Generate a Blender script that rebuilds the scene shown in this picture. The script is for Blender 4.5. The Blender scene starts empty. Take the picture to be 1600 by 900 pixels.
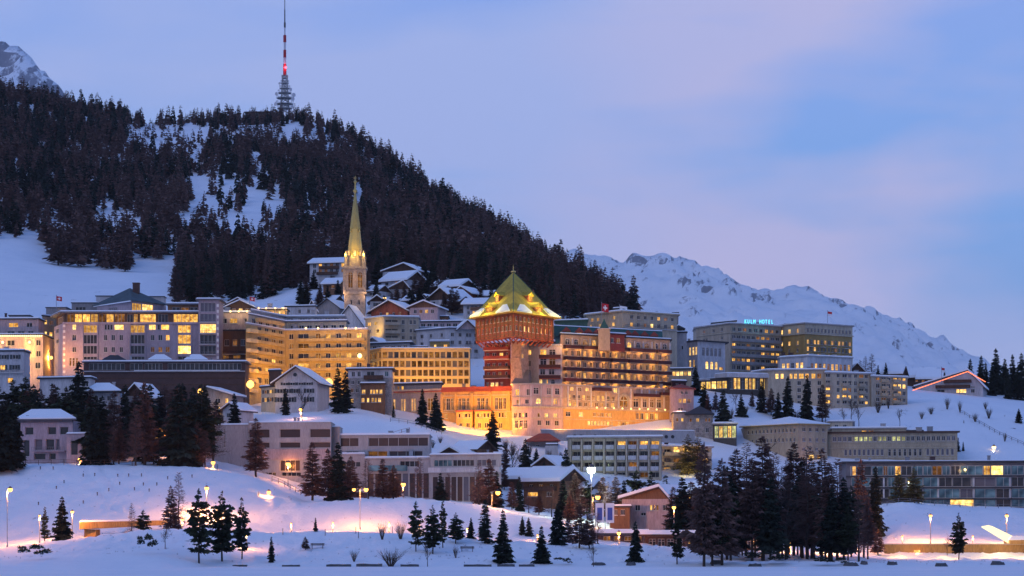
import bpy, math, random
import numpy as np
from math import sin, cos, pi, radians, sqrt, atan2
rnd = random.Random(7)
S = bpy.context.scene
COL = S.collection
F, HY, CH = 4000.0, 832.0, 6.0          # focal length and horizon of a 1600 px wide frame, camera height

# ---------------------------------------------------------------- camera, sky, sun, exposure
cd = bpy.data.cameras.new('camera'); cam = bpy.data.objects.new('camera', cd); COL.objects.link(cam)
cam.location = (0, 0, CH); cam.rotation_euler = (pi/2, 0, 0)
cd.sensor_width = 36; cd.lens = F/1600*36; cd.shift_y = (HY-450)/1600
cd.clip_start = 1; cd.clip_end = 40000
S.camera = cam
S.view_settings.view_transform = 'Standard'; S.view_settings.look = 'None'
S.view_settings.exposure = .15; S.view_settings.gamma = 1
S.render.engine = 'CYCLES'
S.cycles.use_denoising = True
S.cycles.max_bounces = 4; S.cycles.diffuse_bounces = 2; S.cycles.glossy_bounces = 2
S.cycles.sample_clamp_indirect = 3; S.cycles.transparent_max_bounces = 4
S.cycles.use_light_tree = True

W = bpy.data.worlds.new('World'); S.world = W; W.use_nodes = True
def nodes_of(nt):
    nt.nodes.clear()
    def N(t, **k):
        n = nt.nodes.new(t)
        for a, v in k.items():
            if a.startswith('i_'):
                key = a[2:]; key = int(key) if key.isdigit() else key.replace('_', ' ')
                n.inputs[key].default_value = v
            else: setattr(n, a, v)
        return n
    return N, nt.links.new
def ramp(n, stops):
    e = n.color_ramp.elements
    while len(e) < len(stops): e.new(0.5)
    for x, (p, c) in zip(e, stops):
        x.position = p; x.color = (*c, 1) if len(c) == 3 else c
    return n
N, LK = nodes_of(W.node_tree)
tc = N('ShaderNodeTexCoord')
sep = N('ShaderNodeSeparateXYZ'); LK(tc.outputs['Generated'], sep.inputs[0])
grad = ramp(N('ShaderNodeValToRGB'), [(0.0, (.30, .38, .62)), (.06, (.22, .35, .66)), (.13, (.19, .37, .77)), (.22, (.24, .36, .78)), (.42, (.11, .24, .62)), (1, (.05, .15, .48))])
LK(sep.outputs['Z'], grad.inputs[0])
mp = N('ShaderNodeMapping'); mp.inputs['Scale'].default_value = (1.0, 1.0, 2.0); mp.inputs['Rotation'].default_value = (0, radians(24), 0)
mp.inputs['Location'].default_value = (1.17, -1.99, .09)
LK(tc.outputs['Generated'], mp.inputs[0])
cl = N('ShaderNodeTexNoise', i_Scale=5.5, i_Detail=4.0, i_Roughness=.42, i_Distortion=.35); LK(mp.outputs[0], cl.inputs['Vector'])
mp2 = N('ShaderNodeMapping'); mp2.inputs['Scale'].default_value = (1.0, 1.0, 6.0); mp2.inputs['Rotation'].default_value = (0, radians(-9), 0); LK(tc.outputs['Generated'], mp2.inputs[0])
st2 = N('ShaderNodeTexNoise', i_Scale=7.0, i_Detail=5.0, i_Roughness=.55, i_Distortion=.4); LK(mp2.outputs[0], st2.inputs['Vector'])
stm = N('ShaderNodeMath', operation='MULTIPLY_ADD'); LK(st2.outputs['Fac'], stm.inputs[0]); stm.inputs[1].default_value = .34; stm.inputs[2].default_value = -.185
sta = N('ShaderNodeMath', operation='ADD'); LK(stm.outputs[0], sta.inputs[0]); LK(cl.outputs['Fac'], sta.inputs[1])
clr = ramp(N('ShaderNodeValToRGB'), [(.40, (0, 0, 0)), (.60, (1, 1, 1))]); LK(sta.outputs[0], clr.inputs[0])
cl2 = N('ShaderNodeTexNoise', i_Scale=2.6, i_Detail=3.0, i_Roughness=.45); LK(mp.outputs[0], cl2.inputs['Vector'])
ccol = ramp(N('ShaderNodeValToRGB'), [(.38, (.33, .42, .76)), (.66, (.54, .465, .68))]); LK(cl2.outputs['Fac'], ccol.inputs[0])
mx = N('ShaderNodeMix', data_type='RGBA'); fade = ramp(N('ShaderNodeValToRGB'), [(.03, (.45, .45, .45)), (.10, (1, 1, 1)), (.20, (1, 1, 1)), (.45, (.25, .25, .25))]); LK(sep.outputs['Z'], fade.inputs[0])
mf = N('ShaderNodeMath', operation='MULTIPLY'); LK(clr.outputs[0], mf.inputs[0]); LK(fade.outputs[0], mf.inputs[1])
LK(mf.outputs[0], mx.inputs[0]); LK(grad.outputs[0], mx.inputs[6]); LK(ccol.outputs[0], mx.inputs[7])
sky = N('ShaderNodeTexSky', sky_type='NISHITA'); sky.sun_disc = False; sky.sun_elevation = radians(-2); sky.sun_rotation = radians(240)
bg1 = N('ShaderNodeBackground'); LK(mx.outputs[2], bg1.inputs[0]); bg1.inputs[1].default_value = 1.0
bg2 = N('ShaderNodeBackground'); LK(sky.outputs[0], bg2.inputs[0]); bg2.inputs[1].default_value = .05
add = N('ShaderNodeAddShader'); LK(bg1.outputs[0], add.inputs[0]); LK(bg2.outputs[0], add.inputs[1])
out = N('ShaderNodeOutputWorld'); LK(add.outputs[0], out.inputs[0])

sl = bpy.data.lights.new('sun', 'SUN'); so = bpy.data.objects.new('sun', sl); COL.objects.link(so)
sl.energy = .3; sl.angle = radians(35); sl.color = (1, .86, .84)
so.rotation_euler = (radians(55), 0, radians(-38))

# ---------------------------------------------------------------- materials
M = {}
def principled(name):
    m = bpy.data.materials.new(name); m.use_nodes = True
    N, L = nodes_of(m.node_tree)
    p = N('ShaderNodeBsdfPrincipled'); o = N('ShaderNodeOutputMaterial'); L(p.outputs[0], o.inputs[0])
    return m, N, L, p
def mat(name, col, rough=.8, var=.18, scale=.35, fine=6.0, metal=0.0, bump=0.0, streak=False):
    m, N, L, p = principled(name)
    p.inputs['Roughness'].default_value = rough; p.inputs['Metallic'].default_value = metal
    t = N('ShaderNodeTexCoord')
    src = t.outputs['Object']
    if streak:
        mpn = N('ShaderNodeMapping'); mpn.inputs['Scale'].default_value = (1, 1, .15); L(src, mpn.inputs[0]); src = mpn.outputs[0]
    a = N('ShaderNodeTexNoise', i_Scale=scale, i_Detail=4.0, i_Roughness=.6); L(src, a.inputs['Vector'])
    b = N('ShaderNodeTexNoise', i_Scale=fine, i_Detail=2.0); L(src, b.inputs['Vector'])
    ad = N('ShaderNodeMath', operation='ADD'); L(a.outputs['Fac'], ad.inputs[0]); L(b.outputs['Fac'], ad.inputs[1])
    lo = tuple(c*(1-var*1.6) for c in col); hi = tuple(min(.9, c*(1+var*1.4)) for c in col)
    r = ramp(N('ShaderNodeValToRGB'), [(.3, lo), (.72, hi)])
    h = N('ShaderNodeMath', operation='MULTIPLY'); L(ad.outputs[0], h.inputs[0]); h.inputs[1].default_value = .5
    L(h.outputs[0], r.inputs[0]); L(r.outputs[0], p.inputs['Base Color'])
    if bump:
        bn = N('ShaderNodeBump', i_Strength=bump, i_Distance=.3); L(a.outputs['Fac'], bn.inputs['Height']); L(bn.outputs[0], p.inputs['Normal'])
    M[name] = m; return m
def foliage(name, c1, c2, rough=.85):
    m, N, L, p = principled(name)
    p.inputs['Roughness'].default_value = rough
    p.inputs['Specular IOR Level'].default_value = .2
    oi = N('ShaderNodeObjectInfo'); t = N('ShaderNodeTexCoord')
    no = N('ShaderNodeTexNoise', i_Scale=.9, i_Detail=3.0); L(t.outputs['Object'], no.inputs['Vector'])
    ge = N('ShaderNodeNewGeometry')
    ad = N('ShaderNodeMath', operation='ADD'); L(no.outputs['Fac'], ad.inputs[0])
    sc = N('ShaderNodeMath', operation='MULTIPLY_ADD'); L(ge.outputs['Random Per Island'], sc.inputs[0]); sc.inputs[1].default_value = .3; sc.inputs[2].default_value = -.15
    L(sc.outputs[0], ad.inputs[1])
    a2 = N('ShaderNodeMath', operation='MULTIPLY_ADD'); L(oi.outputs['Random'], a2.inputs[0]); a2.inputs[1].default_value = .4; L(ad.outputs[0], a2.inputs[2])
    r = ramp(N('ShaderNodeValToRGB'), [(.3, c1), (1.0, c2)]); L(a2.outputs[0], r.inputs[0]); L(r.outputs[0], p.inputs['Base Color'])
    M[name] = m; return m
def emit(name, col, st, vary=0.0, col2=None, scale=.9):
    m = bpy.data.materials.new(name); m.use_nodes = True
    N, L = nodes_of(m.node_tree)
    e = N('ShaderNodeEmission'); o = N('ShaderNodeOutputMaterial'); L(e.outputs[0], o.inputs[0])
    e.inputs[0].default_value = (*col, 1); e.inputs[1].default_value = st
    if vary:
        oi = N('ShaderNodeObjectInfo'); t = N('ShaderNodeTexCoord')
        vm = N('ShaderNodeVectorMath', operation='ADD'); L(t.outputs['Object'], vm.inputs[0])
        cx = N('ShaderNodeCombineXYZ'); ml = N('ShaderNodeMath', operation='MULTIPLY'); L(oi.outputs['Random'], ml.inputs[0]); ml.inputs[1].default_value = 90
        L(ml.outputs[0], cx.inputs[0]); L(ml.outputs[0], cx.inputs[2]); L(cx.outputs[0], vm.inputs[1])
        no = N('ShaderNodeTexNoise', i_Scale=scale, i_Detail=3.0, i_Roughness=.6); L(vm.outputs[0], no.inputs['Vector'])
        r = ramp(N('ShaderNodeValToRGB'), [(.35, col2 or col), (.65, col)]); L(no.outputs['Fac'], r.inputs[0]); L(r.outputs[0], e.inputs[0])
        a = N('ShaderNodeMath', operation='MULTIPLY_ADD'); L(oi.outputs['Random'], a.inputs[0]); a.inputs[1].default_value = vary; a.inputs[2].default_value = 1-vary/2
        b = N('ShaderNodeMath', operation='MULTIPLY'); L(a.outputs[0], b.inputs[0])
        c = N('ShaderNodeMapRange'); L(no.outputs['Fac'], c.inputs[0]); c.inputs[1].default_value = .3; c.inputs[2].default_value = .7; c.inputs[3].default_value = .35*st; c.inputs[4].default_value = 1.25*st
        L(c.outputs[0], b.inputs[1]); L(b.outputs[0], e.inputs[1])
    M[name] = m; return m

mat('pink', (0.43, 0.327, 0.327), var=.26, streak=True, scale=.5); mat('lilac', (0.387, 0.31, 0.344), var=.26, streak=True, scale=.5); mat('cream', (0.43, 0.37, 0.275), var=.26, streak=True, scale=.5); mat('white', (0.482, 0.473, 0.49), var=.26, streak=True, scale=.5)
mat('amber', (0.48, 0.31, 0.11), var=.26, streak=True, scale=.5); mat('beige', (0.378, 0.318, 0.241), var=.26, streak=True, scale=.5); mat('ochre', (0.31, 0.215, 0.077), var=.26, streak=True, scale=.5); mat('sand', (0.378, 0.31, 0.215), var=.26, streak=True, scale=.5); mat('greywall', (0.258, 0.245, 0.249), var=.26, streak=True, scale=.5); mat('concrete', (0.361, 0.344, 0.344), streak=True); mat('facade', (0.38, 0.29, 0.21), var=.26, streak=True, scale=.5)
mat('stone', (0.38, 0.29, 0.22), var=.4, scale=1.2, bump=.5); mat('rubble', (0.31, 0.284, 0.267), var=.45, scale=.9, bump=.6)
mat('timber', (0.3, 0.075, 0.035), var=.4, streak=True, scale=1.0); mat('timberdark', (0.075, 0.035, 0.02), var=.4, streak=True, scale=1.0); mat('timberbrown', (0.16, 0.075, 0.035), var=.4, streak=True)
mat('maroon', (0.05, 0.011, 0.012), var=.3); mat('redwall', (.22, .04, .028), var=.3); mat('redroof', (0.26, 0.05, 0.035), var=.35)
mat('roofdark', (0.035, 0.035, 0.042), var=.3); mat('roofgrey', (0.13, 0.13, 0.15), var=.3); mat('roofgreen', (0.03, 0.1, 0.085), var=.35); mat('rooftile', (0.055, 0.085, 0.095), var=.4, fine=3)
mat('copper', (.40, .31, .035), var=.35, scale=.5, streak=True); mat('spirelead', (0.34, 0.29, 0.11), var=.3, streak=True)
mat('frame', (0.5, 0.48, 0.46), var=.1); mat('framedark', (0.06, 0.055, 0.05), var=.2); mat('shutter', (0.05, 0.06, 0.065), var=.2); mat('framered', (0.3, 0.07, 0.04), var=.2)
mat('metal', (0.3, 0.31, 0.33), rough=.45, metal=.6, var=.15); mat('metaldark', (0.08, 0.085, 0.1), rough=.5, metal=.4); mat('mastred', (0.42, 0.02, 0.03)); mat('mastwhite', (0.65, 0.65, 0.68))
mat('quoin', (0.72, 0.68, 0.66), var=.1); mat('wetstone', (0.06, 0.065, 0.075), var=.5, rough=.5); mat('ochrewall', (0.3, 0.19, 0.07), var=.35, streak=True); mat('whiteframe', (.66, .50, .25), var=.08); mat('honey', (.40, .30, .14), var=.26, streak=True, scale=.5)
mat('bannerwhite', (0.75, 0.75, 0.78), var=.05); mat('bannerblue', (0.06, 0.1, 0.35), var=.1); mat('flagred', (0.5, 0.02, 0.03), var=.1)
mat('bark', (0.045, 0.032, 0.026), var=.4, scale=3); mat('gold', (0.55, 0.42, 0.14), rough=.4, metal=.5); mat('shotcurtain', (0.13, 0.125, 0.15)); mat('brownglass', (0.035, 0.02, 0.02), rough=.35)
mat('clinker', (0.075, 0.04, 0.035), var=.35); mat('railing', (0.2, 0.2, 0.22), var=.2)
m, N, L, p = principled('glassdark'); p.inputs['Base Color'].default_value = (.012, .015, .022, 1); p.inputs['Roughness'].default_value = .12; p.inputs['Specular IOR Level'].default_value = .45
no = N('ShaderNodeTexNoise', i_Scale=.4); tcn = N('ShaderNodeTexCoord'); L(tcn.outputs['Object'], no.inputs['Vector'])
rr = ramp(N('ShaderNodeValToRGB'), [(.35, (.008, .009, .014)), (.7, (.05, .045, .045))]); L(no.outputs['Fac'], rr.inputs[0]); L(rr.outputs[0], p.inputs['Base Color']); M['glassdark'] = m
m, N, L, p = principled('glassteal'); p.inputs['Roughness'].default_value = .08; p.inputs['Base Color'].default_value = (.03, .085, .10, 1); p.inputs['Metallic'].default_value = .35
no = N('ShaderNodeTexNoise', i_Scale=.25); tcn = N('ShaderNodeTexCoord'); L(tcn.outputs['Object'], no.inputs['Vector'])
rr = ramp(N('ShaderNodeValToRGB'), [(.4, (.03, .07, .09)), (.62, (.20, .34, .36))]); L(no.outputs['Fac'], rr.inputs[0]); L(rr.outputs[0], p.inputs['Base Color']); M['glassteal'] = m
emit('lit', (1, .58, .13), 1.35, 1.0, (.75, .28, .04)); emit('bright', (1, .70, .24), 2.0, .6, (1, .46, .08)); emit('dim', (.80, .34, .07), .38, 1.0, (.30, .10, .03))
emit('hall', (1, .66, .14), 1.2, .3, (.8, .36, .05)); emit('greenish', (.80, .82, .34), .9, .9, (.4, .38, .10))
emit('sodium', (1, .44, .09), 4.2); emit('sodiumsoft', (1, .50, .11), 3.5); emit('mercury', (.85, 1, .82), 30); emit('warmlamp', (1, .62, .22), 4); emit('neon', (.10, .72, 1), 2.2); emit('beacon', (1, .04, .07), 9); emit('string', (1, .68, .25), 7); emit('canopyglow', (1, .80, .42), 1.7); emit('redstring', (1, .22, .10), 2.2)

def snow_mat(name, tufts=False, rocks=False):
    m, N, L, p = principled(name)
    p.inputs['Roughness'].default_value = .7; p.inputs['Specular IOR Level'].default_value = .25
    t = N('ShaderNodeTexCoord'); src = t.outputs['Object']
    a = N('ShaderNodeTexNoise', i_Scale=.05 if not rocks else .004, i_Detail=6.0, i_Roughness=.6); L(src, a.inputs['Vector'])
    b = N('ShaderNodeTexNoise', i_Scale=.6 if not rocks else .02, i_Detail=5.0, i_Roughness=.65); L(src, b.inputs['Vector'])
    r = ramp(N('ShaderNodeValToRGB'), [(.3, (.78, .83, .88)), (.7, (.87, .90, .93))]); L(a.outputs['Fac'], r.inputs[0])
    colour = r.outputs[0]
    if tufts or rocks:
        ge = N('ShaderNodeNewGeometry'); sp = N('ShaderNodeSeparateXYZ'); L(ge.outputs['True Normal'], sp.inputs[0])
        c = N('ShaderNodeTexNoise', i_Scale=.11 if tufts else .016, i_Detail=9.0, i_Roughness=.74)
        mpn = N('ShaderNodeMapping'); mpn.inputs['Scale'].default_value = (1, 1, 2.5) if tufts else (1, .4, .8)
        L(src, mpn.inputs[0]); L(mpn.outputs[0], c.inputs['Vector'])
        if rocks:
            # bare rock where the face is steep and the snow has slid off
            st = N('ShaderNodeMath', operation='MULTIPLY_ADD'); L(sp.outputs['Z'], st.inputs[0]); st.inputs[1].default_value = -.62; hz = N('ShaderNodeSeparateXYZ'); L(src, hz.inputs[0]); mr = N('ShaderNodeMapRange'); L(hz.outputs['Z'], mr.inputs[0]); mr.inputs[1].default_value = 380; mr.inputs[2].default_value = 760; mr.inputs[3].default_value = -.10; mr.inputs[4].default_value = .06
            hs_ = N('ShaderNodeMath', operation='ADD'); L(c.outputs['Fac'], hs_.inputs[0]); L(mr.outputs[0], hs_.inputs[1]); L(hs_.outputs[0], st.inputs[2])
            k = ramp(N('ShaderNodeValToRGB'), [(.125, (0, 0, 0)), (.20, (1, 1, 1))]); L(st.outputs[0], k.inputs[0])
        else:
            k = ramp(N('ShaderNodeValToRGB'), [(.655, (0, 0, 0)), (.70, (1, 1, 1))]); L(c.outputs['Fac'], k.inputs[0])
        mx = N('ShaderNodeMix', data_type='RGBA'); L(k.outputs[0], mx.inputs[0]); L(colour, mx.inputs[6]); mx.inputs[7].default_value = (.24, .25, .29, 1) if rocks else (.10, .085, .07, 1)
        colour = mx.outputs[2]
    L(colour, p.inputs['Base Color'])
    bn = N('ShaderNodeBump', i_Strength=.55, i_Distance=.35 if not rocks else 6.0); L(b.outputs['Fac'], bn.inputs['Height'])
    bn2 = N('ShaderNodeBump', i_Strength=.5, i_Distance=1.6 if not rocks else 14.0); L(a.outputs['Fac'], bn2.inputs['Height']); L(bn2.outputs[0], bn.inputs['Normal'])
    if tufts:      # footprints and crusted hollows
        vo = N('ShaderNodeTexVoronoi', i_Scale=.85); L(src, vo.inputs['Vector'])
        vr = ramp(N('ShaderNodeValToRGB'), [(.0, (0, 0, 0)), (.38, (1, 1, 1))]); L(vo.outputs['Distance'], vr.inputs[0])
        bn3 = N('ShaderNodeBump', i_Strength=.4, i_Distance=.22); L(vr.outputs[0], bn3.inputs['Height']); L(bn.outputs[0], bn3.inputs['Normal']); bn = bn3
    L(bn.outputs[0], p.inputs['Normal'])
    M[name] = m
snow_mat('snow'); snow_mat('snowground', tufts=True); snow_mat('snowrock', rocks=True)
foliage('spruce', (.007, .012, .010), (.034, .046, .032)); foliage('larch', (.055, .032, .030), (.17, .100, .085)); foliage('pine', (.012, .019, .012), (.055, .068, .035))
foliage('twig', (.030, .024, .022), (.10, .075, .062)); foliage('dryshrub', (.035, .025, .02), (.12, .085, .06)); foliage('olive', (.06, .055, .02), (.16, .13, .05))

# ---------------------------------------------------------------- mesh helper and object helpers
class MB:
    def __init__(s): s.v = []; s.f = []; s.m = []
    def poly(s, pts, m=0):
        i = len(s.v); s.v.extend(tuple(p) for p in pts); s.f.append(tuple(range(i, i+len(pts)))); s.m.append(m)
    def hexa(s, b, t, m=0):           # bottom ring b (4 points, ccw from above), top ring t
        i = len(s.v); n = len(b); s.v.extend(tuple(p) for p in b); s.v.extend(tuple(p) for p in t)
        s.f.append(tuple(range(i+n-1, i-1, -1))); s.m.append(m)
        s.f.append(tuple(range(i+n, i+2*n))); s.m.append(m)
        for k in range(n):
            a, c = i+k, i+(k+1) % n
            s.f.append((a, c, c+n, a+n)); s.m.append(m)
    def box(s, x0, x1, y0, y1, z0, z1, m=0):
        s.hexa([(x0, y0, z0), (x1, y0, z0), (x1, y1, z0), (x0, y1, z0)], [(x0, y0, z1), (x1, y0, z1), (x1, y1, z1), (x0, y1, z1)], m)
    def prism(s, ring, z0, z1, m=0):
        s.hexa([(x, y, z0) for x, y in ring], [(x, y, z1) for x, y in ring], m)
    def lathe(s, prof, n=8, c=(0, 0), m=0, ph=0):   # prof [(r,z)...] bottom to top
        i = len(s.v)
        for r, z in prof:
            for k in range(n):
                a = 2*pi*k/n+ph; s.v.append((c[0]+r*cos(a), c[1]+r*sin(a), z))
        for j in range(len(prof)-1):
            for k in range(n):
                a = i+j*n+k; b = i+j*n+(k+1) % n
                s.f.append((a, b, b+n, a+n)); s.m.append(m)
        s.f.append(tuple(i+k for k in range(n-1, -1, -1))); s.m.append(m)
        s.f.append(tuple(i+(len(prof)-1)*n+k for k in range(n))); s.m.append(m)
    def bar(s, a, b, r0, r1=None, n=4, m=0):
        r1 = r0 if r1 is None else r1
        a = np.array(a, float); b = np.array(b, float); d = b-a; l = np.linalg.norm(d)
        if l < 1e-6: return
        d /= l; u = np.cross(d, (0, 0, 1.0) if abs(d[2]) < .9 else (1.0, 0, 0)); u /= np.linalg.norm(u); w = np.cross(d, u)
        i = len(s.v)
        for p, r in ((a, r0), (b, r1)):
            for k in range(n):
                t = 2*pi*k/n+pi/4; q = p+u*cos(t)*r+w*sin(t)*r; s.v.append(tuple(q))
        for k in range(n):
            s.f.append((i+k, i+(k+1) % n, i+n+(k+1) % n, i+n+k)); s.m.append(m)
        s.f.append(tuple(i+k for k in range(n-1, -1, -1))); s.m.append(m); s.f.append(tuple(i+n+k for k in range(n))); s.m.append(m)
    def mesh(s, name, mats, smooth=False):
        me = bpy.data.meshes.new(name); me.from_pydata(s.v, [], s.f)
        for x in mats: me.materials.append(M[x])
        if len(mats) > 1: me.polygons.foreach_set('material_index', s.m)
        if smooth: me.polygons.foreach_set('use_smooth', [True]*len(s.f))
        me.update(); return me
    def build(s, name, mats, parent=None, loc=None, smooth=False):
        if isinstance(mats, str): mats = [mats]
        return put(name, s.mesh(name, mats, smooth), parent, loc)
def put(name, me, parent=None, loc=None, rz=0.0, scale=None):
    o = bpy.data.objects.new(name, me); COL.objects.link(o)
    if parent is not None: o.parent = parent
    if loc is not None: o.location = loc
    if rz: o.rotation_euler = (0, 0, rz)
    if scale is not None: o.scale = scale
    return o
def tag(o, label, cat, group=None):
    o['label'] = label; o['category'] = cat
    if group: o['group'] = group
    return o
def thing(name, label, cat, loc, group=None):
    return tag(put(name, None, None, loc), label, cat, group)
def X(px, d): return (px-800)/F*d
def Z(row, d): return CH+(HY-row)/F*d
def lamp_light(parent, loc, power, col, size=.25, name='light'):
    l = bpy.data.lights.new(name, 'POINT'); l.energy = power; l.color = col; l.shadow_soft_size = size
    o = bpy.data.objects.new(name, l); COL.objects.link(o); o.parent = parent; o.location = loc; return o
SOD = (1, .34, .08); GOLD = (1, .52, .08); ORG = (1, .36, .04)

# ---------------------------------------------------------------- terrain: one height field out to the hill's far side
PC = [-300, 0, 120, 250, 320, 400, 480, 560, 650, 740, 860, 1000, 1150, 1300, 1400, 1500, 1600, 1900]
SD = [385, 392, 405, 425, 446] + [450]*13
def K(*r): return list(r)
TAB = []   # (depth per column, z per column)
def trow(d, rows=None, z=None):
    D = d if isinstance(d, list) else [d]*len(PC)
    TAB.append((D, [z]*len(PC) if rows is None else [Z(r, q) for r, q in zip(rows, D)]))
TAB.append(([200]*18, [-1.0]*18))
TAB.append(([s-3 for s in SD], [-.8]*18)); TAB.append((SD, [-.1]*18)); TAB.append(([s+3 for s in SD], [.55]*18))
trow(475, K(878, 872, 858, 846, 850, 866, 862, 858, 860, 864, 866, 870, 874, 876, 878, 878, 878, 878))
trow(500, K(862, 856, 840, 826, 820, 831, 830, 829, 834, 841, 848, 852, 862, 869, 876, 877, 877, 877))
trow(515, K(864, 860, 850, 842, 838, 842, 838, 836, 841, 848, 852, 853, 862, 867, 875, 876, 876, 876))
trow(535, K(850, 849, 845, 838, 836, 836, 834, 832, 836, 842, 846, 850, 858, 863, 874, 875, 875, 875))
trow(548, K(838, 838, 832, 824, 824, 826, 829, 829, 832, 838, 842, 848, 856, 861, 852, 852, 853, 853))
trow(572, K(795, 795, 790, 785, 785, 799, 787, 780, 778, 789, 812, 838, 850, 850, 815, 830, 836, 836))
trow(605, K(728, 728, 728, 729, 731, 746, 785, 785, 784, 790, 806, 815, 838, 828, 782, 794, 797, 797))
trow(640, K(722, 722, 722, 722, 725, 742, 760, 772, 775, 780, 795, 803, 822, 800, 784, 790, 792, 792))
trow(685, K(690, 690, 690, 690, 672, 660, 656, 656, 664, 712, 745, 755, 758, 735, 725, 727, 728, 728))
trow(725, K(655, 655, 650, 645, 645, 642, 638, 637, 662, 688, 688, 690, 712, 724, 724, 724, 726, 726))
trow(760, K(628, 626, 624, 624, 628, 632, 630, 628, 640, 650, 650, 650, 655, 672, 675, 675, 690, 690))
trow(805, K(600, 600, 600, 600, 604, 605, 605, 605, 605, 605, 602, 602, 611, 634, 634, 630, 650, 650))
trow(880, K(520, 520, 520, 520, 524, 520, 508, 502, 499, 505, 530, 560, 580, 584, 606, 615, 628, 630))
trow(960, K(465, 468, 468, 472, 470, 462, 446, 450, 458, 464, 486, 530, 566, 574, 592, 604, 615, 618))
trow(1150, K(380, 386, 412, 420, 424, 428, 432, 426, 420, 425, 445, 500, 562, 585, 600, 612, 622, 626))
CD = [1900, 1900, 1900, 1900, 1900, 1900, 1890, 1870, 1810, 1730, 1590, 1330, 1300, 1400, 1400, 1400, 1400, 1400]
trow(CD, K(128, 140, 172, 192, 186, 186, 186, 228, 284, 340, 422, 512, 568, 598, 612, 622, 632, 636))
TAB.append(([c+300 for c in CD], [z-45 for z in TAB[-1][1]]))
TAB.append(([3600]*18, [20]*18))
gpx = np.arange(-700, 2401, 5.0)
gd = np.concatenate([np.arange(260, 440, 12.0), np.arange(440, 700, 2.5), np.arange(700, 1000, 5.0), np.arange(1000, 2260, 12.0), np.linspace(2270, 3600, 14)])
def smooth1(a, axis, k):
    ker = np.exp(-.5*(np.arange(-3*k, 3*k+1)/k)**2); ker /= ker.sum()
    pad = [(0, 0), (0, 0)]; pad[axis] = (3*k, 3*k)
    b = np.pad(a, pad, mode='edge')
    return np.apply_along_axis(lambda v: np.convolve(v, ker, mode='valid'), axis, b)
cd_ = np.array([np.interp(gpx, PC, t[0]) for t in TAB]); cz_ = np.array([np.interp(gpx, PC, t[1]) for t in TAB])
cz_ = smooth1(cz_, 1, 4)
GZ = np.array([np.interp(gd, cd_[:, i], cz_[:, i]) for i in range(len(gpx))]).T      # [depth, px]
GZ = smooth1(GZ, 0, 1)
NT = {}
def vnoise(x, y, seed):
    r = NT.setdefault(seed, np.random.RandomState(seed).rand(256, 256)) if seed not in NT else NT[seed]
    xi = np.floor(x).astype(int); yi = np.floor(y).astype(int); fx = x-xi; fy = y-yi
    fx = fx*fx*(3-2*fx); fy = fy*fy*(3-2*fy)
    a = r[xi % 256, yi % 256]; b = r[(xi+1) % 256, yi % 256]; c = r[xi % 256, (yi+1) % 256]; d = r[(xi+1) % 256, (yi+1) % 256]
    return (a*(1-fx)+b*fx)*(1-fy)+(c*(1-fx)+d*fx)*fy-.5
def fbm(x, y, seed, o=5, g=.5):
    s = 0; a = 1.0
    for k in range(o): s = s+a*vnoise(x*2**k+17.3*k, y*2**k+5.1*k, seed+k); a *= g
    return s
GX = (gpx[None, :]-800)/F*gd[:, None]; GYY = np.repeat(gd[:, None], len(gpx), 1)
amp = np.clip((gd-460)/60, 0, 1)*.35+np.clip((gd-1150)/300, 0, 1)*9
GZ = GZ+fbm(GX/9+50, GYY/9, 3)*amp[:, None].clip(0, .5)+fbm(GX/2.1+50, GYY/2.6, 23, 4, .6)*np.clip((gd-450)/8, 0, 1)[:, None]*np.clip((700-gd)/100, 0, 1)[:, None]*.55+fbm(GX/90+50, GYY/90, 9, 4)*np.clip((gd-1150)/300, 0, 1)[:, None]*9
def carve(pts, w=.55, dep=.30):      # a trodden or skied trail pressed into the snow
    P = [(X(p, d), d) for p, d in pts]; D2 = np.full(GZ.shape, 1e9)
    for (ax, ay), (bx_, by_) in zip(P, P[1:]):
        L2 = (bx_-ax)**2+(by_-ay)**2; t = (((GX-ax)*(bx_-ax)+(GYY-ay)*(by_-ay))/L2).clip(0, 1)
        D2 = np.minimum(D2, (GX-ax-t*(bx_-ax))**2+(GYY-ay-t*(by_-ay))**2)
    GZ[:] = GZ-dep*np.exp(-D2/(w*w))+dep*.45*np.exp(-(np.sqrt(D2)-1.7*w)**2/(w*w*.5))
for c_ in ([(128, 607), (150, 590), (186, 562)], [(156, 607), (178, 585), (208, 560)], [(470, 578), (520, 560), (566, 540)], [(690, 574), (640, 556), (600, 540)], [(1430, 604), (1470, 580), (1500, 556)], [(0, 476), (130, 484), (250, 478), (330, 470), (480, 472), (640, 468), (860, 470), (1000, 466)], [(300, 505), (420, 490), (560, 482), (720, 486), (830, 478)], [(1180, 800), (1150, 775), (1120, 752)], [(1310, 790), (1420, 770), (1500, 790), (1600, 760)], [(1450, 820), (1520, 780), (1560, 740)], [(840, 690), (810, 670), (760, 650)], [(0, 1000), (110, 1060), (230, 1010)], [(40, 930), (150, 985), (260, 960)]): carve(c_)
def gz(x, d):
    px = 800+F*x/d
    i = min(max((px+700)/5, 0), len(gpx)-1.001); j = np.interp(d, gd, np.arange(len(gd))); j = min(j, len(gd)-1.001)
    i0, j0 = int(i), int(j); a, b = i-i0, j-j0
    return float((GZ[j0, i0]*(1-a)+GZ[j0, i0+1]*a)*(1-b)+(GZ[j0+1, i0]*(1-a)+GZ[j0+1, i0+1]*a)*b)
def hit(px, row, dmin=440, dmax=2300):
    """depth at which the line of sight through a point of the photograph meets the ground"""
    d = dmin
    while d < dmax:
        if gz(X(px, d), d) >= Z(row, d): return d
        d += 1.5 if d < 1000 else 6
    return dmax
nr, nc = GZ.shape
idx = np.arange(nr*nc).reshape(nr, nc)
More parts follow.
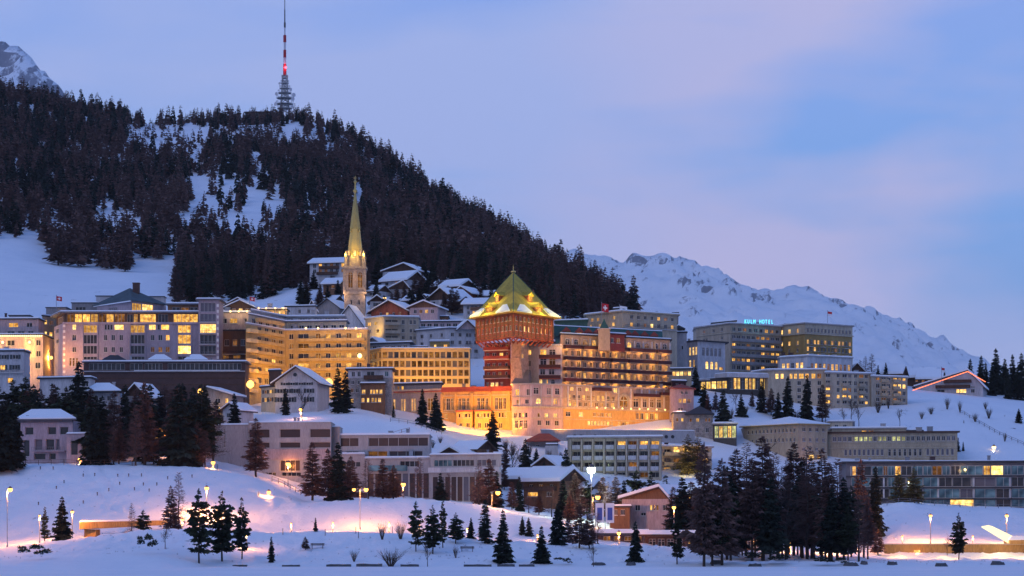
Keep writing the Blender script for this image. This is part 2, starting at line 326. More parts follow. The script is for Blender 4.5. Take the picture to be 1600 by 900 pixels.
q = np.stack([idx[:-1, :-1], idx[:-1, 1:], idx[1:, 1:], idx[1:, :-1]], -1).reshape(-1, 4)
def grid_mesh(name, V, q, mats):
    me = bpy.data.meshes.new(name); me.vertices.add(len(V)); me.vertices.foreach_set('co', V.astype(np.float32).ravel())
    me.loops.add(q.size); me.loops.foreach_set('vertex_index', q.ravel().astype(np.int32))
    me.polygons.add(len(q)); k = q.shape[1]; me.polygons.foreach_set('loop_start', np.arange(0, q.size, k, dtype=np.int32))
    me.polygons.foreach_set('use_smooth', np.ones(len(q), bool))
    for x in mats: me.materials.append(M[x])
    me.update(); me.validate(); return me
o = put('snowy_ground', grid_mesh('snowy_ground', np.stack([GX, GYY, GZ], -1).reshape(-1, 3), q, ['snowground'])); o['kind'] = 'structure'
mb = MB(); mb.poly([(-3000, -900, -1.5), (3000, -900, -1.5), (3000, 8400, -1.5), (-3000, 8400, -1.5)]); o = mb.build('valley_floor', 'snow'); o['kind'] = 'structure'
mb = MB(); mb.poly([(-700, -600, 0), (700, -600, 0), (700, 470, 0), (-700, 470, 0)]); o = mb.build('frozen_lake', 'snow'); o['kind'] = 'structure'

# ---------------------------------------------------------------- far mountains
def mountain(name, pxs, rows, D, x0, x1, spread_f, spread_b, seed, nx, ny, rough):
    xs = np.linspace(x0, x1, nx); ys = np.linspace(-spread_f, spread_b, ny)
    crest = np.interp(xs, [X(p, D) for p in pxs], [Z(r, D) for r in rows])
    XX, YY = np.meshgrid(xs, ys)
    t = np.where(YY < 0, 1+YY/spread_f, 1-YY/spread_b).clip(0, 1)
    w = np.where(t > .55, .42+(t-.55)/.45*.58, t/.55*.42)
    rid = 1-2*np.abs(fbm(XX/620+9, YY/900, seed, 6, .55))
    ZZ = crest[None, :]*w+(rid-.8)*rough*(t*(1-t)*3.6+.10)
    ZZ = ZZ+fbm(XX/70, YY/70, seed+20, 4, .6)*rough*.28*np.clip(t*1.4-.3, 0, 1)
    V = np.stack([XX, YY+D, ZZ-30*(1-t)], -1).reshape(-1, 3)
    i = np.arange(nx*ny).reshape(ny, nx); qq = np.stack([i[:-1, :-1], i[:-1, 1:], i[1:, 1:], i[1:, :-1]], -1).reshape(-1, 4)
    o = put(name, grid_mesh(name, V, qq, ['snowrock'])); o['kind'] = 'structure'
mountain('snowy_mountain', [300, 700, 890, 940, 1000, 1055, 1100, 1170, 1205, 1280, 1350, 1420, 1500, 1560, 1650, 1800], [560, 470, 392, 397, 405, 398, 409, 436, 447, 453, 475, 502, 541, 575, 640, 760], 7000, -1200, 2400, 3000, 1200, 31, 420, 260, 125)
mountain('snowy_peak', [-700, -400, -150, 0, 30, 60, 95, 140, 260], [200, 60, 20, 68, 88, 112, 150, 215, 400], 4500, -2300, -450, 1500, 900, 71, 240, 140, 130)
# ---------------------------------------------------------------- trees
def arr_mesh(name, V, Fc, mats, mi=None):
    me = bpy.data.meshes.new(name); me.from_pydata(V, [], Fc)
    for x in mats: me.materials.append(M[x])
    if mi is not None: me.polygons.foreach_set('material_index', mi)
    me.update(); return me
def spray(V, Fc, p, d, l, w, r, droop=.25):
    """one leaf-shaped face of needles from point p along direction d"""
    d = np.array(d); d = d/np.linalg.norm(d)
    s = np.cross(d, (r.uniform(-.4, .4), r.uniform(-.4, .4), 1)); n = np.linalg.norm(s); s = s/(n if n > 1e-6 else 1)
    s = s*cos(r.uniform(-.9, .9))+np.cross(d, s)*sin(r.uniform(-.9, .9))
    i = len(V); m_ = p+d*l*.5
    V += [tuple(p), tuple(m_+s*w), tuple(p+d*l+np.array((0, 0, -droop*l))), tuple(m_-s*w)]
    Fc.append((i, i+1, i+2, i+3))
def trunk_mesh(name, h, r0, seed, matn='bark', bend=.01):
    r = random.Random(seed); mb = MB(); p = np.array((0., 0., -.03*h)); n = 5
    for k in range(n):
        q_ = np.array((r.uniform(-bend, bend)*h, r.uniform(-bend, bend)*h, h*(k+1)/n))
        mb.bar(p, q_, r0*(1-k/n*.9), r0*(1-(k+1)/n*.9), 6); p = q_
    return mb.mesh(name, [matn])
def spruce_mesh(seed, nw=30, nb=10, ns=4, R=.19, low=.06, matn='spruce', up=0.0, thin=1.0, gap=.08, trunk=False, rnd_=False):
    r = random.Random(seed); V = []; Fc = []
    for w in range(nw):
        t = low+(1-low)*(w+r.uniform(-.3, .3))/nw
        rad = R*(max(0, 1-t)**.8)*r.uniform(.75, 1.15)+.012
        if rnd_: rad = R*max(.12, sin(pi*min(1, .30+.72*(t-low)/(1-low)))**.8)*r.choice((.6, .85, 1.0, 1.2))
        for b in range(nb if t < .8 else nb-2):
            if r.random() < gap: continue
            a = r.uniform(0, 2*pi); L_ = rad*r.uniform(.5, 1.18); tb = min(.97, t+r.uniform(-.8, .8)*(1-low)/nw)
            dirx = np.array((cos(a), sin(a), up-.25*(1-t)+r.uniform(-.1, .1)))
            p0 = np.array((0, 0, tb))
            for k in range(ns):
                f = (k+.4)/ns
                p = p0+dirx*L_*f*.85
                sl = L_*(.5-.2*f)+.014
                for sgn in (-1, 1):
                    aa = a+sgn*r.uniform(.25, .95)
                    spray(V, Fc, p, (cos(aa), sin(aa), up*.8-.2+r.uniform(-.25, .2)), sl*r.uniform(.8, 1.25), sl*.40*thin, r)
            spray(V, Fc, p0+dirx*L_*.6, dirx, L_*.5, L_*.15*thin, r)
    for k in range(5): spray(V, Fc, np.array((0, 0, .95)), (r.uniform(-.3, .3), r.uniform(-.3, .3), 1), .055, .008, r, 0)
    if trunk:
        mb = MB(); mb.bar((0, 0, -.04), (0, 0, .97), .016, .004, 5); i0 = len(V); n0 = len(Fc); V += mb.v; Fc += [tuple(i+i0 for i in f) for f in mb.f]
        return arr_mesh('tree', V, Fc, [matn, 'bark'], [0]*n0+[1]*len(mb.f))
    return arr_mesh('crown', V, Fc, [matn])
def pine_mesh(seed, nclump=58, per=64, R=.27, low=.16, matn='pine'):
    r = random.Random(seed); V = []; Fc = []; mb = MB()
    for c in range(nclump):
        t = low+(1-low)*(c+r.uniform(0, 1))/nclump
        u = (t-low)/(1-low)
        prof = sqrt(max(0, sin(pi*min(1, (u*.74+.24)))))*R*(1.0-.35*u)
        a = r.uniform(0, 2*pi); q_ = prof*r.choice((.35, .7, .95, 1.1))*r.uniform(.8, 1.1)
        c0 = np.array((cos(a)*q_, sin(a)*q_, min(t, .95)))
        cr = .062*r.uniform(.7, 1.3)
        mb.bar((0, 0, c0[2]-.05), c0, .006, .003, 3, 1)
        for k in range(per):
            d = np.array([r.gauss(0, 1) for _ in range(3)]); d /= np.linalg.norm(d); d[2] = d[2]*.7+.25
            spray(V, Fc, c0+d*cr*r.uniform(.1, .8)*np.array((1.25, 1.25, .75)), d, .036*r.uniform(.7, 1.3), .011, r, 0)
    i0 = len(V); V += mb.v; n0 = len(Fc); Fc += [tuple(i+i0 for i in f) for f in mb.f]
    return arr_mesh('crown', V, Fc, [matn, 'bark'], [0]*n0+[1]*len(mb.f))
def twig_mesh(seed, matn='twig', levels=4, spread=.55, first=5, low=.25, conif=False, thick=.010):
    r = random.Random(seed); mb = MB()
    def grow(p, d, l, rad, lev):
        q_ = p+d*l
        mb.bar(p, q_, rad, rad*.6, 3)
        if lev == 0: return
        for k in range(3 if lev > 1 else 4):
            f = r.uniform(.35, 1.0); nd = d+np.array([r.gauss(0, spread) for _ in range(3)]); nd[2] += .12; nd /= np.linalg.norm(nd)
            grow(p+d*l*f, nd, l*r.uniform(.5, .75), rad*.55, lev-1)
    if conif:
        for w in range(46):
            t = low+(1-low)*w/46; L_ = .17*(1-t)**.7*r.uniform(.7, 1.2)+.02
            for b in range(4):
                a = r.uniform(0, 2*pi); d = np.array((cos(a), sin(a), r.uniform(.05, .45))); d /= np.linalg.norm(d)
                p0 = np.array((0, 0, t)); mb.bar(p0, p0+d*L_, .0028, .0012, 3)
                for k in range(6):
                    f = r.uniform(.25, 1); nd = d+np.array([r.gauss(0, .6) for _ in range(3)]); nd /= np.linalg.norm(nd)
                    mb.bar(p0+d*L_*f, p0+d*L_*f+nd*L_*.4, .0016, .0008, 3)
    else:
        for k in range(first):
            t = low+(1-low)*.6*k/first; a = r.uniform(0, 2*pi)
            d = np.array((cos(a)*.6, sin(a)*.6, 1.0)); d /= np.linalg.norm(d)
            grow(np.array((0, 0, t)), d, .26*r.uniform(.8, 1.2), thick, levels-1)
    return mb.mesh('crown', [matn])
def shrub_mesh(seed, matn='pine', n=9, per=60):
    r = random.Random(seed); V = []; Fc = []
    for c in range(n):
        c0 = np.array((r.uniform(-.8, .8), r.uniform(-.4, .4), r.uniform(.25, .8)))
        for k in range(per):
            d = np.array([r.gauss(0, 1) for _ in range(3)]); d /= np.linalg.norm(d); d[2] = abs(d[2])*.8+.1
            spray(V, Fc, c0+d*.14, d, .2*r.uniform(.6, 1.2), .035, r, 0)
    return arr_mesh('foliage', V, Fc, [matn])
def dryshrub_mesh(seed, n=60):
    r = random.Random(seed); mb = MB()
    for k in range(n):
        a = r.uniform(0, 2*pi); b = np.array((cos(a)*.12*r.random(), sin(a)*.12*r.random(), 0)); e = np.array((cos(a)*r.uniform(.1, .5), sin(a)*r.uniform(.1, .5), r.uniform(.6, 1.0)))
        mb.bar(b, b+e*.6, .012, .008, 3); 
        for j in range(2): mb.bar(b+e*.5, b+e*.5+e*.5+np.array([r.gauss(0, .13) for _ in range(3)]), .007, .004, 3)
    return mb.mesh('stems', ['dryshrub'])
PROTO = {
    'spruce': [spruce_mesh(i, R=.17+.03*(i % 3)) for i in range(5)],
    'slim': [spruce_mesh(20+i, R=.125, nw=26) for i in range(3)],
    'larch': [spruce_mesh(40+i, nw=30, nb=10, ns=5, R=.16+.025*i, low=.13, matn='larch', up=.35, thin=.42, gap=.1) for i in range(4)],
    'pine': [spruce_mesh(60+i, nw=22, nb=9, ns=6, R=.155+.012*i, low=.17, matn='pine', up=.3, thin=.9, gap=.3, rnd_=True) for i in range(5)],
    'olive': [spruce_mesh(80+i, nw=22, nb=9, ns=4, R=.30, low=.06, matn='olive', up=.3, thin=.45) for i in range(2)],
    'bare': [twig_mesh(90+i, levels=4, first=7) for i in range(4)],
    'barelarch': [twig_mesh(100+i, matn='larch', conif=True, low=.15) for i in range(3)],
}
TRUNK = {k: [trunk_mesh('trunk', .95 if k != 'bare' else .7, .016 if k not in ('bare',) else .018, 200+i) for i in range(3)] for k in PROTO}
TNAME = {'spruce': 'spruce_tree', 'slim': 'spruce_tree', 'larch': 'larch_tree', 'pine': 'pine_tree', 'olive': 'larch_tree', 'bare': 'bare_tree', 'barelarch': 'larch_tree'}
def tree(kind, px, base, top, label, group=None, d=None, wide=1.0, lift=0.0):
    if group == 'tree belt below the lilac hotel':
        label = label.replace('in the belt of trees below the lilac hotel', 'in the tree belt '+('at the villa end' if px < 35 else 'behind the pink villa' if px < 105 else 'beside the low villa wing' if px < 165 else 'below the hipped snowy roofs' if px < 225 else 'below the long dark podium' if px < 290 else 'next to the school')+(', tall' if Z(top, d)-gz(X(px, d), d) > 17 else ', short' if Z(top, d)-gz(X(px, d), d) < 12 else ''))
    if group == 'trees of the lakeside grove':
        label = label.replace('in the thick grove beside the lake', 'in the lakeside grove, '+('at the end by the lake station' if px < 1180 else 'in the middle' if px < 1262 else 'before the office roofs' if px < 1322 else 'at the wall end')+(', tall' if top < 712 else ', low' if top > 752 else ''))
    d = d or hit(px, base); x = X(px, d); z = gz(x, d); h = Z(top, d)-z
    t = thing(TNAME[kind], label, 'tree', (x, d, z-.05), group)
    rz = rnd.uniform(0, 6.28); sc = (h*wide*rnd.uniform(.93, 1.07), h*wide*rnd.uniform(.93, 1.07), h)
    if group == 'trees of the lakeside grove': lift = .13 if kind in ('spruce', 'larch', 'pine') else 0; sc = (sc[0]*.88, sc[1]*.88, sc[2])
    put('crown', rnd.choice(PROTO[kind]), t, (0, 0, h*lift), rz, (sc[0], sc[1], sc[2]*(1-lift)))
    put('trunk', rnd.choice(TRUNK[kind]), t, (0, 0, 0), rz, sc)
    return t
SH = [shrub_mesh(i) for i in range(3)]; DS = [dryshrub_mesh(i) for i in range(3)]
def shrub(px, base, wpx, hpx, label, dry=False, group=None, d=None):
    d = d or hit(px, base); x = X(px, d); w = wpx/F*d/2; h = hpx/F*d
    t = thing('bare_shrub' if dry else 'pine_shrub', label, 'shrub', (x, d, gz(x, d)-.03), group)
    if dry: put('stems', rnd.choice(DS), t, (0, 0, 0), rnd.uniform(0, 6), (w*1.6, w*1.6, h))
    else: put('foliage', rnd.choice(SH), t, (0, 0, 0), 0, (w, w, h))

# the wood on the hill: the nearest few hundred trees singly, the rest as one mass
def inpoly(x, y, P):
    c = False; j = len(P)-1
    for i in range(len(P)):
        if (P[i][1] > y) != (P[j][1] > y) and x < (P[j][0]-P[i][0])*(y-P[i][1])/(P[j][1]-P[i][1])+P[i][0]: c = not c
        j = i
    return c
CLEAR = [
    [(-320, 370), (60, 372), (85, 415), (200, 425), (262, 400), (285, 425), (262, 500), (-320, 520)],
    [(205, 200), (255, 196), (318, 198), (330, 214), (318, 245), (270, 252), (218, 232)],
    [(432, 188), (482, 188), (488, 212), (470, 232), (440, 228)],
    [(398, 240), (420, 240), (426, 300), (402, 300)],
    [(296, 268), (380, 276), (440, 288), (449, 345), (420, 362), (350, 340), (300, 310)],
    [(280, 305), (350, 335), (420, 360), (418, 392), (350, 372), (286, 345)],
    [(140, 330), (175, 325), (235, 350), (230, 378), (150, 355)],
    [(205, 405), (268, 402), (276, 450), (205, 440)],
    [(358, 395), (366, 395), (366, 470), (356, 470)], [(393, 380), (399, 380), (399, 470), (391, 470)], [(449, 400), (457, 400), (459, 470), (450, 470)],
    [(606, 285), (632, 290), (634, 318), (608, 312)], [(540, 300), (575, 300), (570, 345), (545, 345)], [(462, 325), (505, 332), (500, 360), (465, 355)], [(60, 345), (100, 350), (100, 372), (60, 370)], [(700, 330), (716, 338), (716, 356), (700, 350)], [(120, 290), (150, 285), (160, 305), (125, 310)],
]
def lowspruce(seed, nt, R, up, thin):
    r = random.Random(seed); V = []; Fc = []
    for w in range(nt):
        t = .06+.9*(w+r.random()*.7)/nt; L_ = R*(1-t)**.8*r.uniform(.8, 1.15)+.015
        for b in range(5):
            a = r.uniform(0, 2*pi); spray(V, Fc, np.array((0, 0, t+.03)), (cos(a), sin(a), up+r.uniform(-.25, .1)), L_*1.1, L_*.42*thin, r, .3)
    spray(V, Fc, np.array((0, 0, .9)), (0.01, 0, 1), .1, .012, r, 0)
    return V, Fc
FORD = [spruce_mesh(300+i, nw=18, nb=8, ns=3, R=.16+.02*i, low=.05, trunk=True) for i in range(4)]
FORL = [spruce_mesh(310+i, nw=20, nb=8, ns=3, R=.17+.02*i, low=.1, matn='larch', up=.35, thin=.6, trunk=True) for i in range(4)]
for me in FORD+FORL: me.name = 'tree'
cand = []
hr = random.Random(99)
def density(px, row):
    n = float(fbm(np.array(px/70.0), np.array(row/40.0), 5, 3))
    return n
for _ in range(36000):
    px = hr.uniform(-290, 1120); d = 905*(2250/905)**(hr.random()**.78)
    x = X(px, d); z = gz(x, d); row = HY-F*(z-CH)/d
    jx, jy = px+38*float(vnoise(np.array(px/26), np.array(row/15), 61)), row+26*float(vnoise(np.array(px/26), np.array(row/15), 62))
    if inpoly(px, row, CLEAR[0]) or (any(inpoly(jx, jy, P) for P in CLEAR[1:]) and hr.random() > .07): continue
    lim = 960 if px > 470 else 1150 if px < 85 else 1060
    if px > 470 and d < np.interp(px, [470, 560, 640, 760, 800, 900, 1000, 1120], [985, 1010, 1075, 1010, 960, 905, 905, 905]): continue
    if px < 270 and d < np.interp(px, [-300, 60, 85, 260, 270], [1160, 1160, 1050, 1050, 980]): continue
    if 270 <= px <= 470 and d < 950: continue
    if row > 500 or (px > 880 and row > np.interp(px, [880, 1000, 1060], [505, 500, 485])): continue
    dn = density(px, row)
    if hr.random() > .62+1.0*dn+.28: continue
    larch = hr.random() < .60+.9*float(fbm(np.array(x/60), np.array(d/60), 15, 3))+(.22 if row > 330 else .02)
    cand.append((d, x, z, px, row, larch))
# thin to one tree per cell so that crowns stand apart
seen = {}; C2 = []
for c in cand:
    k = (int(c[1]//6.5), int(c[0]//7.5))
    if k in seen: continue
    seen[k] = 1; C2.append(c)
def hid(px, row, d): return False
C2.sort(key=lambda c: c[0])
nS = nL = 0
SV = {False: [], True: []}
for d, x, z, px, row, larch in C2:
    h = hr.triangular(6, 20, 11)*(1.0 if larch else .95)*(1.12 if d < 1200 else 1.0)*(.8 if row < 230 and 200 < px < 520 else 1)
    vis = -10 < px < 1000
    if vis and (nL if larch else nS) < 290:
        if larch: nL += 1
        else: nS += 1
        o = put('hill_larch_tree' if larch else 'hill_fir_tree', hr.choice(FORL if larch else FORD), None, (x, d, z-.3), hr.uniform(0, 6), (h*hr.uniform(.9, 1.25),)*2+(h,))
        where = ('at the edge of the snowy meadow' if px < 265 and row > 330 else 'above the grey roofs beside the meadow' if px < 470 and row > 400 else 'behind the church steeple' if px < 600 else 'above the hillside chalets' if px < 745 else 'behind the pyramid tower' if px < 870 else 'at the thin lower end of the wood') + (', low down' if row > np.interp(px, [0, 265, 266, 470, 745, 1000], [380, 400, 450, 440, 440, 470]) else ', higher up')
        tag(o, ('bare brown larch ' if larch else 'dark green conifer ')+where, 'tree', 'larches low on the wooded hill' if larch else 'conifers low on the wooded hill')
    else: SV[larch].append((x, d, z-.3, h))
lowV = {False: [lowspruce(400+i, 14, .21, -.15, 1.5) for i in range(4)], True: [lowspruce(420+i, 15, .22, .30, 1.1) for i in range(4)]}
for larch in (False, True):
    VV = []; FF = []; off = 0
    for i, (x, d, z, h) in enumerate(SV[larch]):
        V, Fc = lowV[larch][i % 4]; a = hr.uniform(0, 6.28); ca, sa = cos(a), sin(a); A = np.array(V); w = h*hr.uniform(.9, 1.25)
        B = np.stack([(A[:, 0]*ca-A[:, 1]*sa)*w+x, (A[:, 0]*sa+A[:, 1]*ca)*w+d, A[:, 2]*h+z], 1)
        VV.append(B); FF.append(np.array(Fc)+off); off += len(A)
    me = grid_mesh('wood', np.concatenate(VV), np.concatenate(FF), ['larch' if larch else 'spruce'])
    me.polygons.foreach_set('use_smooth', [False]*len(me.polygons))
    o = put('hillside_larch_wood' if larch else 'hillside_conifer_wood', me); o['kind'] = 'stuff'
print('forest', len(C2), nS, nL)
# ---------------------------------------------------------------- building kit
WIN = {}
def window_meshes(w, h, style, lit, fm):
    key = (round(w*10), round(h*10), style, lit, fm)
    if key in WIN: return WIN[key]
    w, h = key[0]/10, key[1]/10
    f = MB(); p = MB(); t = .09 if style != 'g' else .07
    y0, y1 = -.08, .03
    if style == 'arch':
        r = w/2; zc = h-r; n = 8
        arc = [(r-r*cos(pi*k/n), zc+r*sin(pi*k/n)) for k in range(n+1)]
        p.poly([(0, .02, 0), (w, .02, 0)]+[(x, .02, z) for x, z in reversed(arc)])
        for k in range(n):
            (xa, za), (xb, zb) = arc[k], arc[k+1]; ca = ((xa-r)*.86+r, (za-zc)*.86+zc); cb = ((xb-r)*.86+r, (zb-zc)*.86+zc)
            f.hexa([(xa, y0, za), (xb, y0, zb), (xb, y1, zb), (xa, y1, za)], [(ca[0], y0, ca[1]), (cb[0], y0, cb[1]), (cb[0], y1, cb[1]), (ca[0], y1, ca[1])])
            corner = (0, h) if k < n/2 else (w, h)
            f.poly([(xa, y0-.1, za), (xb, y0-.1, zb), (corner[0], y0-.1, corner[1])], 1)
        f.poly([(0, y0-.1, h), (r, y0-.1, h), (w, y0-.1, h)], 1)
        f.box(0, t, y0, y1, 0, zc); f.box(w-t, w, y0, y1, 0, zc); f.box(t, w-t, y0, y1, zc-.05, zc+.05); f.box(r-.05, r+.05, y0-.01, y1, t, h-t)
        f.box(0, w, y0, y1, 0, t)
    else:
        p.poly([(0, .02, 0), (w, .02, 0), (w, .02, h), (0, .02, h)])
        f.box(0, t, y0, y1, 0, h); f.box(w-t, w, y0, y1, 0, h); f.box(t, w-t, y0, y1, 0, t); f.box(t, w-t, y0, y1, h-t, h)
        nv = {'c': 1 if w > .8 else 0, 's': 1, 'g': max(1, int(w/1.3)), 't': max(1, int(w/1.0)), 'p': 0, 'k': max(1, int(w/2.6))}[style]
        for k in range(nv):
            x = w*(k+1)/(nv+1); f.box(x-.045, x+.045, y0+.005, y1, t, h-t)
        if style == 't' or (style in 'cs' and h > 1.9):
            z = h*.7; f.box(t, w-t, y0+.01, y1, z-.04, z+.04)
        if style == 's':
            for x0 in (-w*.42, w+.04): f.box(x0, x0+w*.38, -.34, -.28, .02, h, 2)
        if style in 'cst': f.box(-.08, w+.08, -.42, y0, -.12, -.02)
    m = (f.mesh('window', [fm, 'frame', 'shutter']), p.mesh('pane', [{'d': 'glassdark', 'l': 'lit', 'b': 'bright', 'm': 'dim', 'h': 'hall', 'y': 'greenish', 'k': 'glassteal', 'w': 'shotcurtain', 'n': 'brownglass'}[lit]]))
    WIN[key] = m; return m

class Bld:
    def __init__(s, name, label, cat, px, d, group=None, fm='frame', base=None):
        s.d = d; s.fm = fm; s.oz = gz(X(px, d), d)-.5 if base is None else base; s.ox = X(px, d)
        s.root = thing(name, label, cat, (s.ox, d, s.oz), group)
        s.r = random.Random(hash_name(label))
    def P(s, px, d): return np.array((X(px, d)-s.ox, d-s.d))
    def z(s, row): return Z(row, s.d)-s.oz
    def u(s, A, B, px):        # distance along wall A-B where the sight line of column px meets it
        k = (px-800)/F; ax, ay = A[0]+s.ox, A[1]+s.d; dx, dy = B[0]-A[0], B[1]-A[1]
        t = (k*ay-ax)/(dx-k*dy); return t*sqrt(dx*dx+dy*dy)
    def ground(s, pts):
        return min(gz(p[0]+s.ox, p[1]+s.d) for p in pts)-s.oz-1.0
    def facade(s, mb, A, B, z0, z1, rows, rev=.22, m=0):
        L_ = float(np.linalg.norm(B-A)); D = (B-A)/L_; nin = np.array((-D[1], D[0]))
        ops = []
        for row in rows:
            rt, rb, pxs = row[0], row[1], row[2]; pat = row[3] if len(row) > 3 else 'd'; st = row[4] if len(row) > 4 else 'c'
            lst = pxs
            za, zb = s.z(rb), s.z(rt)
            if zb > z1-.05: zb = z1-.05
            if za < z0+.05: za = z0+.05
            for i, (c, w) in enumerate(lst):
                u0, u1 = s.u(A, B, c-w/2), s.u(A, B, c+w/2)
                if u0 < .02 or u1 > L_-.02: u0, u1 = max(u0, .03), min(u1, L_-.03)
                if u1-u0 < .3 or zb-za < .3: continue
                ch = pat[i % len(pat)]
                if pat[0] == 'r': 
                    pr = int(pat[1])/10; q_ = s.r.random(); ch = (s.r.choice('lllbm') if q_ < pr else ('m' if q_ < pr+.15 else 'd'))
                if ch == '-': continue
                if any(not (u1 <= o[0] or u0 >= o[1] or zb <= o[2] or za >= o[3]) for o in ops): continue
                ops.append((u0, u1, za, zb, ch, st, w))
        zs = sorted({z0, z1} | {o[2] for o in ops} | {o[3] for o in ops})
        def q4(u0, u1, za, zb):
            a = A+D*u0; b = A+D*u1; mb.poly([(*a, za), (*b, za), (*b, zb), (*a, zb)], m)
        for za, zb in zip(zs, zs[1:]):
            if zb-za < 1e-4: continue
            cur = 0.0
            for o in sorted(o for o in ops if o[2] < zb-1e-4 and o[3] > za+1e-4):
                if o[0] > cur+1e-4: q4(cur, o[0], za, zb)
                cur = o[1]
            if cur < L_-1e-4: q4(cur, L_, za, zb)
        rz = atan2(D[1], D[0])
        for u0, u1, za, zb, ch, st, w in ops:
            a = A+D*u0; b = A+D*u1; ai = a+nin*rev; bi = b+nin*rev
            mb.poly([(*a, za), (*ai, za), (*ai, zb), (*a, zb)], m); mb.poly([(*bi, za), (*b, za), (*b, zb), (*bi, zb)], m)
            mb.poly([(*a, za), (*b, za), (*bi, za), (*ai, za)], m); mb.poly([(*ai, zb), (*bi, zb), (*b, zb), (*a, zb)], m)
            fm, pm = window_meshes(u1-u0, zb-za, st, ch, s.fm)
            sx = (u1-u0)/(round((u1-u0)*10)/10); sz = (zb-za)/(round((zb-za)*10)/10)
            wo = put('window', fm, s.root, (ai[0], ai[1], za), rz, (sx, 1, sz))
            put('pane', pm, wo)
    def block(s, chain, rt, rb=None, mat='cream', back=14, win=None, roof='flat', ov=.5, roofm='roofdark', snow=True, rev=.22, thick=.4, snowt=.35):
        """walls over a chain of front corners (left to right), closed behind; win = {front segment: rows of windows}"""
        pts = [s.P(*c) for c in chain]
        ring = pts+[p+np.array((0, back)) for p in reversed(pts)]
        z0 = s.ground(ring) if rb is None else s.z(rb); z1 = s.z(rt)
        mb = MB(); n = len(ring)
        for i in range(n):
            A, B = ring[i], ring[(i+1) % n]
            if np.linalg.norm(B-A) < .05: continue
            s.facade(mb, A, B, z0, z1, (win or {}).get(i, []), rev)
        mb.poly([(*p, z1) for p in ring]); 
        mb.build('wall', mat, s.root)
        if roof == 'flat':
            s.flat(ring, z1, ov, roofm, snow, thick, snowt)
            L_ = abs(pts[-1][0]-pts[0][0])
            if back >= 8 and L_ > 9:
                for k in range(int(L_/9)):
                    q_ = pts[0]+(pts[-1]-pts[0])*s.r.uniform(.06, .94); q_ = q_+np.array((0, s.r.uniform(2.5, back-1.5)+max(0, max(p[1] for p in pts)-q_[1]))); h = s.r.uniform(.7, 1.7); w = s.r.uniform(.25, .8)
                    mb = MB(); mb.box(q_[0]-w, q_[0]+w, q_[1]-w, q_[1]+w, z1+thick-.1, z1+thick+snowt+h); mb.box(q_[0]-w-.1, q_[0]+w+.1, q_[1]-w-.1, q_[1]+w+.1, z1+thick+snowt+h+.003, z1+thick+snowt+h+.14)
                    mb.build('chimney' if w < .5 else 'roof_vent', s.r.choice(['concrete', 'greywall', 'clinker', 'metal']), s.root)
        return pts, z0, z1
    def flat(s, ring, z1, ov=.5, roofm='roofdark', snow=True, thick=.4, snowt=.35):
        ring = [p for i, p in enumerate(ring) if np.linalg.norm(p-ring[i-1]) > .05]
        def grow(k):
            out = []; n = len(ring)
            for i in range(n):
                a = ring[i]-ring[i-1]; c = ring[(i+1) % n]-ring[i]; a = a/np.linalg.norm(a); c = c/np.linalg.norm(c)
                m = np.array((a[1], -a[0]))+np.array((c[1], -c[0])); m = m/max(np.linalg.norm(m), .4); out.append(ring[i]+m*k*1.15)
            return out
        mb = MB(); mb.prism([tuple(p) for p in grow(ov)], z1+.02, z1+thick); mb.build('roof', roofm, s.root)
        if snow:
            mb = MB(); a = grow(ov-.12); b = grow(ov-.45)
            mb.hexa([(*p, z1+thick+.003) for p in a], [(*p, z1+thick+snowt) for p in b]); mb.build('roof_snow', 'snow', s.root)
    def slab(s, name, m, e0, e1, r1, r0, t, zo=0.0):
        mb = MB(); q_ = [np.array(p, float)+np.array((0, 0, zo)) for p in (e0, e1, r1, r0)]
        mb.hexa([tuple(p) for p in q_], [tuple(p+np.array((0, 0, t))) for p in q_]); return mb.build(name, m, s.root)
    def gabled(s, A, B, back, rt, rise_rows, face='front', mat='white', roofm='timberdark', win=None, ov=.9, rb=None, frac=.5, snow=True, gm=None, snowt=.4):
        """rectangular house on front wall A-B: ridge runs back (face='front') or along the front (face='side')"""
        A = s.P(*A); B = s.P(*B); D = B-A; L_ = np.linalg.norm(D); D = D/L_; nin = np.array((-D[1], D[0]))
        C = B+nin*back; E = A+nin*back; z1 = s.z(rt); rise = rise_rows/F*s.d; zr = z1+rise
        ring = [A, B, C, E]; z0 = s.ground(ring) if rb is None else s.z(rb)
        mb = MB()
        for i in range(4): s.facade(mb, ring[i], ring[(i+1) % 4], z0, z1, (win or {}).get(i, []))
        if face == 'front':
            R0, R1 = A+D*L_*frac, E+D*L_*frac
            g = MB(); g.poly([(*A, z1), (*B, z1), (*R0, zr)]); g.poly([(*C, z1), (*E, z1), (*R1, zr)])
            sl = [(A, E, R0, R1), (B, C, R0, R1)]; along = nin
        else:
            R0, R1 = (A+E)/2, (B+C)/2
            g = MB(); g.poly([(*E, z1), (*A, z1), (*R0, zr)]); g.poly([(*B, z1), (*C, z1), (*R1, zr)])
            sl = [(A, B, R0, R1), (E, C, R0, R1)]; along = D
        mb.build('wall', mat, s.root); g.build('gable', gm or mat, s.root)
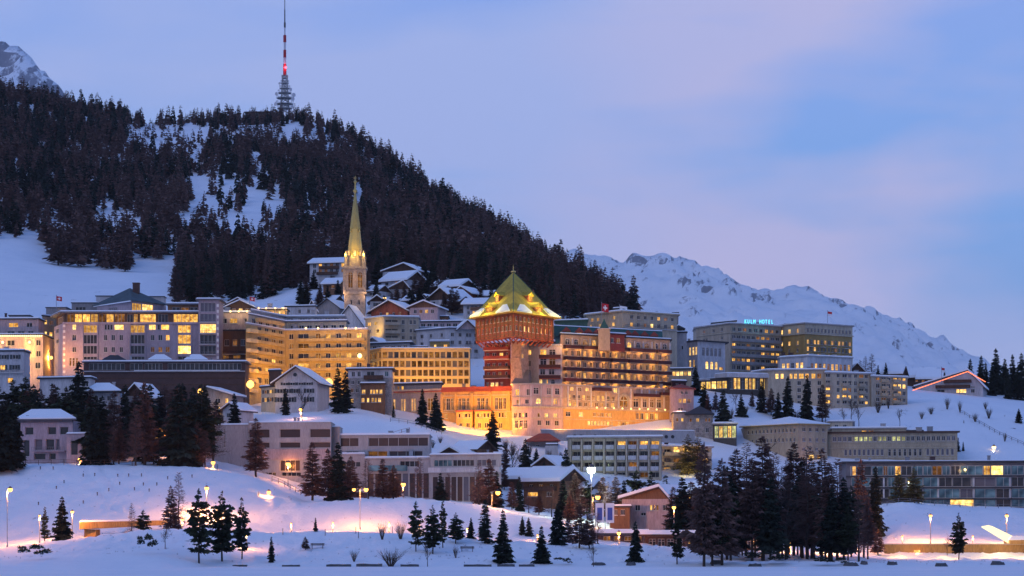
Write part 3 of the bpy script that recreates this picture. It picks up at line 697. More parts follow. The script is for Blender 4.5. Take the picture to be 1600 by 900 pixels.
        for e0, e1, r0, r1 in sl:
            dn = (e0-r0); k = 1+ov/np.linalg.norm(dn); zz = zr-rise*k
            a0 = r0+dn*k-along*ov; a1 = r1+dn*k+along*ov; b0 = r0-along*ov; b1 = r1+along*ov
            cr = (a1-a0)[0]*(b0-a0)[1]-(a1-a0)[1]*(b0-a0)[0]
            o = [(*a0, zz), (*a1, zz), (*b1, zr), (*b0, zr)]
            if cr < 0: o = [o[1], o[0], o[3], o[2]]
            s.slab('roof', roofm, *o, .28, .01)
            if snow:
                i0 = r0+dn*(k-.03)-along*(ov-.2); i1 = r1+dn*(k-.03)+along*(ov-.2); j0 = r0-along*(ov-.2); j1 = r1+along*(ov-.2); z3 = zr-rise*(k-.03)
                o = [(*i0, z3), (*i1, z3), (*j1, zr), (*j0, zr)]
                if cr < 0: o = [o[1], o[0], o[3], o[2]]
                s.slab('roof_snow', 'snow', *o, snowt, .295)
        return ring, z0, z1, zr
    def hip(s, ring, z1, rise, ov=.8, roofm='roofdark', snow=None, ridge=.0, name='roof', bare=0.0):
        """hipped roof on four corners (front left, front right, back right, back left)"""
        c = sum(ring)/4; ro = [p+(p-c)/np.linalg.norm(p-c)*ov*1.4 for p in ring]
        m0 = (ring[0]+ring[3])/2; m1 = (ring[1]+ring[2])/2; r0 = c+(m0-c)*ridge; r1 = c+(m1-c)*ridge
        def shell(nm, m, zb, t, sh):
            rr = [c+(p-c)*sh for p in ro]; mb = MB()
            lo = [(*p, zb) for p in rr]; e = [(*p, zb+t) for p in rr]; a = (*r0, zb+rise+t); b = (*r1, zb+rise+t)
            mb.poly(lo[::-1])
            for i in range(4): j = (i+1) % 4; mb.poly([lo[i], lo[j], e[j], e[i]])
            if ridge > 0: mb.poly([e[0], e[1], b, a]); mb.poly([e[1], e[2], b]); mb.poly([e[2], e[3], a, b]); mb.poly([e[3], e[0], a])
            else:
                for i in range(4): mb.poly([e[i], e[(i+1) % 4], a])
            return mb.build(nm, m, s.root)
        shell(name, roofm, z1+.02, .25, 1)
        if snow: shell('roof_snow', 'snow', z1+.28, .25, .98)
    def balc(s, A, B, row, pxa, pxb, m='frame', out=1.3, h=1.0, slabm='frame', bars=False, thick=.18):
        """balcony on wall A-B, floor at the given row, between columns pxa and pxb"""
        A = s.P(*A); B = s.P(*B); D = (B-A)/np.linalg.norm(B-A); no = np.array((D[1], -D[0])); z0 = s.z(row)
        u0, u1 = s.u(A, B, pxa), s.u(A, B, pxb); p0 = A+D*u0; p1 = A+D*u1
        mb = MB()
        def bx(a, b, o0, o1, za, zb, m_):
            q_ = [a+no*o1, b+no*o1, b+no*o0, a+no*o0]; mb.prism([tuple(p) for p in q_], za, zb, m_)
        bx(p0, p1, .01, out, z0-thick, z0, 1)
        if bars:
            bx(p0, p1, out-.06, out, z0+h-.08, z0+h, 0); n = max(2, int((u1-u0)/.5))
            for k in range(n+1):
                c = p0+(p1-p0)*k/n; bx(c-D*.03, c+D*.03, out-.05, out-.01, z0, z0+h-.08, 0)
        else:
            bx(p0, p1, out-.1, out+.02, z0+.003, z0+h, 0)
            bx(p0, p0+D*.1, .02, out-.1, z0+.003, z0+h, 0); bx(p1-D*.1, p1, .02, out-.1, z0+.003, z0+h, 0)
        return mb.build('balcony', [m, slabm], s.root)
    def chim(s, px, d, rt, rb, wpx=5, m='concrete', snow=True):
        c = s.P(px, d); w = wpx/F*d/2; mb = MB(); mb.box(c[0]-w, c[0]+w, c[1]-w, c[1]+w, s.z(rb), s.z(rt)); 
        mb.box(c[0]-w-.12, c[0]+w+.12, c[1]-w-.12, c[1]+w+.12, s.z(rt)+.002, s.z(rt)+.25); mb.build('chimney', m, s.root)
    def strip(s, name, m, A, B, rt, rb, out=.15, pxa=None, pxb=None, gap=.0):
        """moulding, pilaster or fascia standing proud of wall A-B"""
        A = s.P(*A); B = s.P(*B); L_ = np.linalg.norm(B-A); D = (B-A)/L_; no = np.array((D[1], -D[0]))
        u0 = 0 if pxa is None else s.u(A, B, pxa); u1 = L_ if pxb is None else s.u(A, B, pxb)
        a, b = A+D*u0, A+D*u1; mb = MB(); mb.prism([tuple(a+no*out), tuple(b+no*out), tuple(b+no*(gap+.004)), tuple(a+no*(gap+.004))], s.z(rb), s.z(rt)); return mb.build(name, m, s.root)
    def flood(s, px, d, row, power, col=GOLD, size=.4):
        p = s.P(px, d); l = bpy.data.lights.new('floodlight', 'SPOT'); l.energy = power; l.color = col; l.shadow_soft_size = size; l.spot_size = radians(150); l.spot_blend = .8
        o = bpy.data.objects.new('floodlight', l); COL.objects.link(o); o.parent = s.root; o.location = (p[0], p[1], s.z(row)); o.rotation_euler = (radians(112), 0, 0)
    def bulb(s, px, d, row, m='warmlamp', r=.3, power=0, col=(1, .7, .3), name='wall_lamp'):
        p = s.P(px, d); mb = MB(); mb.lathe([(r*.3, -r), (r*.9, -r*.5), (r, 0), (r*.8, r*.6), (r*.3, r)], 8)
        mb.build(name, m, s.root, (p[0], p[1], s.z(row)))
        if power: lamp_light(s.root, (p[0], p[1]-.9, s.z(row)), power, col, .3)
    def roofbox(s, pxa, pxb, d, rt, rb, m='white', roofm='roofdark', depth=5, win=None, snow=True):
        s.block([(pxa, d), (pxb, d)], rt, rb, m, depth, {0: win} if win else None, 'flat', .3, roofm, snow, .15, .25, .25)
def hash_name(t): return sum((i+1)*ord(c) for i, c in enumerate(t)) % 99991
# ---------------------------------------------------------------- upper village, from the meadow side to the church
E = [(pa, pa) for pa in ()]
def ev(a, b, n, w): return [(a+(b-a)*(i+.5)/n, w) for i in range(n)]

b = Bld('hotel', 'pink flat-roofed hotel with a string of lights along its parapet', 'hotel', 20, 770)
b.block([(-70, 772), (67, 770)], 524, None, 'pink', 16, {0: [(531, 540, [(-40, 12), (-12, 10), (17, 12), (60, 7)], 'd'), (548, 557, [(-30, 10), (5, 8), (60, 7)], 'dmd'), (566, 576, [(-40, 12), (-12, 12), (20, 10), (59, 8)], 'dldd')]})
b.block([(-70, 777), (60, 775)], 497, 524, 'pink', 12, {0: [(502, 509, [(-20, 12), (21, 15), (46, 9)], 'dld'), (515, 522, [(17, 12), (33, 11), (48, 9)], 'd')]})
b.roofbox(14, 46, 782, 488, 497, 'greywall')
b.roofbox(72, 104, 790, 472, 486, 'greywall', depth=8)
mb = MB()
for k in range(46):
    p = b.P(-66+2.9*k, 769.5); mb.lathe([(.05, -.16), (.2, 0), (.05, .16)], 5, tuple(p))
mb.build('string_lights', 'string', b.root, (0, 0, b.z(525)))
for px, row in ((4, 535), (46, 535), (45, 551)): b.bulb(px, 769.4, row, 'warmlamp', .42, 700, GOLD)
b.flood(42, 761, 574, 4200, GOLD); b.flood(-30, 760, 572, 3000, GOLD)

b = Bld('street_house', 'narrow house lit yellow in the lane beside the pink flat-roofed hotel', 'house', 77, 786)
b.block([(66, 784), (86, 789)], 495, None, 'sand', 10, {0: [(500, 507, [(71, 6), (81, 5)], 'lm'), (518, 525, [(71, 6), (80, 5)], 'bl'), (543, 550, [(73, 9)], 'b')]})
b.bulb(80, 780, 561, 'sodiumsoft', .5, 2600, GOLD); b.flood(78, 779, 575, 1800, ORG)

b = Bld('white_house', 'small white house with shuttered windows and a flat dark roof below the pink hotel', 'house', 10, 700)
b.block([(-45, 702), (37, 700)], 549, None, 'white', 9, {0: [(554, 561, [(-20, 9), (6, 9), (24, 9)], 'd', 's'), (570, 578, [(-20, 9), (4, 8), (23, 9)], 'dld', 's'), (590, 598, [(16, 9)], 'l', 'c')]})
b.roofbox(-10, 26, 704, 545.5, 549, 'roofdark')
b.balc((-45, 702), (37, 700), 582, -2, 36, 'railing', 1.0, .9, bars=True)

# the big lilac hotel
b = Bld('grand_hotel', 'large lilac hotel with glazed top storey, bay windows and green hipped roof house', 'hotel', 205, 757)
A, B = (98, 757), (310, 757)
bays = [(141, 21), (215, 22), (288, 20)]
rows = []
for c, w in bays:
    k = bays.index((c, w))
    rows += [(508, 520, [(c, w)], 'l', 'g'), (523, 537, [(c, w)], 'ddl'[k], 'g'), (540, 553, [(c, w)], 'ddb'[k], 'g'), (557, 562, [(c, w)], 'd', 'g')]
rows += [(507, 515.5, [(116, 6), (165, 3.6), (169.5, 3.6), (174, 3.6), (186, 15), (238, 11), (248, 4), (258, 13)], 'bdddbbdl'), (523, 532, [(116, 6), (165, 5.5), (177, 5.5), (189.5, 5.5), (238.5, 6), (250.5, 6.5), (262, 6.5)], 'ddddddl' 'l'), (542, 550.5, [(116, 6), (165, 5.5), (177, 5.5), (189.5, 5.5), (238.5, 6), (250.5, 6.5), (262, 6.5)], 'ddddmmm'),
         (559, 572, [(110, 3.5), (115, 3.5), (120, 3.5)], 'm')]
b.block([(85, 771), A, B], 505, None, 'lilac', 15, {1: rows, 0: [(510, 517, [(90, 4)], 'd'), (526, 533, [(90, 4)], 'd')]}, roof=None)
for c, w in bays:
    for e in (-1, 1): b.strip('pilaster', 'lilac', A, B, 505, 585, .35, c+e*(w/2+1)-.8, c+e*(w/2+1)+.8)
for e in range(9): b.strip('quoin', 'quoin', A, B, 507+e*9, 511+e*9, .12, 98.3, 102)
for e in range(10): b.strip('quoin', 'quoin', (310, 755), (342, 755), 476+e*9, 480.5+e*9, .12, 338.6, 341.9)
b.block([(88, 773), (100, 758.5), (310, 758.5)], 489, 505.2, 'timberbrown', 13, {1: [(490, 503.5, ev(104, 178, 6, 11.6)+[(187, 16), (203, 9), (212, 6.5), (231, 25), (255, 15), (290, 38)], 'mlllmlmdlldl', 'g')], 0: [(492, 502, [(94, 8)], 'm', 'g')]}, ov=1.6, roofm='roofgrey', thick=.5)
b.strip('cornice', 'lilac', A, B, 503.5, 506.5, .5)
b.block([(310.2, 755), (342, 755)], 470, None, 'lilac', 12, {0: [(474, 488, [(325, 24)], 'w', 'g'), (507, 521, [(325, 25)], 'b', 'g'), (524, 538, [(325, 25)], 'd', 'g'), (541, 554, [(325, 25)], 'd', 'g'), (491, 503, [(325, 25)], 'w', 'g')]}, ov=1.0, roofm='roofgrey')
for r in (522, 539, 555, 504.5): b.balc((310.2, 755), (342, 755), r, 311.5, 337.5, 'railing', 1.0, .8, bars=True)
b.block([(262, 768), (311, 768)], 471, 489, 'timberbrown', 10, {0: [(475, 486, ev(268, 310, 3, 12), 'dmd', 'g')]}, ov=.8, roofm='roofgrey')
pts, z0, z1 = b.block([(152, 780), (205, 765), (254, 777)], 467, 489, 'lilac', 8, {0: [(473, 480.5, ev(170, 184, 4, 2.6), 'd')], 1: [(469, 482.5, [(214, 15), (231, 17)], 'lb', 'g')]}, roof=None)
ring = [pts[0], pts[1], pts[2], b.P(203, 795)]
ring = [b.P(148, 782), b.P(205, 764), b.P(257, 778), b.P(202, 797)]
b.hip(ring, z1, 27/F*765, .6, 'rooftile', False)
b.strip('roof_snow', 'snow', (148, 782), (205, 763.5), 466.5, 468, .5)
b.chim(213, 777, 433, 449, 10, 'clinker')
b.roofbox(150, 187, 792, 446, 466, 'white', win=[(450, 462, [(175, 16)], 'd', 'g')], snow=False)
b.roofbox(231, 256, 792, 447, 466, 'white', snow=False)
b.roofbox(112, 152, 786, 460, 480, 'greywall', win=[(466, 474, [(126, 16)], 'd', 'g')])
for k in range(5): b.flood(112+48*k, 745, 579, 5200, (1, .50, .18))
b.flood(92, 752, 560, 2200, ORG)
b.flood(205, 752, 498, 350, GOLD)

b = Bld('podium_building', 'long low dark building with a band of glass below the lilac hotel', 'building', 255, 735)
A, B = (131, 736), (383, 735)
b.block([A, B], 566, None, 'clinker', 12, {0: [(567.5, 578, [(167, 56), (213, 20), (240, 28), (290, 56), (348, 58)], 'dddd', 'g')]}, ov=.8, roofm='roofgrey', thick=.3)
b.strip('ledge', 'concrete', A, B, 579.3, 581, .7); b.strip('ledge_snow', 'snow', A, B, 578.4, 579.2, .6, 210, 375)
for r in (590, 600, 610): b.strip('cladding_board', 'timberdark', A, B, r, r+2, .06)
for c in (178, 250, 306):
    ring = [b.P(c-18, 738), b.P(c+18, 738), b.P(c+18, 745), b.P(c-18, 745)]
    zz = b.z(562.5)
    b.hip(ring, zz, 1.6, .2, 'roofdark', c != 178, .35, 'skylight')

b = Bld('terrace_house', 'pale pink house with a brown gabled top and lit roof terrace', 'house', 370, 775)
b.block([(343, 776), (390, 775)], 489, None, 'pink', 12, {0: [(497, 505, [(350, 9), (365, 12), (384, 4)], 'dld')]}, ov=.6, roofm='roofgrey')
b.gabled((353, 781), (396, 781), 8, 478, 10, 'front', 'timberbrown', 'timberdark', {0: [(479, 487, ev(360, 392, 3, 6), 'mlm')]}, rb=489)
for px in (360, 373, 386): b.bulb(px, 774, 487, 'warmlamp', .28, 200)
b = Bld('brown_block', 'dark brown timber-clad block between the lilac hotel and the golden apartments', 'building', 362, 765)
b.block([(342.5, 766), (388, 765)], 517, None, 'timberbrown', 10, {0: [(530, 540, ev(348, 386, 3, 7), 'dmd'), (555, 560, [(352, 12), (370, 12)], 'mm', 'g'), (563, 568, [(355, 10), (368, 9)], 'll', 'g')]}, ov=.8, roofm='roofdark', snow=False)
b.balc((342.5, 766), (388, 765), 553, 343, 387, 'timberdark', 1.0, .9)
for k in range(5): b.strip('cornice_block', 'white', (342.5, 766), (388, 765), 513.5, 516.5, .2, 345+9*k, 348+9*k)

# golden apartment block: two wings meeting in a hollow corner
b = Bld('apartment_block', 'long cream apartment block with stepped balconies lit golden from the street', 'apartment block', 450, 772)
C0, C1, C2_, C3 = (384, 752), (446, 778), (574, 773), (590, 777)
fl = [(500, 510), (519.5, 528), (535, 543), (550.5, 559), (566, 574), (581, 589), (597, 606)]
lw = []; rw = []
for i, (t, u_) in enumerate(fl):
    lw.append((t-5+i*.2, u_-5+i*.2, ev(400, 445, 4, 6.2), 'r2' if i > 1 else 'd'))
    if i: rw.append((t, u_, [(455, 7), (474, 17), (497, 8), (512.5, 8), (529, 8), (545, 8), (561, 8)], 'r2' if i < 3 else 'r3'))
b.block([C0, C1, C2_], 515, None, 'honey', 14, {0: lw, 1: rw}, ov=.5, roofm='concrete')
b.block([(388, 756), (446, 783), (541, 780)], 499, 515.2, 'cream', 10, {0: [(503, 511, ev(392, 445, 5, 6), 'r1')], 1: [(504, 512, ev(452, 540, 7, 8), 'd')]}, ov=.6, roofm='roofgrey')
b.block([(392, 766), (446, 790), (538, 788)], 488, 499.2, 'greywall', 8, {1: [(490, 497, ev(452, 532, 6, 9), 'd', 'g')]}, ov=.5, roofm='metal')
for i, (t, u_) in enumerate(fl[:-1]):
    if i: b.balc(C1, C2_, u_+3.2, 466, 571, 'honey', 1.1, .75, 'honey')
    b.balc(C0, C1, u_-3+i*.2, 398, 440, 'honey', 1.0, .75, 'honey')
for i in range(7): b.balc((384, 752), (398, 757.9), 526+i*15.2, 384.6, 397, 'whiteframe', 1.4, .9, 'whiteframe')
b.balc((446, 783), (541, 780), 515.1, 448, 540, 'railing', 1.0, .8)
for px, row in ((478, 513), (497, 513), (540, 513), (556, 513)): b.bulb(px, 771.5, row, 'warmlamp', .3, 260, (1, .55, .3))
for px, d, r, p in ((400, 744, 608, 4500), (455, 757, 600, 5200), (515, 758, 600, 5600), (392, 742, 560, 1200), (560, 758, 603, 5500), (428, 752, 600, 6500)): b.flood(px, d, r, p, (1, .43, .025))
b.bulb(391, 737, 611, 'sodiumsoft', 1.1); b.bulb(514, 744, 606, 'sodiumsoft', 1.1); b.bulb(562, 771.4, 556, 'warmlamp', .7)

b = Bld('white_chalet', 'white chalet with dark shutters and a big snowy gable in front of the golden apartments', 'chalet', 462, 712)
ring, z0, z1, zr = b.gabled((430, 714), (496, 712), 14, 597, 23, 'front', 'white', 'timberdark', {0: [(594.5, 601.5, [(446, 8), (457, 8), (470, 8), (482, 8)], 'd', 's'), (607, 614, [(437, 9), (451, 8), (462, 8), (483, 9)], 'd', 's'), (620, 628, [(437, 9), (455, 9), (483, 9)], 'd', 's')], 3: [(604, 611, [(415, 5), (424, 5)], 'lm'), (619, 626, [(413, 5), (422, 5)], 'll')]}, ov=1.3)
b.block([(408, 722), (431, 716)], 603, None, 'cream', 10, {0: [(607, 613, [(415, 5), (423, 5)], 'ml', 's'), (619, 626, [(415, 5), (423, 5)], 'lm', 's')]}, ov=.6)
b.block([(420, 724), (438, 722)], 576, 597, 'timberdark', 4, None, ov=.3)
mb = MB(); c = b.P(461, 711.8); mb.lathe([(.55, 0), (.55, .1)], 12); o = mb.build('round_window', 'glassdark', b.root, (c[0], c[1], b.z(585.5))); o.rotation_euler = (pi/2, 0, 0)
b.flood(404, 708, 622, 1300, GOLD)

b = Bld('stone_villa', 'grey rendered villa with white top floor and snowy flat roof', 'villa', 578, 728)
A, B = (544, 730), (612, 728)
b.block([A, B], 590, None, 'rubble', 11, {0: [(594, 600, [(551, 5), (561, 5)], 'dd'), (606, 613, [(550, 5), (558, 5)], 'md'), (622, 629, [(550, 5)], 'l')]}, roof=None)
b.block([A, B], 577.5, 590.2, 'white', 11, {0: [(580, 588, [(552, 5), (561, 5), (579, 12), (604, 6)], 'dddk')]}, ov=1.0, roofm='timberdark')
b.balc(A, B, 592, 570, 599, 'timberdark', 1.6, 1.0, 'timberdark')
b.block([(564, 727), (601, 726)], 601, None, 'timberbrown', 6, {0: [(609, 616, [(568, 6), (580, 4), (584.5, 4), (589, 4), (595, 5)], 'lllll'), (622, 629, [(567, 5), (575, 4), (582, 4), (587, 4), (593, 5)], 'lblll')]}, ov=.5, roofm='timberdark')
b.flood(585, 716, 630, 250, ORG)

# golden colonnade
b = Bld('office_block', 'golden lattice-fronted block of dark panes in white frames', 'office building', 655, 785)
A, A1, B = (574, 796), (596, 786), (734, 786)
rr_ = [(549, 559), (563, 573), (577, 587), (591, 599.5)]
b.block([A, A1, B], 545.5, None, 'whiteframe', 14, {1: [(t, u_, ev(596.5, 733.5, 15, 7.4), ('mmmmwmmm' if i else 'mwdmmdwmm'), 'p') for i, (t, u_) in enumerate(rr_)], 0: [(t, u_, ev(575, 596, 3, 5.4), 'm', 'p') for t, u_ in rr_]}, ov=.4, roofm='whiteframe', rev=.5)
for k in range(16): b.strip('mullion', 'whiteframe', A1, B, 545.5, 603, .28, 596.4+k*9.13-.55+.4, 596.4+k*9.13+.55)
for r in (546, 560.2, 574.2, 588.2, 601): b.strip('transom', 'whiteframe', A1, B, r, r+1.2, .3)
b.block([(575, 800), (640, 794)], 533, 545.4, 'white', 8, {0: [(536, 543, ev(580, 638, 6, 6), 'd', 'g')]}, ov=1.6)
b.gabled((572, 802), (594, 800), 6, 531, 8, 'front', 'greywall', 'roofgrey', rb=545)
b.roofbox(640, 668, 795, 538, 545.4, 'white', win=[(540, 544, ev(642, 666, 3, 5), 'kdd')])
for k in range(5): b.flood(600+32*k, 776, 606, 2600, (1, .46, .05))
b.flood(580, 785, 603, 1500, (1, .6, .16)); b.bulb(562, 779, 556, 'sodiumsoft', .6)

b = Bld('beige_apartments', 'beige flat-roofed apartment house with curved balconies behind the lattice block', 'apartment block', 612, 845)
A, A1, B = (571, 851), (600, 843), (654, 845)
b.block([A, A1, B], 496.5, None, 'beige', 12, {0: [(502, 508, [(577, 5), (587, 5)], 'll'), (514, 520, [(577, 5), (590, 5)], 'dm')], 1: [(500, 507, [(612, 20), (630, 5), (642, 4), (648, 4)], 'd'), (514, 520, [(612, 20), (630, 5), (642, 4), (648, 4)], 'dddd'), (525, 531, [(612, 20), (630, 5), (642, 4), (648, 4)], 'd')]}, ov=.5, roofm='concrete')
for r in (508, 521, 532.5): b.balc(A1, B, r, 601, 625, 'beige', 1.2, .8, 'beige')
b.flood(580, 841, 520, 2600, (1, .6, .12))
b = Bld('terrace_block', 'pale block with a wide roof terrace stepping up behind the beige apartments', 'building', 672, 870)
b.block([(652, 872), (722, 870)], 503, None, 'pink', 10, {0: [(505, 511, ev(656, 716, 6, 7), 'dddwdd', 'g')]}, ov=.6)
b.block([(655, 880), (700, 879)], 492, 503, 'timberbrown', 8, {0: [(495, 501, ev(658, 698, 5, 6), 'd')]}, ov=.5)

b = Bld('white_apartments', 'white apartment house with small gable and green window shutters above the lattice block', 'apartment block', 700, 835)
A, A1, B = (650, 845), (702, 834), (758, 838)
r4 = [(520, 526), (532, 538), (545, 551), (558, 564)]
b.block([A, A1, B], 514, None, 'white', 13, {0: [(t, u_, [(659, 5), (673, 4), (690, 4)], 'd') for t, u_ in r4[:2]], 1: [(t, u_, [(707, 5), (719, 5), (730, 4), (734.5, 4), (744, 6)], 'dddwd') for t, u_ in r4]+[(571, 577, [(744, 6)], 'd')]}, ov=.6, roofm='roofgrey')
b.gabled((718, 833), (742, 834), 9, 513.5, 11, 'front', 'pink', 'timberdark', rb=515)
b.roofbox(656, 690, 850, 507, 513.6, 'white', win=[(509, 512.5, ev(658, 688, 5, 4), 'd')])
for r in (540, 566): b.balc(A1, B, r, 726, 738, 'metaldark', .9, .8, bars=True)
b.block([(672, 830), (702, 829)], 536, None, 'ochre', 5, {0: [(540, 546, [(680, 4), (696, 6)], 'll'), (550, 556, [(680, 4), (696, 6)], 'ml')]}, ov=.4, roofm='concrete')

# church
b = Bld('church', 'white church nave with a steep gable sweeping down on one side', 'church', 545, 872)
b.gabled((514, 876), (573, 872), 22, 516, 38, 'front', 'white', 'roofdark', {0: [(497, 504, [(545, 5)], 'd', 'arch'), (505, 510, [(543, 2.2), (547.5, 2.2), (551, 2.2)], 'd')]}, ov=.7, frac=.54, snow=True)
b = Bld('church_tower', 'slender stone church steeple with arched belfry and floodlit golden spire', 'tower', 555, 884)
w = 3.55; cx = 0.0
b.oz = b.oz
def sq(k): return [(-k, -k), (k, -k), (k, k), (-k, k)]
mb = MB()
A_, B_, C_, D_ = [np.array(p) for p in sq(w)]
zt0, zt1, zt2, zt3 = b.z(462), b.z(420), b.z(400), b.z(281)
b.facade(mb, A_, B_, -8, zt1, [(426, 451, [(547.5, 7.5), (562.5, 7.5)], 'm', 'arch'), (470, 477, [(549, 2.5), (561, 2.5)], 'd'), (486, 494, [(555, 3)], 'd')], .7)
for p, q_ in ((B_, C_), (C_, D_), (D_, A_)): b.facade(mb, p, q_, -8, zt1, [], .3)
mb.poly([(*p, zt1) for p in sq(w)]); mb.build('shaft', 'stone', b.root)
for r, k, h in ((461, .45, 1.0), (421.5, .5, .9), (424.5, .25, .4)):
    mb = MB(); mb.box(-w-k, w+k, -w-k, w+k, b.z(r), b.z(r)+h); mb.build('cornice', 'stone', b.root)
for e in (-1, 1):
    mb = MB(); mb.box(e*w-.45, e*w+.45, -w-.35, -w+.55, b.z(458), b.z(423)); mb.build('pilaster', 'stone', b.root)
mb = MB(); mb.box(-.45, .45, -w-.3, -w-.01, b.z(458), b.z(424)); mb.build('pilaster', 'stone', b.root)
mb = MB(); mb.lathe([(w*.98, b.z(417.3)), (w*.92, b.z(404)), (w*.82, b.z(400))], 8, ph=pi/8); mb.build('octagon', 'stone', b.root)
for ex in (-1, 1):
    for ey in (-1, 1):
        mb = MB(); mb.lathe([(.55, b.z(417.2)), (.5, b.z(403)), (.7, b.z(402.5)), (.05, b.z(393))], 6, (ex*w*.86, ey*w*.86)); mb.build('pinnacle', 'stone', b.root)
for k in range(8):
    a = pi/8+k*pi/4+pi/8; mb = MB(); q_ = (cos(a)*w*.83, sin(a)*w*.83)
    ring = [(q_[0]-.5, q_[1]-.5), (q_[0]+.5, q_[1]-.5), (q_[0]+.5, q_[1]+.5), (q_[0]-.5, q_[1]+.5)]
    mb.hexa([(*p, b.z(401)) for p in ring], [(*p, b.z(396)) for p in ring]); mb.hexa([(*p, b.z(396)) for p in ring], [(q_[0], q_[1], b.z(390))]*4); mb.build('gablet', 'stone', b.root)
mb = MB(); mb.lathe([(w*.80, b.z(400)), (w*.60, b.z(372)), (w*.50, b.z(358))], 8, ph=pi/8); mb.build('spire_base', 'gold', b.root)
mb = MB(); mb.lathe([(w*.52, b.z(358)), (w*.54, b.z(357)), (w*.10, b.z(302))], 8, ph=pi/8); mb.build('spire', 'spirelead', b.root)
for k in range(4):
    a = -pi/2+k*pi/2+pi/4; mb = MB(); mb.lathe([(.35, b.z(364)), (.35, b.z(361)), (.02, b.z(357))], 4, (cos(a)*w*.55, sin(a)*w*.55)); mb.build('lucarne', 'gold', b.root)
mb = MB(); mb.lathe([(.3, b.z(302)), (.85, b.z(298)), (.3, b.z(295)), (.2, b.z(287)), (.65, b.z(284)), (.1, b.z(281))], 8); mb.build('finial', 'gold', b.root)
mb = MB(); mb.box(-.1, .1, -.1, .1, b.z(281), b.z(275)); mb.box(-.6, .6, -.09, .09, b.z(278.4), b.z(277.6)); mb.build('cross', 'gold', b.root)
for ex in (-1, 1):
    lamp_light(b.root, (ex*3.2, -3.6, b.z(399)), 500, (1, .62, .07), .2, 'floodlight'); lamp_light(b.root, (ex*3.9, -5.2, b.z(463)), 260, (1, .62, .3), .2, 'floodlight')
lamp_light(b.root, (0, -4.6, b.z(398)), 600, (1, .68, .10), .2, 'floodlight'); lamp_light(b.root, (0, -6.5, b.z(436)), 260, (1, .55, .25), .3, 'floodlight')
for ex in (-1, 1): lamp_light(b.root, (ex*5, -6, b.z(396)), 1000, (1, .62, .08), .3, 'floodlight'); lamp_light(b.root, (ex*4, -6, b.z(350)), 160, (1, .66, .10), .3, 'floodlight')
lamp_light(b.root, (0, 0, b.z(445)), 120, (1, .5, .2), .3, 'belfry_light')

# chalets on the slope above
def chalet(label, A, B, back, rt, rise, face, mat='white', win=None, gm='timberdark', ov=1.0, group=None, roofm='timberdark', frac=.5, balc=(), name='chalet', chim=None, snowt=.5):
    b = Bld(name, label, 'chalet', (A[0]+B[0])/2, A[1], group)
    win = [(w_[0], w_[1], w_[2], 'dldm' if w_[3] == 'd' and len(w_[2]) > 1 else w_[3])+tuple(w_[4:]) for w_ in win] if win else None
    b.gabled(A, B, back, rt, rise, face, mat, roofm, {0: win} if win else None, ov, gm=gm, frac=frac, snowt=snowt)
    for r, pa, pb, m in balc: b.balc(A, B, r, pa, pb, m, 1.1, .9, m)
    if chim: b.chim(*chim)
    return b
chalet('wide white chalet at the wood edge beside the steeple, two balconies under a snowy roof', (484, 962), (541, 958), 11, 412, 8, 'side', 'white', [(412.6, 419, ev(487, 540, 6, 5), 'd'), (421, 427, ev(487, 540, 6, 5), 'dmmddm')], balc=[(420.5, 500, 530, 'timberdark'), (429.5, 496, 528, 'timberdark')])
chalet('small snowy roof low beside the steeple under the wide white chalet', (505, 940), (530, 938), 8, 444, 8, 'side', 'timberbrown', [(446, 451, [(520, 5)], 'm')])
chalet('topmost white chalet with dark gable and two balconies behind the steeple', (598, 985), (652, 980), 12, 425, 11, 'front', 'white', [(416, 424, [(606, 10)], 'd'), (427, 432, ev(601, 650, 5, 6), 'd'), (436, 441, [(612, 6), (642, 6)], 'dl')], frac=.62, balc=[(432, 622, 651, 'white')])
chalet('white chalet with deep snow on a long roof just below the topmost one', (596, 968), (636, 960), 10, 440, 12, 'side', 'white', [(442, 447, [(604, 5), (620, 5)], 'd')], snowt=.8)
chalet('grey gabled chalet at the bottom of the row of three above the steeple', (606, 945), (640, 945), 10, 452, 12, 'front', 'greywall', [(453, 460, [(620, 6)], 'd')], frac=.7)
chalet('little white house with blue shuttered window under a snowy gable by the steeple', (578, 905), (600, 905), 8, 471, 8, 'front', 'white', [(473, 479, [(589, 6)], 'd', 's')])
bb = chalet('broad brown timber gable house with snowy roof above the beige apartments', (580, 885), (637, 880), 12, 488, 16, 'front', 'timber', [(489, 494, ev(590, 630, 4, 4), 'd')], gm='timber', ov=1.2)
bb.flood(607, 874, 492, 60, ORG)
bb = chalet('pink chalet with low snowy gable and lit terrace beside the brown timber house', (640, 878), (684, 876), 12, 481, 9, 'front', 'pink', [(484, 490, ev(644, 680, 4, 5), 'dmld')], gm='timberbrown'); bb.flood(652, 868, 488, 350, (1, .45, .3))
chalet('white chalet with dark timber front and steep snowy gable above the pink terrace', (667, 915), (708, 908), 12, 470, 17, 'front', 'white', [(461.5, 466, [(676, 4)], 'd'), (472, 478, [(675, 10), (700, 4)], 'dd')], frac=.55)
chalet('small chalet with snow heaped roof at the wood edge', (689, 945), (718, 940), 9, 449, 9, 'side', 'timberdark', [(450, 455, [(700, 5)], 'd')], snowt=.8)
bb = chalet('red timber chalet with a yellow porch light by the wood', (708, 925), (735, 922), 10, 459, 9, 'front', 'timber', [(460, 466, [(716, 4), (726, 4)], 'dm')], gm='timber'); bb.bulb(727, 919, 467, 'warmlamp', .5, 900, (1, .62, .1))
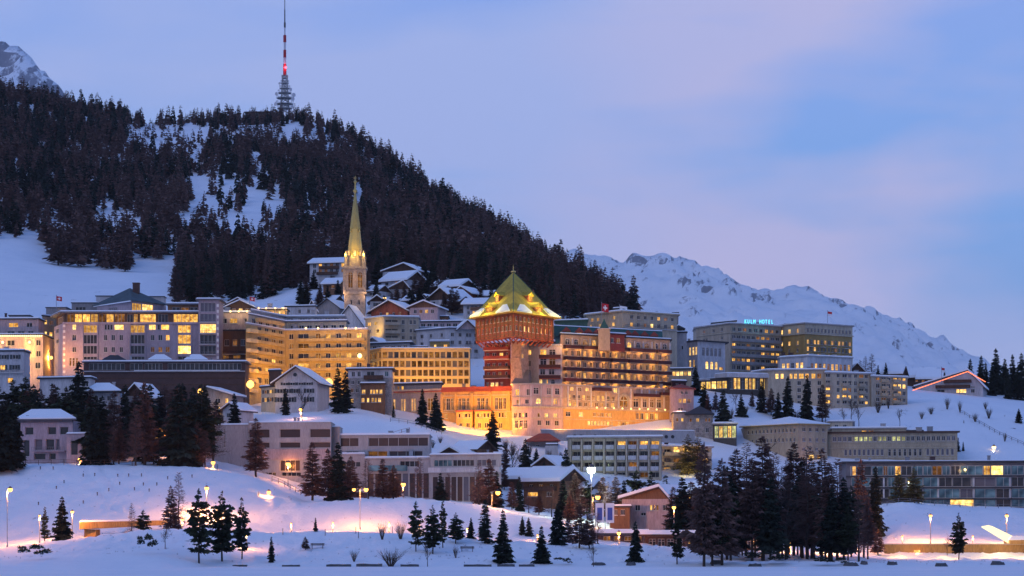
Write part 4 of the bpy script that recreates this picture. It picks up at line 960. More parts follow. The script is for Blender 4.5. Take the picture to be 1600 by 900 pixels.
chalet('white and brown chalet with timber balcony beside the pyramid-roofed tower', (724, 892), (762, 890), 11, 476, 9, 'side', 'white', [(478, 484, ev(728, 760, 5, 4), 'dwdwd'), (486, 492, ev(728, 760, 4, 4), 'd')], balc=[(484.5, 736, 761, 'timberbrown')])
chalet('dark-roofed house behind the church with a snowy ridge', (494, 895), (530, 892), 12, 482, 14, 'front', 'greywall', gm='greywall', roofm='roofdark', snowt=.12)
chalet('tiny white house with a steep peak between the church and the apartments', (480, 880), (494, 880), 6, 484, 13, 'front', 'white', [(486, 491, [(487, 4)], 'd')], ov=.5)
b = Bld('flat_house', 'white flat-roofed house with a square window below the church', 'house', 470, 850); b.block([(446, 852), (492, 850)], 479, None, 'white', 9, {0: [(483, 489, [(468, 4), (482, 4)], 'd')]}, ov=.4)
b = Bld('lit_terrace', 'low roof terrace crowded with warm lamps beside the brown gable', 'building', 420, 800); b.block([(398, 802), (448, 800)], 484, None, 'sand', 8, {0: [(486, 491, ev(400, 446, 8, 4.5), 'blblllbl')]}, ov=.4)
for px in (404, 416, 430, 443): b.bulb(px, 799, 482, 'warmlamp', .25, 200, GOLD)
b = Bld('timber_house', 'brown gabled house roof peeping above the terrace lamps', 'house', 372, 815)
b.gabled((352, 816), (392, 815), 9, 477, 10, 'front', 'timberbrown', 'timberdark')
# ---------------------------------------------------------------- the palace hotel
b = Bld('palace_hotel', 'vast palace hotel with olive pyramid-roofed timber tower and tiers of maroon balconies', 'hotel', 802, 742)
TL, TC, TR = (743, 742), (802, 722), (865, 742)
def tw(a, c, n): return ev(a, c, n, 3.6)
pts, z0, z1 = b.block([TL, TC, TR], 497, 534, 'timber', 6, {0: [(502, 509, tw(746, 800, 9), 'dmdddmddm'), (516, 524, tw(746, 800, 9), 'ddmdddmdd')], 1: [(502, 509, tw(804, 862, 9), 'ddmdddddd'), (516, 524, tw(804, 862, 9), 'ddbbddlldl')]}, roof=None, rev=.3)
ctr = b.P(802, 745)
for (a_, c_), cols in (((TL, TC), np.linspace(744.5, 800.5, 10)), ((TC, TR), np.linspace(803.5, 863.5, 10))):
    for c in cols: b.strip('timber_post', 'timberbrown', a_, c_, 498, 533, .22, c-.55, c+.55)
    for r in (499, 512, 528, 532): b.strip('timber_rail', 'timberbrown', a_, c_, r, r+1.3, .16)
    for c in cols:
        A_ = b.P(*a_); B_ = b.P(*c_); D = (B_-A_)/np.linalg.norm(B_-A_); no = np.array((D[1], -D[0])); p = A_+D*b.u(A_, B_, c)
        mb = MB(); mb.bar((*(p-no*1.9), b.z(543)), (*(p+no*.1), b.z(534.5)), .24, .24); mb.build('bracket', 'timber', b.root)
# flared pyramid roof
hs = float(np.linalg.norm(b.P(*TL)-ctr))
def roofring(k, row):
    q_ = [b.P(742, 742), b.P(802, 721), b.P(866, 742), b.P(804, 765)]
    return [(*(ctr+(p-ctr)*k), b.z(row)) for p in q_]
prof = [(1.20, 498), (.98, 490), (.80, 478), (.52, 458), (.26, 440), (.03, 425)]
mb = MB()
for (k0, r0), (k1, r1) in zip(prof, prof[1:]):
    a = roofring(k0, r0); c = roofring(k1, r1)
    for i in range(4): mb.poly([a[i], a[(i+1) % 4], c[(i+1) % 4], c[i]])
mb.poly(roofring(1.20, 498)[::-1]); mb.build('roof', 'copper', b.root)
for i in range(4):
    mb = MB()
    for (k0, r0), (k1, r1) in zip(prof, prof[1:]): mb.bar(roofring(k0, r0)[i], roofring(k1, r1)[i], .18, .15)
    mb.build('roof_hip', 'roofgreen', b.root)
def onroof(i, f, k, row):       # a point on face i, f of the way along it
    q_ = roofring(k, row); a = np.array(q_[i]); c = np.array(q_[i+1]); return a+(c-a)*f
for i in (0, 1):
    nrm = {0: np.array((-.33, -.94, 0)), 1: np.array((.33, -.94, 0))}[i]
    e_ = np.array(roofring(1, 490)[i+1])-np.array(roofring(1, 490)[i]); e_[2] = 0; e_ /= np.linalg.norm(e_); no = np.array((e_[1], -e_[0], 0))
    for f, k, row, wd, ht in (((.42 if i == 0 else .58), .93, 491, 1.9, 2.3), ((.5), .68, 470, 1.2, 1.7)):
        c = onroof(i, f, k, row); p0 = c-no*2.2; p1 = c+no*1.0
        ring = [p1-e_*wd, p1+e_*wd, p0+e_*wd, p0-e_*wd]; base = c[2]-1.6; top = c[2]+ht*.55
        mb = MB(); mb.hexa([(x[0], x[1], base) for x in ring], [(x[0], x[1], top) for x in ring]); dm = mb.build('dormer', 'timber', b.root)
        mb = MB(); a0 = p1+no*.35; a1 = p0-no*1.2
        for sg in (-1, 1):
            lo0 = a0+e_*sg*(wd+.5); lo1 = a1+e_*sg*(wd+.5); q4 = [(lo0[0], lo0[1], top-.25), (lo1[0], lo1[1], top-.25), (a1[0], a1[1], top+ht*.5), (a0[0], a0[1], top+ht*.5)]
            if sg > 0: q4 = [q4[1], q4[0], q4[3], q4[2]]
            mb.hexa(q4, [(x, y, z+.22) for x, y, z in q4])
        mb.poly([(ring[0][0], ring[0][1], top), (ring[1][0], ring[1][1], top), (p1[0], p1[1], top+ht*.5)]); mb.build('dormer_roof', 'copper', dm)
        mb = MB(); q4 = [p1-e_*wd*.7+no*.03, p1+e_*wd*.7+no*.03]; mb.poly([(q4[0][0], q4[0][1], c[2]-.7), (q4[1][0], q4[1][1], c[2]-.7), (q4[1][0], q4[1][1], top-.2), (q4[0][0], q4[0][1], top-.2)]); mb.build('dormer_window', 'lit' if k > .8 else 'hall', dm)
        lamp_light(b.root, tuple(p1+no*1.6+np.array((0, 0, ht*.2-.2))), 520 if k > .8 else 620, (1, .74, .10), .2, 'floodlight')
    # snow lying on the flare of the eaves beside the dormers
    for fa, fb in ((.03, .24), (.62, .93)) if i == 0 else ((.07, .38), (.76, .97)):
        mb = MB(); lo = [onroof(i, fa, 1.17, 497.2), onroof(i, fb, 1.17, 497.2), onroof(i, fb-.03, .93, 486.5), onroof(i, fa+.03, .93, 486.5)]
        if True: lo[2] = onroof(i, (fa+fb)/2+.06, .90, 484.8); lo[3] = onroof(i, (fa+fb)/2-.06, .90, 484.8)
        mb.hexa([tuple(p) for p in lo], [tuple(p+np.array((no[0]*.15, no[1]*.15, .45))) for p in lo]); mb.build('roof_snow', 'snow', b.root)
    for f in (.12, .5, .88): 
        p = onroof(i, f, 1.42, 492); lamp_light(b.root, (p[0], p[1], p[2]), 1000, (1, .76, .10), .3, 'eaves_light')
    for f in (.2, .55, .9):
        p = onroof(i, f, 1.42, 541); lamp_light(b.root, (p[0], p[1], p[2]), 1100, (1, .36, .06), .2, 'floodlight')
mb = MB(); c = (ctr[0], ctr[1]); mb.lathe([(.25, b.z(427)), (.14, b.z(425)), (.75, b.z(424)), (.75, b.z(422)), (.14, b.z(421)), (.08, b.z(415)), (.01, b.z(411))], 8, c); mb.build('finial', 'gold', b.root)
# trunk of the tower
b.block([(757, 747), (798, 743.5)], 534, None, 'redwall', 14, {0: [(537, 545, [(762, 5), (772, 6), (783, 5), (792, 4)], 'dmdm'), (550, 558, [(762, 5), (772, 6), (783, 6), (792, 4)], 'ddld'), (566, 574, [(763, 5), (772, 5), (781, 5), (791, 4)], 'dmdd'), (580, 588, [(763, 5), (772, 5), (781, 5), (791, 4)], 'ddmd'), (596, 606, [(762, 4), (769, 6), (776, 5), (784, 4)], 'dbbd', 'arch')]}, roof=None)
for r in (546, 560, 576, 590): b.balc((757, 747), (798, 743.5), r, 758, 797, 'redwall' if r < 570 else 'timberdark', 1.3, .9)
b.block([(798.5, 741), (814, 738), (826, 742)], 534, None, 'stone', 14, {0: [(566, 572, [(801, 3)], 'd'), (586, 592, [(799, 2)], 'd')], 1: [(537, 543, [(817, 3.5)], 'l'), (554, 561, [(817, 3.5)], 'l')]}, roof=None)
mb = MB(); q_ = [b.P(797, 739), b.P(820, 736.5), b.P(836, 744), b.P(799, 748)]; q2 = [b.P(799.5, 740.6), b.P(812, 737.8), b.P(822, 744), b.P(792, 748)]
mb.hexa([(*p, b.z(612)) for p in q_], [(*p, b.z(560)) for p in q2]); mb.build('buttress', 'stone', b.root)
b.flood(770, 733, 606, 1400, (1, .26, .05)); b.flood(795, 732, 606, 700, ORG); b.flood(765, 734, 562, 160, (1, .2, .06)); b.flood(815, 729, 545, 250, (1, .5, .12))
# white middle part
b.block([(812, 748), (842, 744), (878, 744)], 541, None, 'white', 12, {0: [(545, 553, [(827, 5)], 'l'), (562, 571, [(827, 4)], 'd'), (577, 586, [(827, 4)], 'd')], 1: [(545, 555, [(849, 10), (863, 10)], 'ld', 't'), (559, 570, [(849, 10), (863, 10)], 'dm', 't'), (576, 585, [(848, 8), (862, 9)], 'dd', 't'), (592, 602, [(845, 5), (854, 5), (864, 6)], 'bld', 'arch')]}, roof='flat', roofm='concrete', snow=True, ov=.3)
for r in (559, 574.5, 591): b.balc((842, 744), (878, 744), r, 842, 876, 'maroon', 1.4, .95, 'framered')
b.balc((812, 748), (842, 744), 540.5, 813, 841, 'railing', .4, .8, bars=True); b.balc((842, 744), (878, 744), 540.5, 843, 877, 'railing', .4, .8, bars=True)
b.block([(800, 752), (866, 752)], 532, 541, 'sand', 6, {0: [(534, 539.5, [(808, 6), (850, 8), (862, 6)], 'dlb')]}, ov=.5)
mb = MB(); q_ = [b.P(797, 735), b.P(826, 733), b.P(832, 744), b.P(800, 744)]; q2 = [b.P(813, 742), b.P(826, 741), b.P(829, 744), b.P(814, 744)]
mb.hexa([(*p, b.z(604)) for p in q_], [(*p, b.z(578)) for p in q2]); mb.build('lean_to_roof', 'roofgrey', b.root)
# main front
A, B = (876, 746), (1047, 769)
seg = [(880, 905), (908, 949), (952, 976), (979, 1020), (1024, 1045)]
cols = ev(880, 1046, 17, 4.6)
b.block([A, B], 521, None, 'facade', 16, {0: [(526.5, 536, ev(880, 1046, 12, 6.5), 'ddmldddldmdd', 'arch'), (545, 553.5, cols, 'r4'), (562.5, 571, cols, 'r4'), (579.5, 588, cols, 'r5'), (596.5, 604, cols, 'r6')]}, ov=.6, roofm='roofdark', snowt=.3)
for r in (542.5, 560.5, 577.5, 594.5):
    for i, (pa, pb) in enumerate(seg): b.balc(A, B, r, pa, pb, 'maroon' if not (r > 590 and i == 0) else 'redwall', 1.5+(.35 if i in (2,) else 0), .98, 'sand')
for c in (906.5, 950.5, 977.5, 1022): b.strip('pilaster', 'sand', A, B, 524, 606, .5, c-1.0, c+1.0)
for r in (545, 562.8, 579.8, 596.8):
    for q_ in np.linspace(886, 1040, 9): p = b.P(q_, 746.0+(q_-876)*.1345-1.05); lamp_light(b.root, (p[0], p[1], b.z(r)), 75 if r < 590 else 95, (1, .42, .06), .15, 'balcony_light')
for q_ in (885, 925, 965, 1000, 1036): b.flood(q_, 743+(q_-890)*.13, 543, 350, (1, .5, .2))
b.flood(1022, 757, 604, 700, (1, .60, .06)); b.flood(1022, 760, 565, 350, (1, .60, .06))
for c, w_ in ev(880, 1046, 12, 6.5): b.strip('arch_pier', 'white', A, B, 525, 537, .2, c+6.2, c+8)
# green mansard with dormers
pts = [b.P(866, 752), b.P(1036, 774)]; mb = MB(); up = np.array((0, 4.0)); dn = np.array((0, 13.0))
mb.hexa([(*pts[0], b.z(521)), (*pts[1], b.z(521)), (*(pts[1]+dn), b.z(521)), (*(pts[0]+dn), b.z(521))], [(*(pts[0]+up), b.z(502.5)), (*(pts[1]+up), b.z(502.5)), (*(pts[1]+dn), b.z(502.5)), (*(pts[0]+dn), b.z(502.5))]); mb.build('mansard_roof', 'roofgreen', b.root)
mb = MB(); mb.hexa([(*(pts[0]+up*.95), b.z(502.4)), (*(pts[1]+up*.95), b.z(502.4)), (*(pts[1]+dn), b.z(502.4)), (*(pts[0]+dn), b.z(502.4))], [(*(pts[0]+up*1.1), b.z(500.8)), (*(pts[1]+up*1.1), b.z(500.8)), (*(pts[1]+dn), b.z(500.8)), (*(pts[0]+dn), b.z(500.8))]); mb.build('roof_snow', 'snow', b.root)
for c, dd in ((885, 753), (905, 755.5), (919, 757.5), (933, 759), (981, 765), (992, 767), (1007, 769), (1022, 771)):
    p = b.P(c, dd); mb = MB(); h = 1.05
    mb.box(p[0]-h, p[0]+h, p[1]-.3, p[1]+3.4, b.z(522), b.z(513)); o = mb.build('dormer', 'redwall' if 900 < c < 1010 else 'timberbrown', b.root)
    mb = MB(); z_ = b.z(513)
    mb.hexa([(p[0]-h-.3, p[1]-.6, z_), (p[0]+h+.3, p[1]-.6, z_), (p[0]+h+.3, p[1]+3.4, z_), (p[0]-h-.3, p[1]+3.4, z_)], [(p[0]-.05, p[1]-.6, z_+1.3), (p[0]+.05, p[1]-.6, z_+1.3), (p[0]+.05, p[1]+3.4, z_+1.3), (p[0]-.05, p[1]+3.4, z_+1.3)]); mb.build('dormer_roof', 'redroof', o)
    mb = MB(); mb.poly([(p[0]-.6, p[1]-.34, b.z(520.5)), (p[0]+.6, p[1]-.34, b.z(520.5)), (p[0]+.6, p[1]-.34, b.z(514.5)), (p[0]-.6, p[1]-.34, b.z(514.5))]); mb.build('dormer_window', 'bright' if c == 905 else 'glassdark', o)
# slim turret with a green spire, and the lantern turret behind the pyramid
p = b.P(944, 750); mb = MB(); mb.box(p[0]-1.7, p[0]+1.7, p[1]-1, p[1]+2.4, b.z(545), b.z(511)); mb.build('turret', 'facade', b.root)
mb = MB(); mb.box(p[0]-1.95, p[0]+1.95, p[1]-1.25, p[1]+2.65, b.z(511)+.003, b.z(510)); mb.build('cornice', 'white', b.root)
mb = MB(); mb.lathe([(2.0, b.z(510)+.01), (1.0, b.z(503)), (.05, b.z(494))], 4, (p[0], p[1]+.7), ph=pi/4); mb.build('turret_spire', 'roofgreen', b.root)
b.block([(950, 750), (976, 754)], 519, 545, 'redwall', 8, {0: [(524, 532, [(957, 5), (966, 6)], 'dm')]}, ov=.7, roofm='maroon')
p = b.P(833, 762); mb = MB(); mb.lathe([(1.5, b.z(500)), (1.5, b.z(468)), (1.9, b.z(467)), (1.9, b.z(465.5)), (1.25, b.z(465)), (1.25, b.z(458))], 8, p); mb.build('lantern_turret', 'redwall', b.root)
mb = MB(); mb.lathe([(1.6, b.z(458)), (1.2, b.z(454)), (.5, b.z(451)), (.45, b.z(447)), (.05, b.z(442))], 8, p); mb.build('turret_dome', 'timber', b.root)
lamp_light(b.root, (p[0], p[1]-3.2, b.z(470)), 350, ORG, .2, 'floodlight')
# lower storeys with the arched entrance
L0, L1, L2, L3 = (800, 733), (832, 730), (880, 735), (1052, 758)
w0 = [(611, 621, [(808, 6), (825, 5)], 'ld'), (627, 634, [(809, 5), (823, 6)], 'ld'), (647, 655, [(805, 5), (812, 4), (817, 4), (822, 4)], 'ddld'), (659, 672, [(807, 5), (814, 5), (821, 5)], 'd')]
w1 = [(609, 619, [(838, 8), (858, 7), (871, 7)], 'dwd', 't'), (625, 634, [(842, 9), (868, 6)], 'bl', 'arch'), (648, 654.5, [(842, 4), (854, 6), (868, 6)], 'mbb'), (659, 667, [(843, 6), (856, 6), (870, 6)], 'ddm')]
w2 = [(606, 612, ev(888, 960, 6, 6), 'lmldml', 'arch'), (604, 613, [(955, 7), (962, 6)], 'bb', 't'), (618, 626, ev(886, 962, 10, 4.5), 'lmdlmllldm'), (629, 636, ev(886, 962, 9, 5), 'lldmlmldl'), (616, 634.5, [(975, 13)], 'm', 'arch'), (621, 634, [(994, 8), (1008, 6), (1019, 6), (1030, 7)], 'ddmd', 't'), (615, 619, ev(990, 1034, 6, 5), 'mdlmdm'),
      (644.5, 652, [(888, 8), (908, 7), (914, 7)], 'dbb', 't'), (645, 651, ev(926, 956, 5, 5), 'mlmll'), (643, 653, ev(992, 1030, 5, 5), 'mdlml'), (658, 664.5, ev(918, 958, 8, 4), 'bbbbbbbl'), (658, 665, ev(964, 984, 3, 5), 'lml'), (660, 666, ev(992, 1046, 6, 6), 'lmbldb')]
b.block([L0, L1, L2], 604.5, None, 'pink', 14, {0: w0, 1: w1}, ov=.4, roofm='concrete', snow=False)
b.block([L2, L3], 604.5, 641, 'facade', 14, {0: w2[:6]}, ov=.4, roofm='concrete', snow=False)
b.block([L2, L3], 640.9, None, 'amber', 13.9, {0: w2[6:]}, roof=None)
for A_, B_ in ((L0, L1), (L1, L2), (L2, L3)):
    b.strip('cornice', 'cream', A_, B_, 637.5, 640, .5); b.strip('cornice', 'cream', A_, B_, 623.2, 624.2, .25); b.strip('cornice', 'cream', A_, B_, 655.6, 656.8, .3)
for c in (887, 901, 923, 946, 966, 985, 1002, 1014, 1025, 1037): b.strip('pilaster', 'white', L2, L3, 605.5, 637, .3, c-.9, c+.9)
for c in (812, 830, 845, 862, 876): b.strip('pilaster', 'white', L0 if c < 832 else L1, L1 if c < 832 else L2, 606, 637, .22, c-.6, c+.6)
b.balc(L2, L3, 611, 925, 952, 'maroon', 1.3, .9, 'sand'); b.balc(L2, L3, 617.5, 990, 1028, 'maroon', 1.3, .9, 'sand'); b.balc(L2, L3, 614, 1030, 1048, 'maroon', 1.3, .9, 'sand')
A_ = b.P(*L2); B_ = b.P(*L3); D = (B_-A_)/np.linalg.norm(B_-A_); no = np.array((D[1], -D[0])); p = A_+D*b.u(A_, B_, 975)
mb = MB()
for k in range(9):
    a0 = pi*k/9; a1 = pi*(k+1)/9; zc = b.z(625)
    f = lambda a, r: np.array((*(p+D*(-r*cos(a))), zc+r*sin(a)))
    ring = [f(a0, 1.5), f(a1, 1.5), f(a1, 2.1), f(a0, 2.1)]
    mb.hexa([tuple(q_+np.array((*no*.02, 0))) for q_ in ring][::-1], [tuple(q_+np.array((*no*.35, 0))) for q_ in ring][::-1])
mb.build('arch_surround', 'cream', b.root)
for px, pw in ((840, 700), (875, 1300), (905, 2600), (930, 2600), (960, 2400), (990, 2000), (1020, 2000), (1045, 1300)): b.flood(px, 722+max(0, px-880)*.12, 668, pw*1.7, (1, .38, .02), .3)
for px in (905, 945, 1000, 1035): b.flood(px, 729+max(0, px-880)*.12, 641, 700, (1, .40, .04), .3)
b.flood(818, 724, 650, 420, (1, .45, .35)); b.flood(850, 722, 640, 200, (1, .5, .2))
for px in ev(926, 1046, 9, 1): b.bulb(px[0], 729+max(0, px[0]-880)*.125, 638.5, 'warmlamp', .22)
# pink corner house of the palace
A_, B_ = (1047, 753), (1084, 757)
pts, z0, z1 = b.block([A_, B_], 604, None, 'pink', 12, {0: [(607, 612, [(1066, 4), (1073, 4)], 'd'), (619, 626, [(1063, 5), (1070, 5), (1077, 5)], 'llm'), (634, 643, [(1064, 8)], 'd', 't')]}, roof=None)
b.hip([pts[0], pts[1], pts[1]+np.array((0, 12)), pts[0]+np.array((0, 12))], z1, 1.6, .7, 'redroof', False)
b.block([(1050, 762), (1072, 764)], 590, 604, 'maroon', 6, {0: [(593, 600, [(1058, 5), (1066, 5)], 'dd')]}, ov=.4)
b.flood(1062, 741, 640, 800, (1, .40, .22)); b.flood(1052, 738, 622, 500, ORG)
# the long lit wing
G0, G1, G2 = (600, 754), (690, 746), (801, 739)
gw = []
for c in (700, 724.5, 754, 782): gw += [(621.5, 640, [(c-6.4, 4.6), (c, 6), (c+6.4, 4.6)], ['mdm', 'mmd', 'dmm', 'lml'][(int(c)) % 4], 't')]
gw += [(645, 652.5, ev(715, 736, 4, 3.6)+ev(743, 764, 4, 3.6)+ev(778, 792, 3, 3.6), 'mdmlmmd'), (661, 669.5, [(719, 5), (730, 6), (747, 8), (757, 7), (782, 6)], 'mdmmd'), (646, 653, [(697, 5)], 'l')]
b.block([G0, G1], 611, None, 'greywall', 14, {0: [(620.5, 640, [(612, 3), (616, 3), (628, 3), (632, 3), (644, 3), (648, 3), (672, 8)], 'llllllm', 't'), (646, 654, [(628, 4), (640, 4)], 'd')]}, ov=.6, roofm='redroof', snow=False)
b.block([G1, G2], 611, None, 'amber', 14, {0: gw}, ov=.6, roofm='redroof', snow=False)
b.strip('parapet', 'redroof', G1, G2, 604, 611.5, .3); b.strip('parapet', 'cream', G0, G1, 606, 611.5, .3)
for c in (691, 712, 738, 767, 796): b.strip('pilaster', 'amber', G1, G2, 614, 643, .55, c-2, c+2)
b.strip('cornice', 'cream', G1, G2, 617, 618.5, .4); b.strip('cornice', 'cream', G1, G2, 642.6, 644, .5)
for pa, pb in ((713, 738), (742, 767)):
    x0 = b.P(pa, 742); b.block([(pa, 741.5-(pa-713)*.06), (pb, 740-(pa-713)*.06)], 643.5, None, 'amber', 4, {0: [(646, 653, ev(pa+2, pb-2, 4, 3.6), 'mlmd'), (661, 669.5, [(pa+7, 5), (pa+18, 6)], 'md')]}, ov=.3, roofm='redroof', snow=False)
for px, pw in ((700, 1500), (726, 2400), (754, 2600), (780, 2200), (797, 1200)): b.flood(px, 730-(px-700)*.03, 670, pw*2.8, (1, .34, .012), .3)
for px in (706, 738, 767, 790): b.flood(px, 736-(px-706)*.05, 646, 600, (1, .45, .03), .2)
b.flood(640, 742, 652, 250, GOLD); b.flood(680, 740, 610, 400, (1, .25, .15)); b.flood(740, 733, 600, 260, (1, .25, .12))
b = Bld('lit_link', 'dim low block with pink-lit snowy roof linking the palace wing and the villa', 'building', 640, 762); b.block([(610, 764), (690, 758)], 601, None, 'greywall', 6, {0: [(603, 609, ev(606, 632, 4, 4), 'llml')]}, ov=.6)

# cream block behind the palace with the two flags
b = Bld('rear_hotel_wing', 'cream flat-roofed block rising behind the palace with two flags on top', 'building', 975, 800)
A, C, B = (916, 812), (972, 798), (1058, 812)
b.block([A, C, B], 488, None, 'cream', 12, {0: [(493, 499, [(925, 4), (934, 4), (959, 4)], 'lll'), (503, 509, [(923, 3), (937, 3), (958, 4)], 'lll')], 1: [(492, 498, ev(982, 1056, 7, 4.5), 'ddddlmd'), (503.5, 510, ev(982, 1056, 7, 4.5), 'ldmbddl')]}, ov=.9, roofm='cream')
b.block([(958, 806), (976, 803)], 481, 488, 'cream', 7, ov=.3)
b.roofbox(1051, 1060, 814, 483, 500, 'rubble', depth=4)
b.balc(C, B, 511.5, 974, 1056, 'metaldark', .9, .8, bars=True)
b.flood(990, 790, 520, 500, GOLD); b.flood(930, 798, 520, 300, GOLD)
b = Bld('green_roof_house', 'low house with a green sheet roof beside the pyramid tower', 'house', 885, 800); b.block([(868, 804), (918, 800)], 501, None, 'roofgreen', 8, ov=.5, roofm='roofgreen')
def flagpole(label, px, d, rbase, rtop, fw, fh, kind):
    z0 = Z(rbase, d); t = thing('flag', label, 'flag', (X(px, d), d, z0)); H = Z(rtop, d)-z0
    mb = MB(); mb.lathe([(.09, 0), (.06, H)], 6); mb.lathe([(.12, H), (.14, H+.12), (.04, H+.25)], 6); mb.build('pole', 'metal', t)
    w, h = fw/F*d, fh/F*d
    def cloth(x0, x1, z0, z1, y, m, nm):
        mb = MB(); n = 8; f = lambda x: y+.25*sin(x/w*5.5)*(x/w)
        for k in range(n):
            a, c = x0+(x1-x0)*k/n, x0+(x1-x0)*(k+1)/n
            q_ = [(a, f(a)-.02, z0-a*.18), (c, f(c)-.02, z0-c*.18), (c, f(c)+.02, z0-c*.18), (a, f(a)+.02, z0-a*.18)]
            mb.hexa(q_, [(x_, y_, z_+z1-z0) for x_, y_, z_ in q_])
        mb.build(nm, m, t)
    zb = H-h-.1
    if kind == 'swiss':
        cloth(.08, w, zb, zb+h, 0, 'flagred', 'cloth')
        for yy in (-.035, .035): cloth(w*.42, w*.60, zb+h*.2, zb+h*.8, yy, 'bannerwhite', 'cross'); cloth(w*.22, w*.80, zb+h*.40, zb+h*.60, yy*1.3, 'bannerwhite', 'cross')
    elif kind == 'mono': cloth(.08, w, zb, zb+h, 0, 'bannerwhite', 'cloth'); cloth(w*.4, w*.75, zb+h*.3, zb+h*.7, -.035, 'metaldark', 'emblem'); cloth(w*.4, w*.75, zb+h*.3, zb+h*.7, .035, 'metaldark', 'emblem')
    else: cloth(.08, w, zb, zb+h*.5, 0, 'bannerwhite', 'cloth'); cloth(.08, w, zb+h*.5+.003, zb+h, 0, 'flagred', 'cloth')
flagpole('red flag with white cross on the cream block behind the palace', 940, 802, 500, 473, 11, 13, 'swiss')
flagpole('white flag with a dark emblem on the cream block behind the palace', 968, 801, 498, 477, 12, 12, 'mono')
flagpole('small red flag with white cross on the lilac hotel beside the meadow', 88, 784, 485, 462, 9, 7, 'swiss')
flagpole('small red flag above the terrace lamps beside the brown gable', 390, 800, 486, 463, 8, 6, 'swiss')
flagpole('red and white flag on a pole atop the ochre hotel', 1293, 862, 512, 486, 7, 7, 'duo')
flagpole('small red flag beside the chalet with red lights', 1471, 872, 600, 574, 5, 7, 'duo')

# ---------------------------------------------------------------- hotels further along the ridge
b = Bld('grey_hotel', 'grey-cream hotel with blue rooftop lettering and rows of glazed balconies', 'hotel', 1143, 850)
A, C, B = (1088, 868), (1141, 850), (1221, 864)
r6 = [(523, 529), (535.5, 542), (547.5, 554), (559, 566), (570, 577)]
b.block([A, C, B], 506, None, 'beige', 15, {0: [(511, 516, [(1100, 3), (1115, 3), (1128, 3)], 'mdd'), (524, 529, [(1100, 3), (1104, 3), (1128, 3)], 'd')], 1: [(511, 517, ev(1143, 1219, 9, 5), 'ddmdddlmd')]+[(t, u_, ev(1143, 1219, 10, 5.5), p_) for (t, u_), p_ in zip(r6, ('wdwddmlmwd', 'lddmddldld', 'mwwddwlmll', 'lmllmdddll', 'wddlddlddm'))]}, ov=.8, roofm='concrete', snowt=.2)
for r in (531.5, 543.5, 555.5, 567.5): b.balc(C, B, r+.6, 1143, 1219, 'greywall', 1.1, .85, 'greywall')
b.block([(1113, 868), (1151, 858)], 499, 506, 'cream', 7, {0: [(501, 504.5, [(1130, 3), (1145, 3)], 'd')]}, ov=.4)
b.strip('cornice', 'cream', C, B, 518.5, 520, .5); b.strip('cornice', 'cream', A, C, 518.5, 520, .4)
t = thing('roof_sign', 'glowing blue letters standing on the roof edge of the grey-cream hotel', 'sign', (X(1163, 852), 853, Z(505.4, 850)+.2))
tx = 'KULM HOTEL'; wd = (1210-1163)/F*855
for i, ch in enumerate(tx):
    if ch == ' ': continue
    cu = bpy.data.curves.new('letter', 'FONT'); cu.body = ch; cu.size = 1.9; cu.extrude = .08; cu.align_x = 'CENTER'; cu.materials.append(M['neon'])
    tmp = put('letter_outline', cu); me = bpy.data.meshes.new_from_object(tmp.evaluated_get(bpy.context.evaluated_depsgraph_get())); bpy.data.objects.remove(tmp)
    o = put('letter', me, t, (wd*(i+.5)/len(tx), 1.9*(i+.5)/len(tx), .1)); o.scale = (.58, 1, 1); o.rotation_euler = (pi/2, 0, atan2(1.9, wd))
mb = MB(); mb.bar((0, .15, .05), (wd, 2.05, .05), .06)
for k in range(6): mb.bar((wd*k/5, .2+1.9*k/5, -.5), (wd*k/5, .2+1.9*k/5, .05), .05)
mb.build('support_frame', 'metaldark', t); lamp_light(t, (wd/2, -.6, .8), 60, (.1, .8, 1), .3, 'glow')
b = Bld('ochre_hotel', 'ochre hotel with pale top storey and a flagpole', 'hotel', 1260, 855)
A, C, B = (1217, 866), (1258, 855), (1332, 868)
oc = [(530, 537), (541, 548), (552, 558)]
b.block([A, C, B], 521, None, 'ochre', 16, {0: [(531, 538, [(1221, 4), (1233, 3.5), (1246, 3)], 'bll'), (543, 549, [(1233, 3), (1246, 3)], 'dd'), (553, 557, [(1233, 3), (1246, 3)], 'ml')], 1: [(t_, u_, ev(1260, 1331, 13, 3.4), p_) for (t_, u_), p_ in zip(oc, ('ldlldldldlldl', 'ldldddddmdddl', 'lddlddldldlml'))]}, roof=None)
b.block([A, C, B], 505.5, 520.9, 'cream', 16, {0: [(512, 519.3, [(1221, 4), (1233, 4), (1246, 3)], 'bbl')], 1: [(512, 518.5, ev(1260, 1331, 13, 3), 'ddwdwdwddwdwd')]}, ov=.7, roofm='concrete', snowt=.2)
b.strip('cornice', 'cream', A, C, 520, 522, .5); b.strip('cornice', 'cream', C, B, 520, 522, .5)
for c in (1266, 1284, 1302, 1321):
    for r in (540.5, 551.5, 561): b.balc(C, B, r, c-3, c+3, 'metaldark', .8, .8, bars=True)
b.flood(1237, 846, 566, 1300, (1, .66, .12)); b.flood(1285, 848, 566, 1500, (1, .6, .12)); b.flood(1318, 852, 566, 1500, (1, .55, .10)); b.flood(1262, 845, 560, 600, (1, .66, .12))
b.roofbox(1216, 1243, 878, 502.5, 506, 'roofdark'); b.roofbox(1244, 1250, 880, 499, 506, 'metal', depth=3)
b = Bld('arcade_hall', 'pale hall with a row of lit tall windows at the foot of the ochre hotel', 'building', 1240, 838)
A, C, B = (1219, 846), (1262, 838), (1331, 848)
b.block([A, C, B], 557, None, 'white', 8, {0: [(565.5, 578, ev(1220, 1256, 5, 4.6), 'bldbb', 't')], 1: [(567, 577, ev(1266, 1330, 10, 4), 'mlmlmllmml', 't')]}, ov=.5, roofm='concrete')
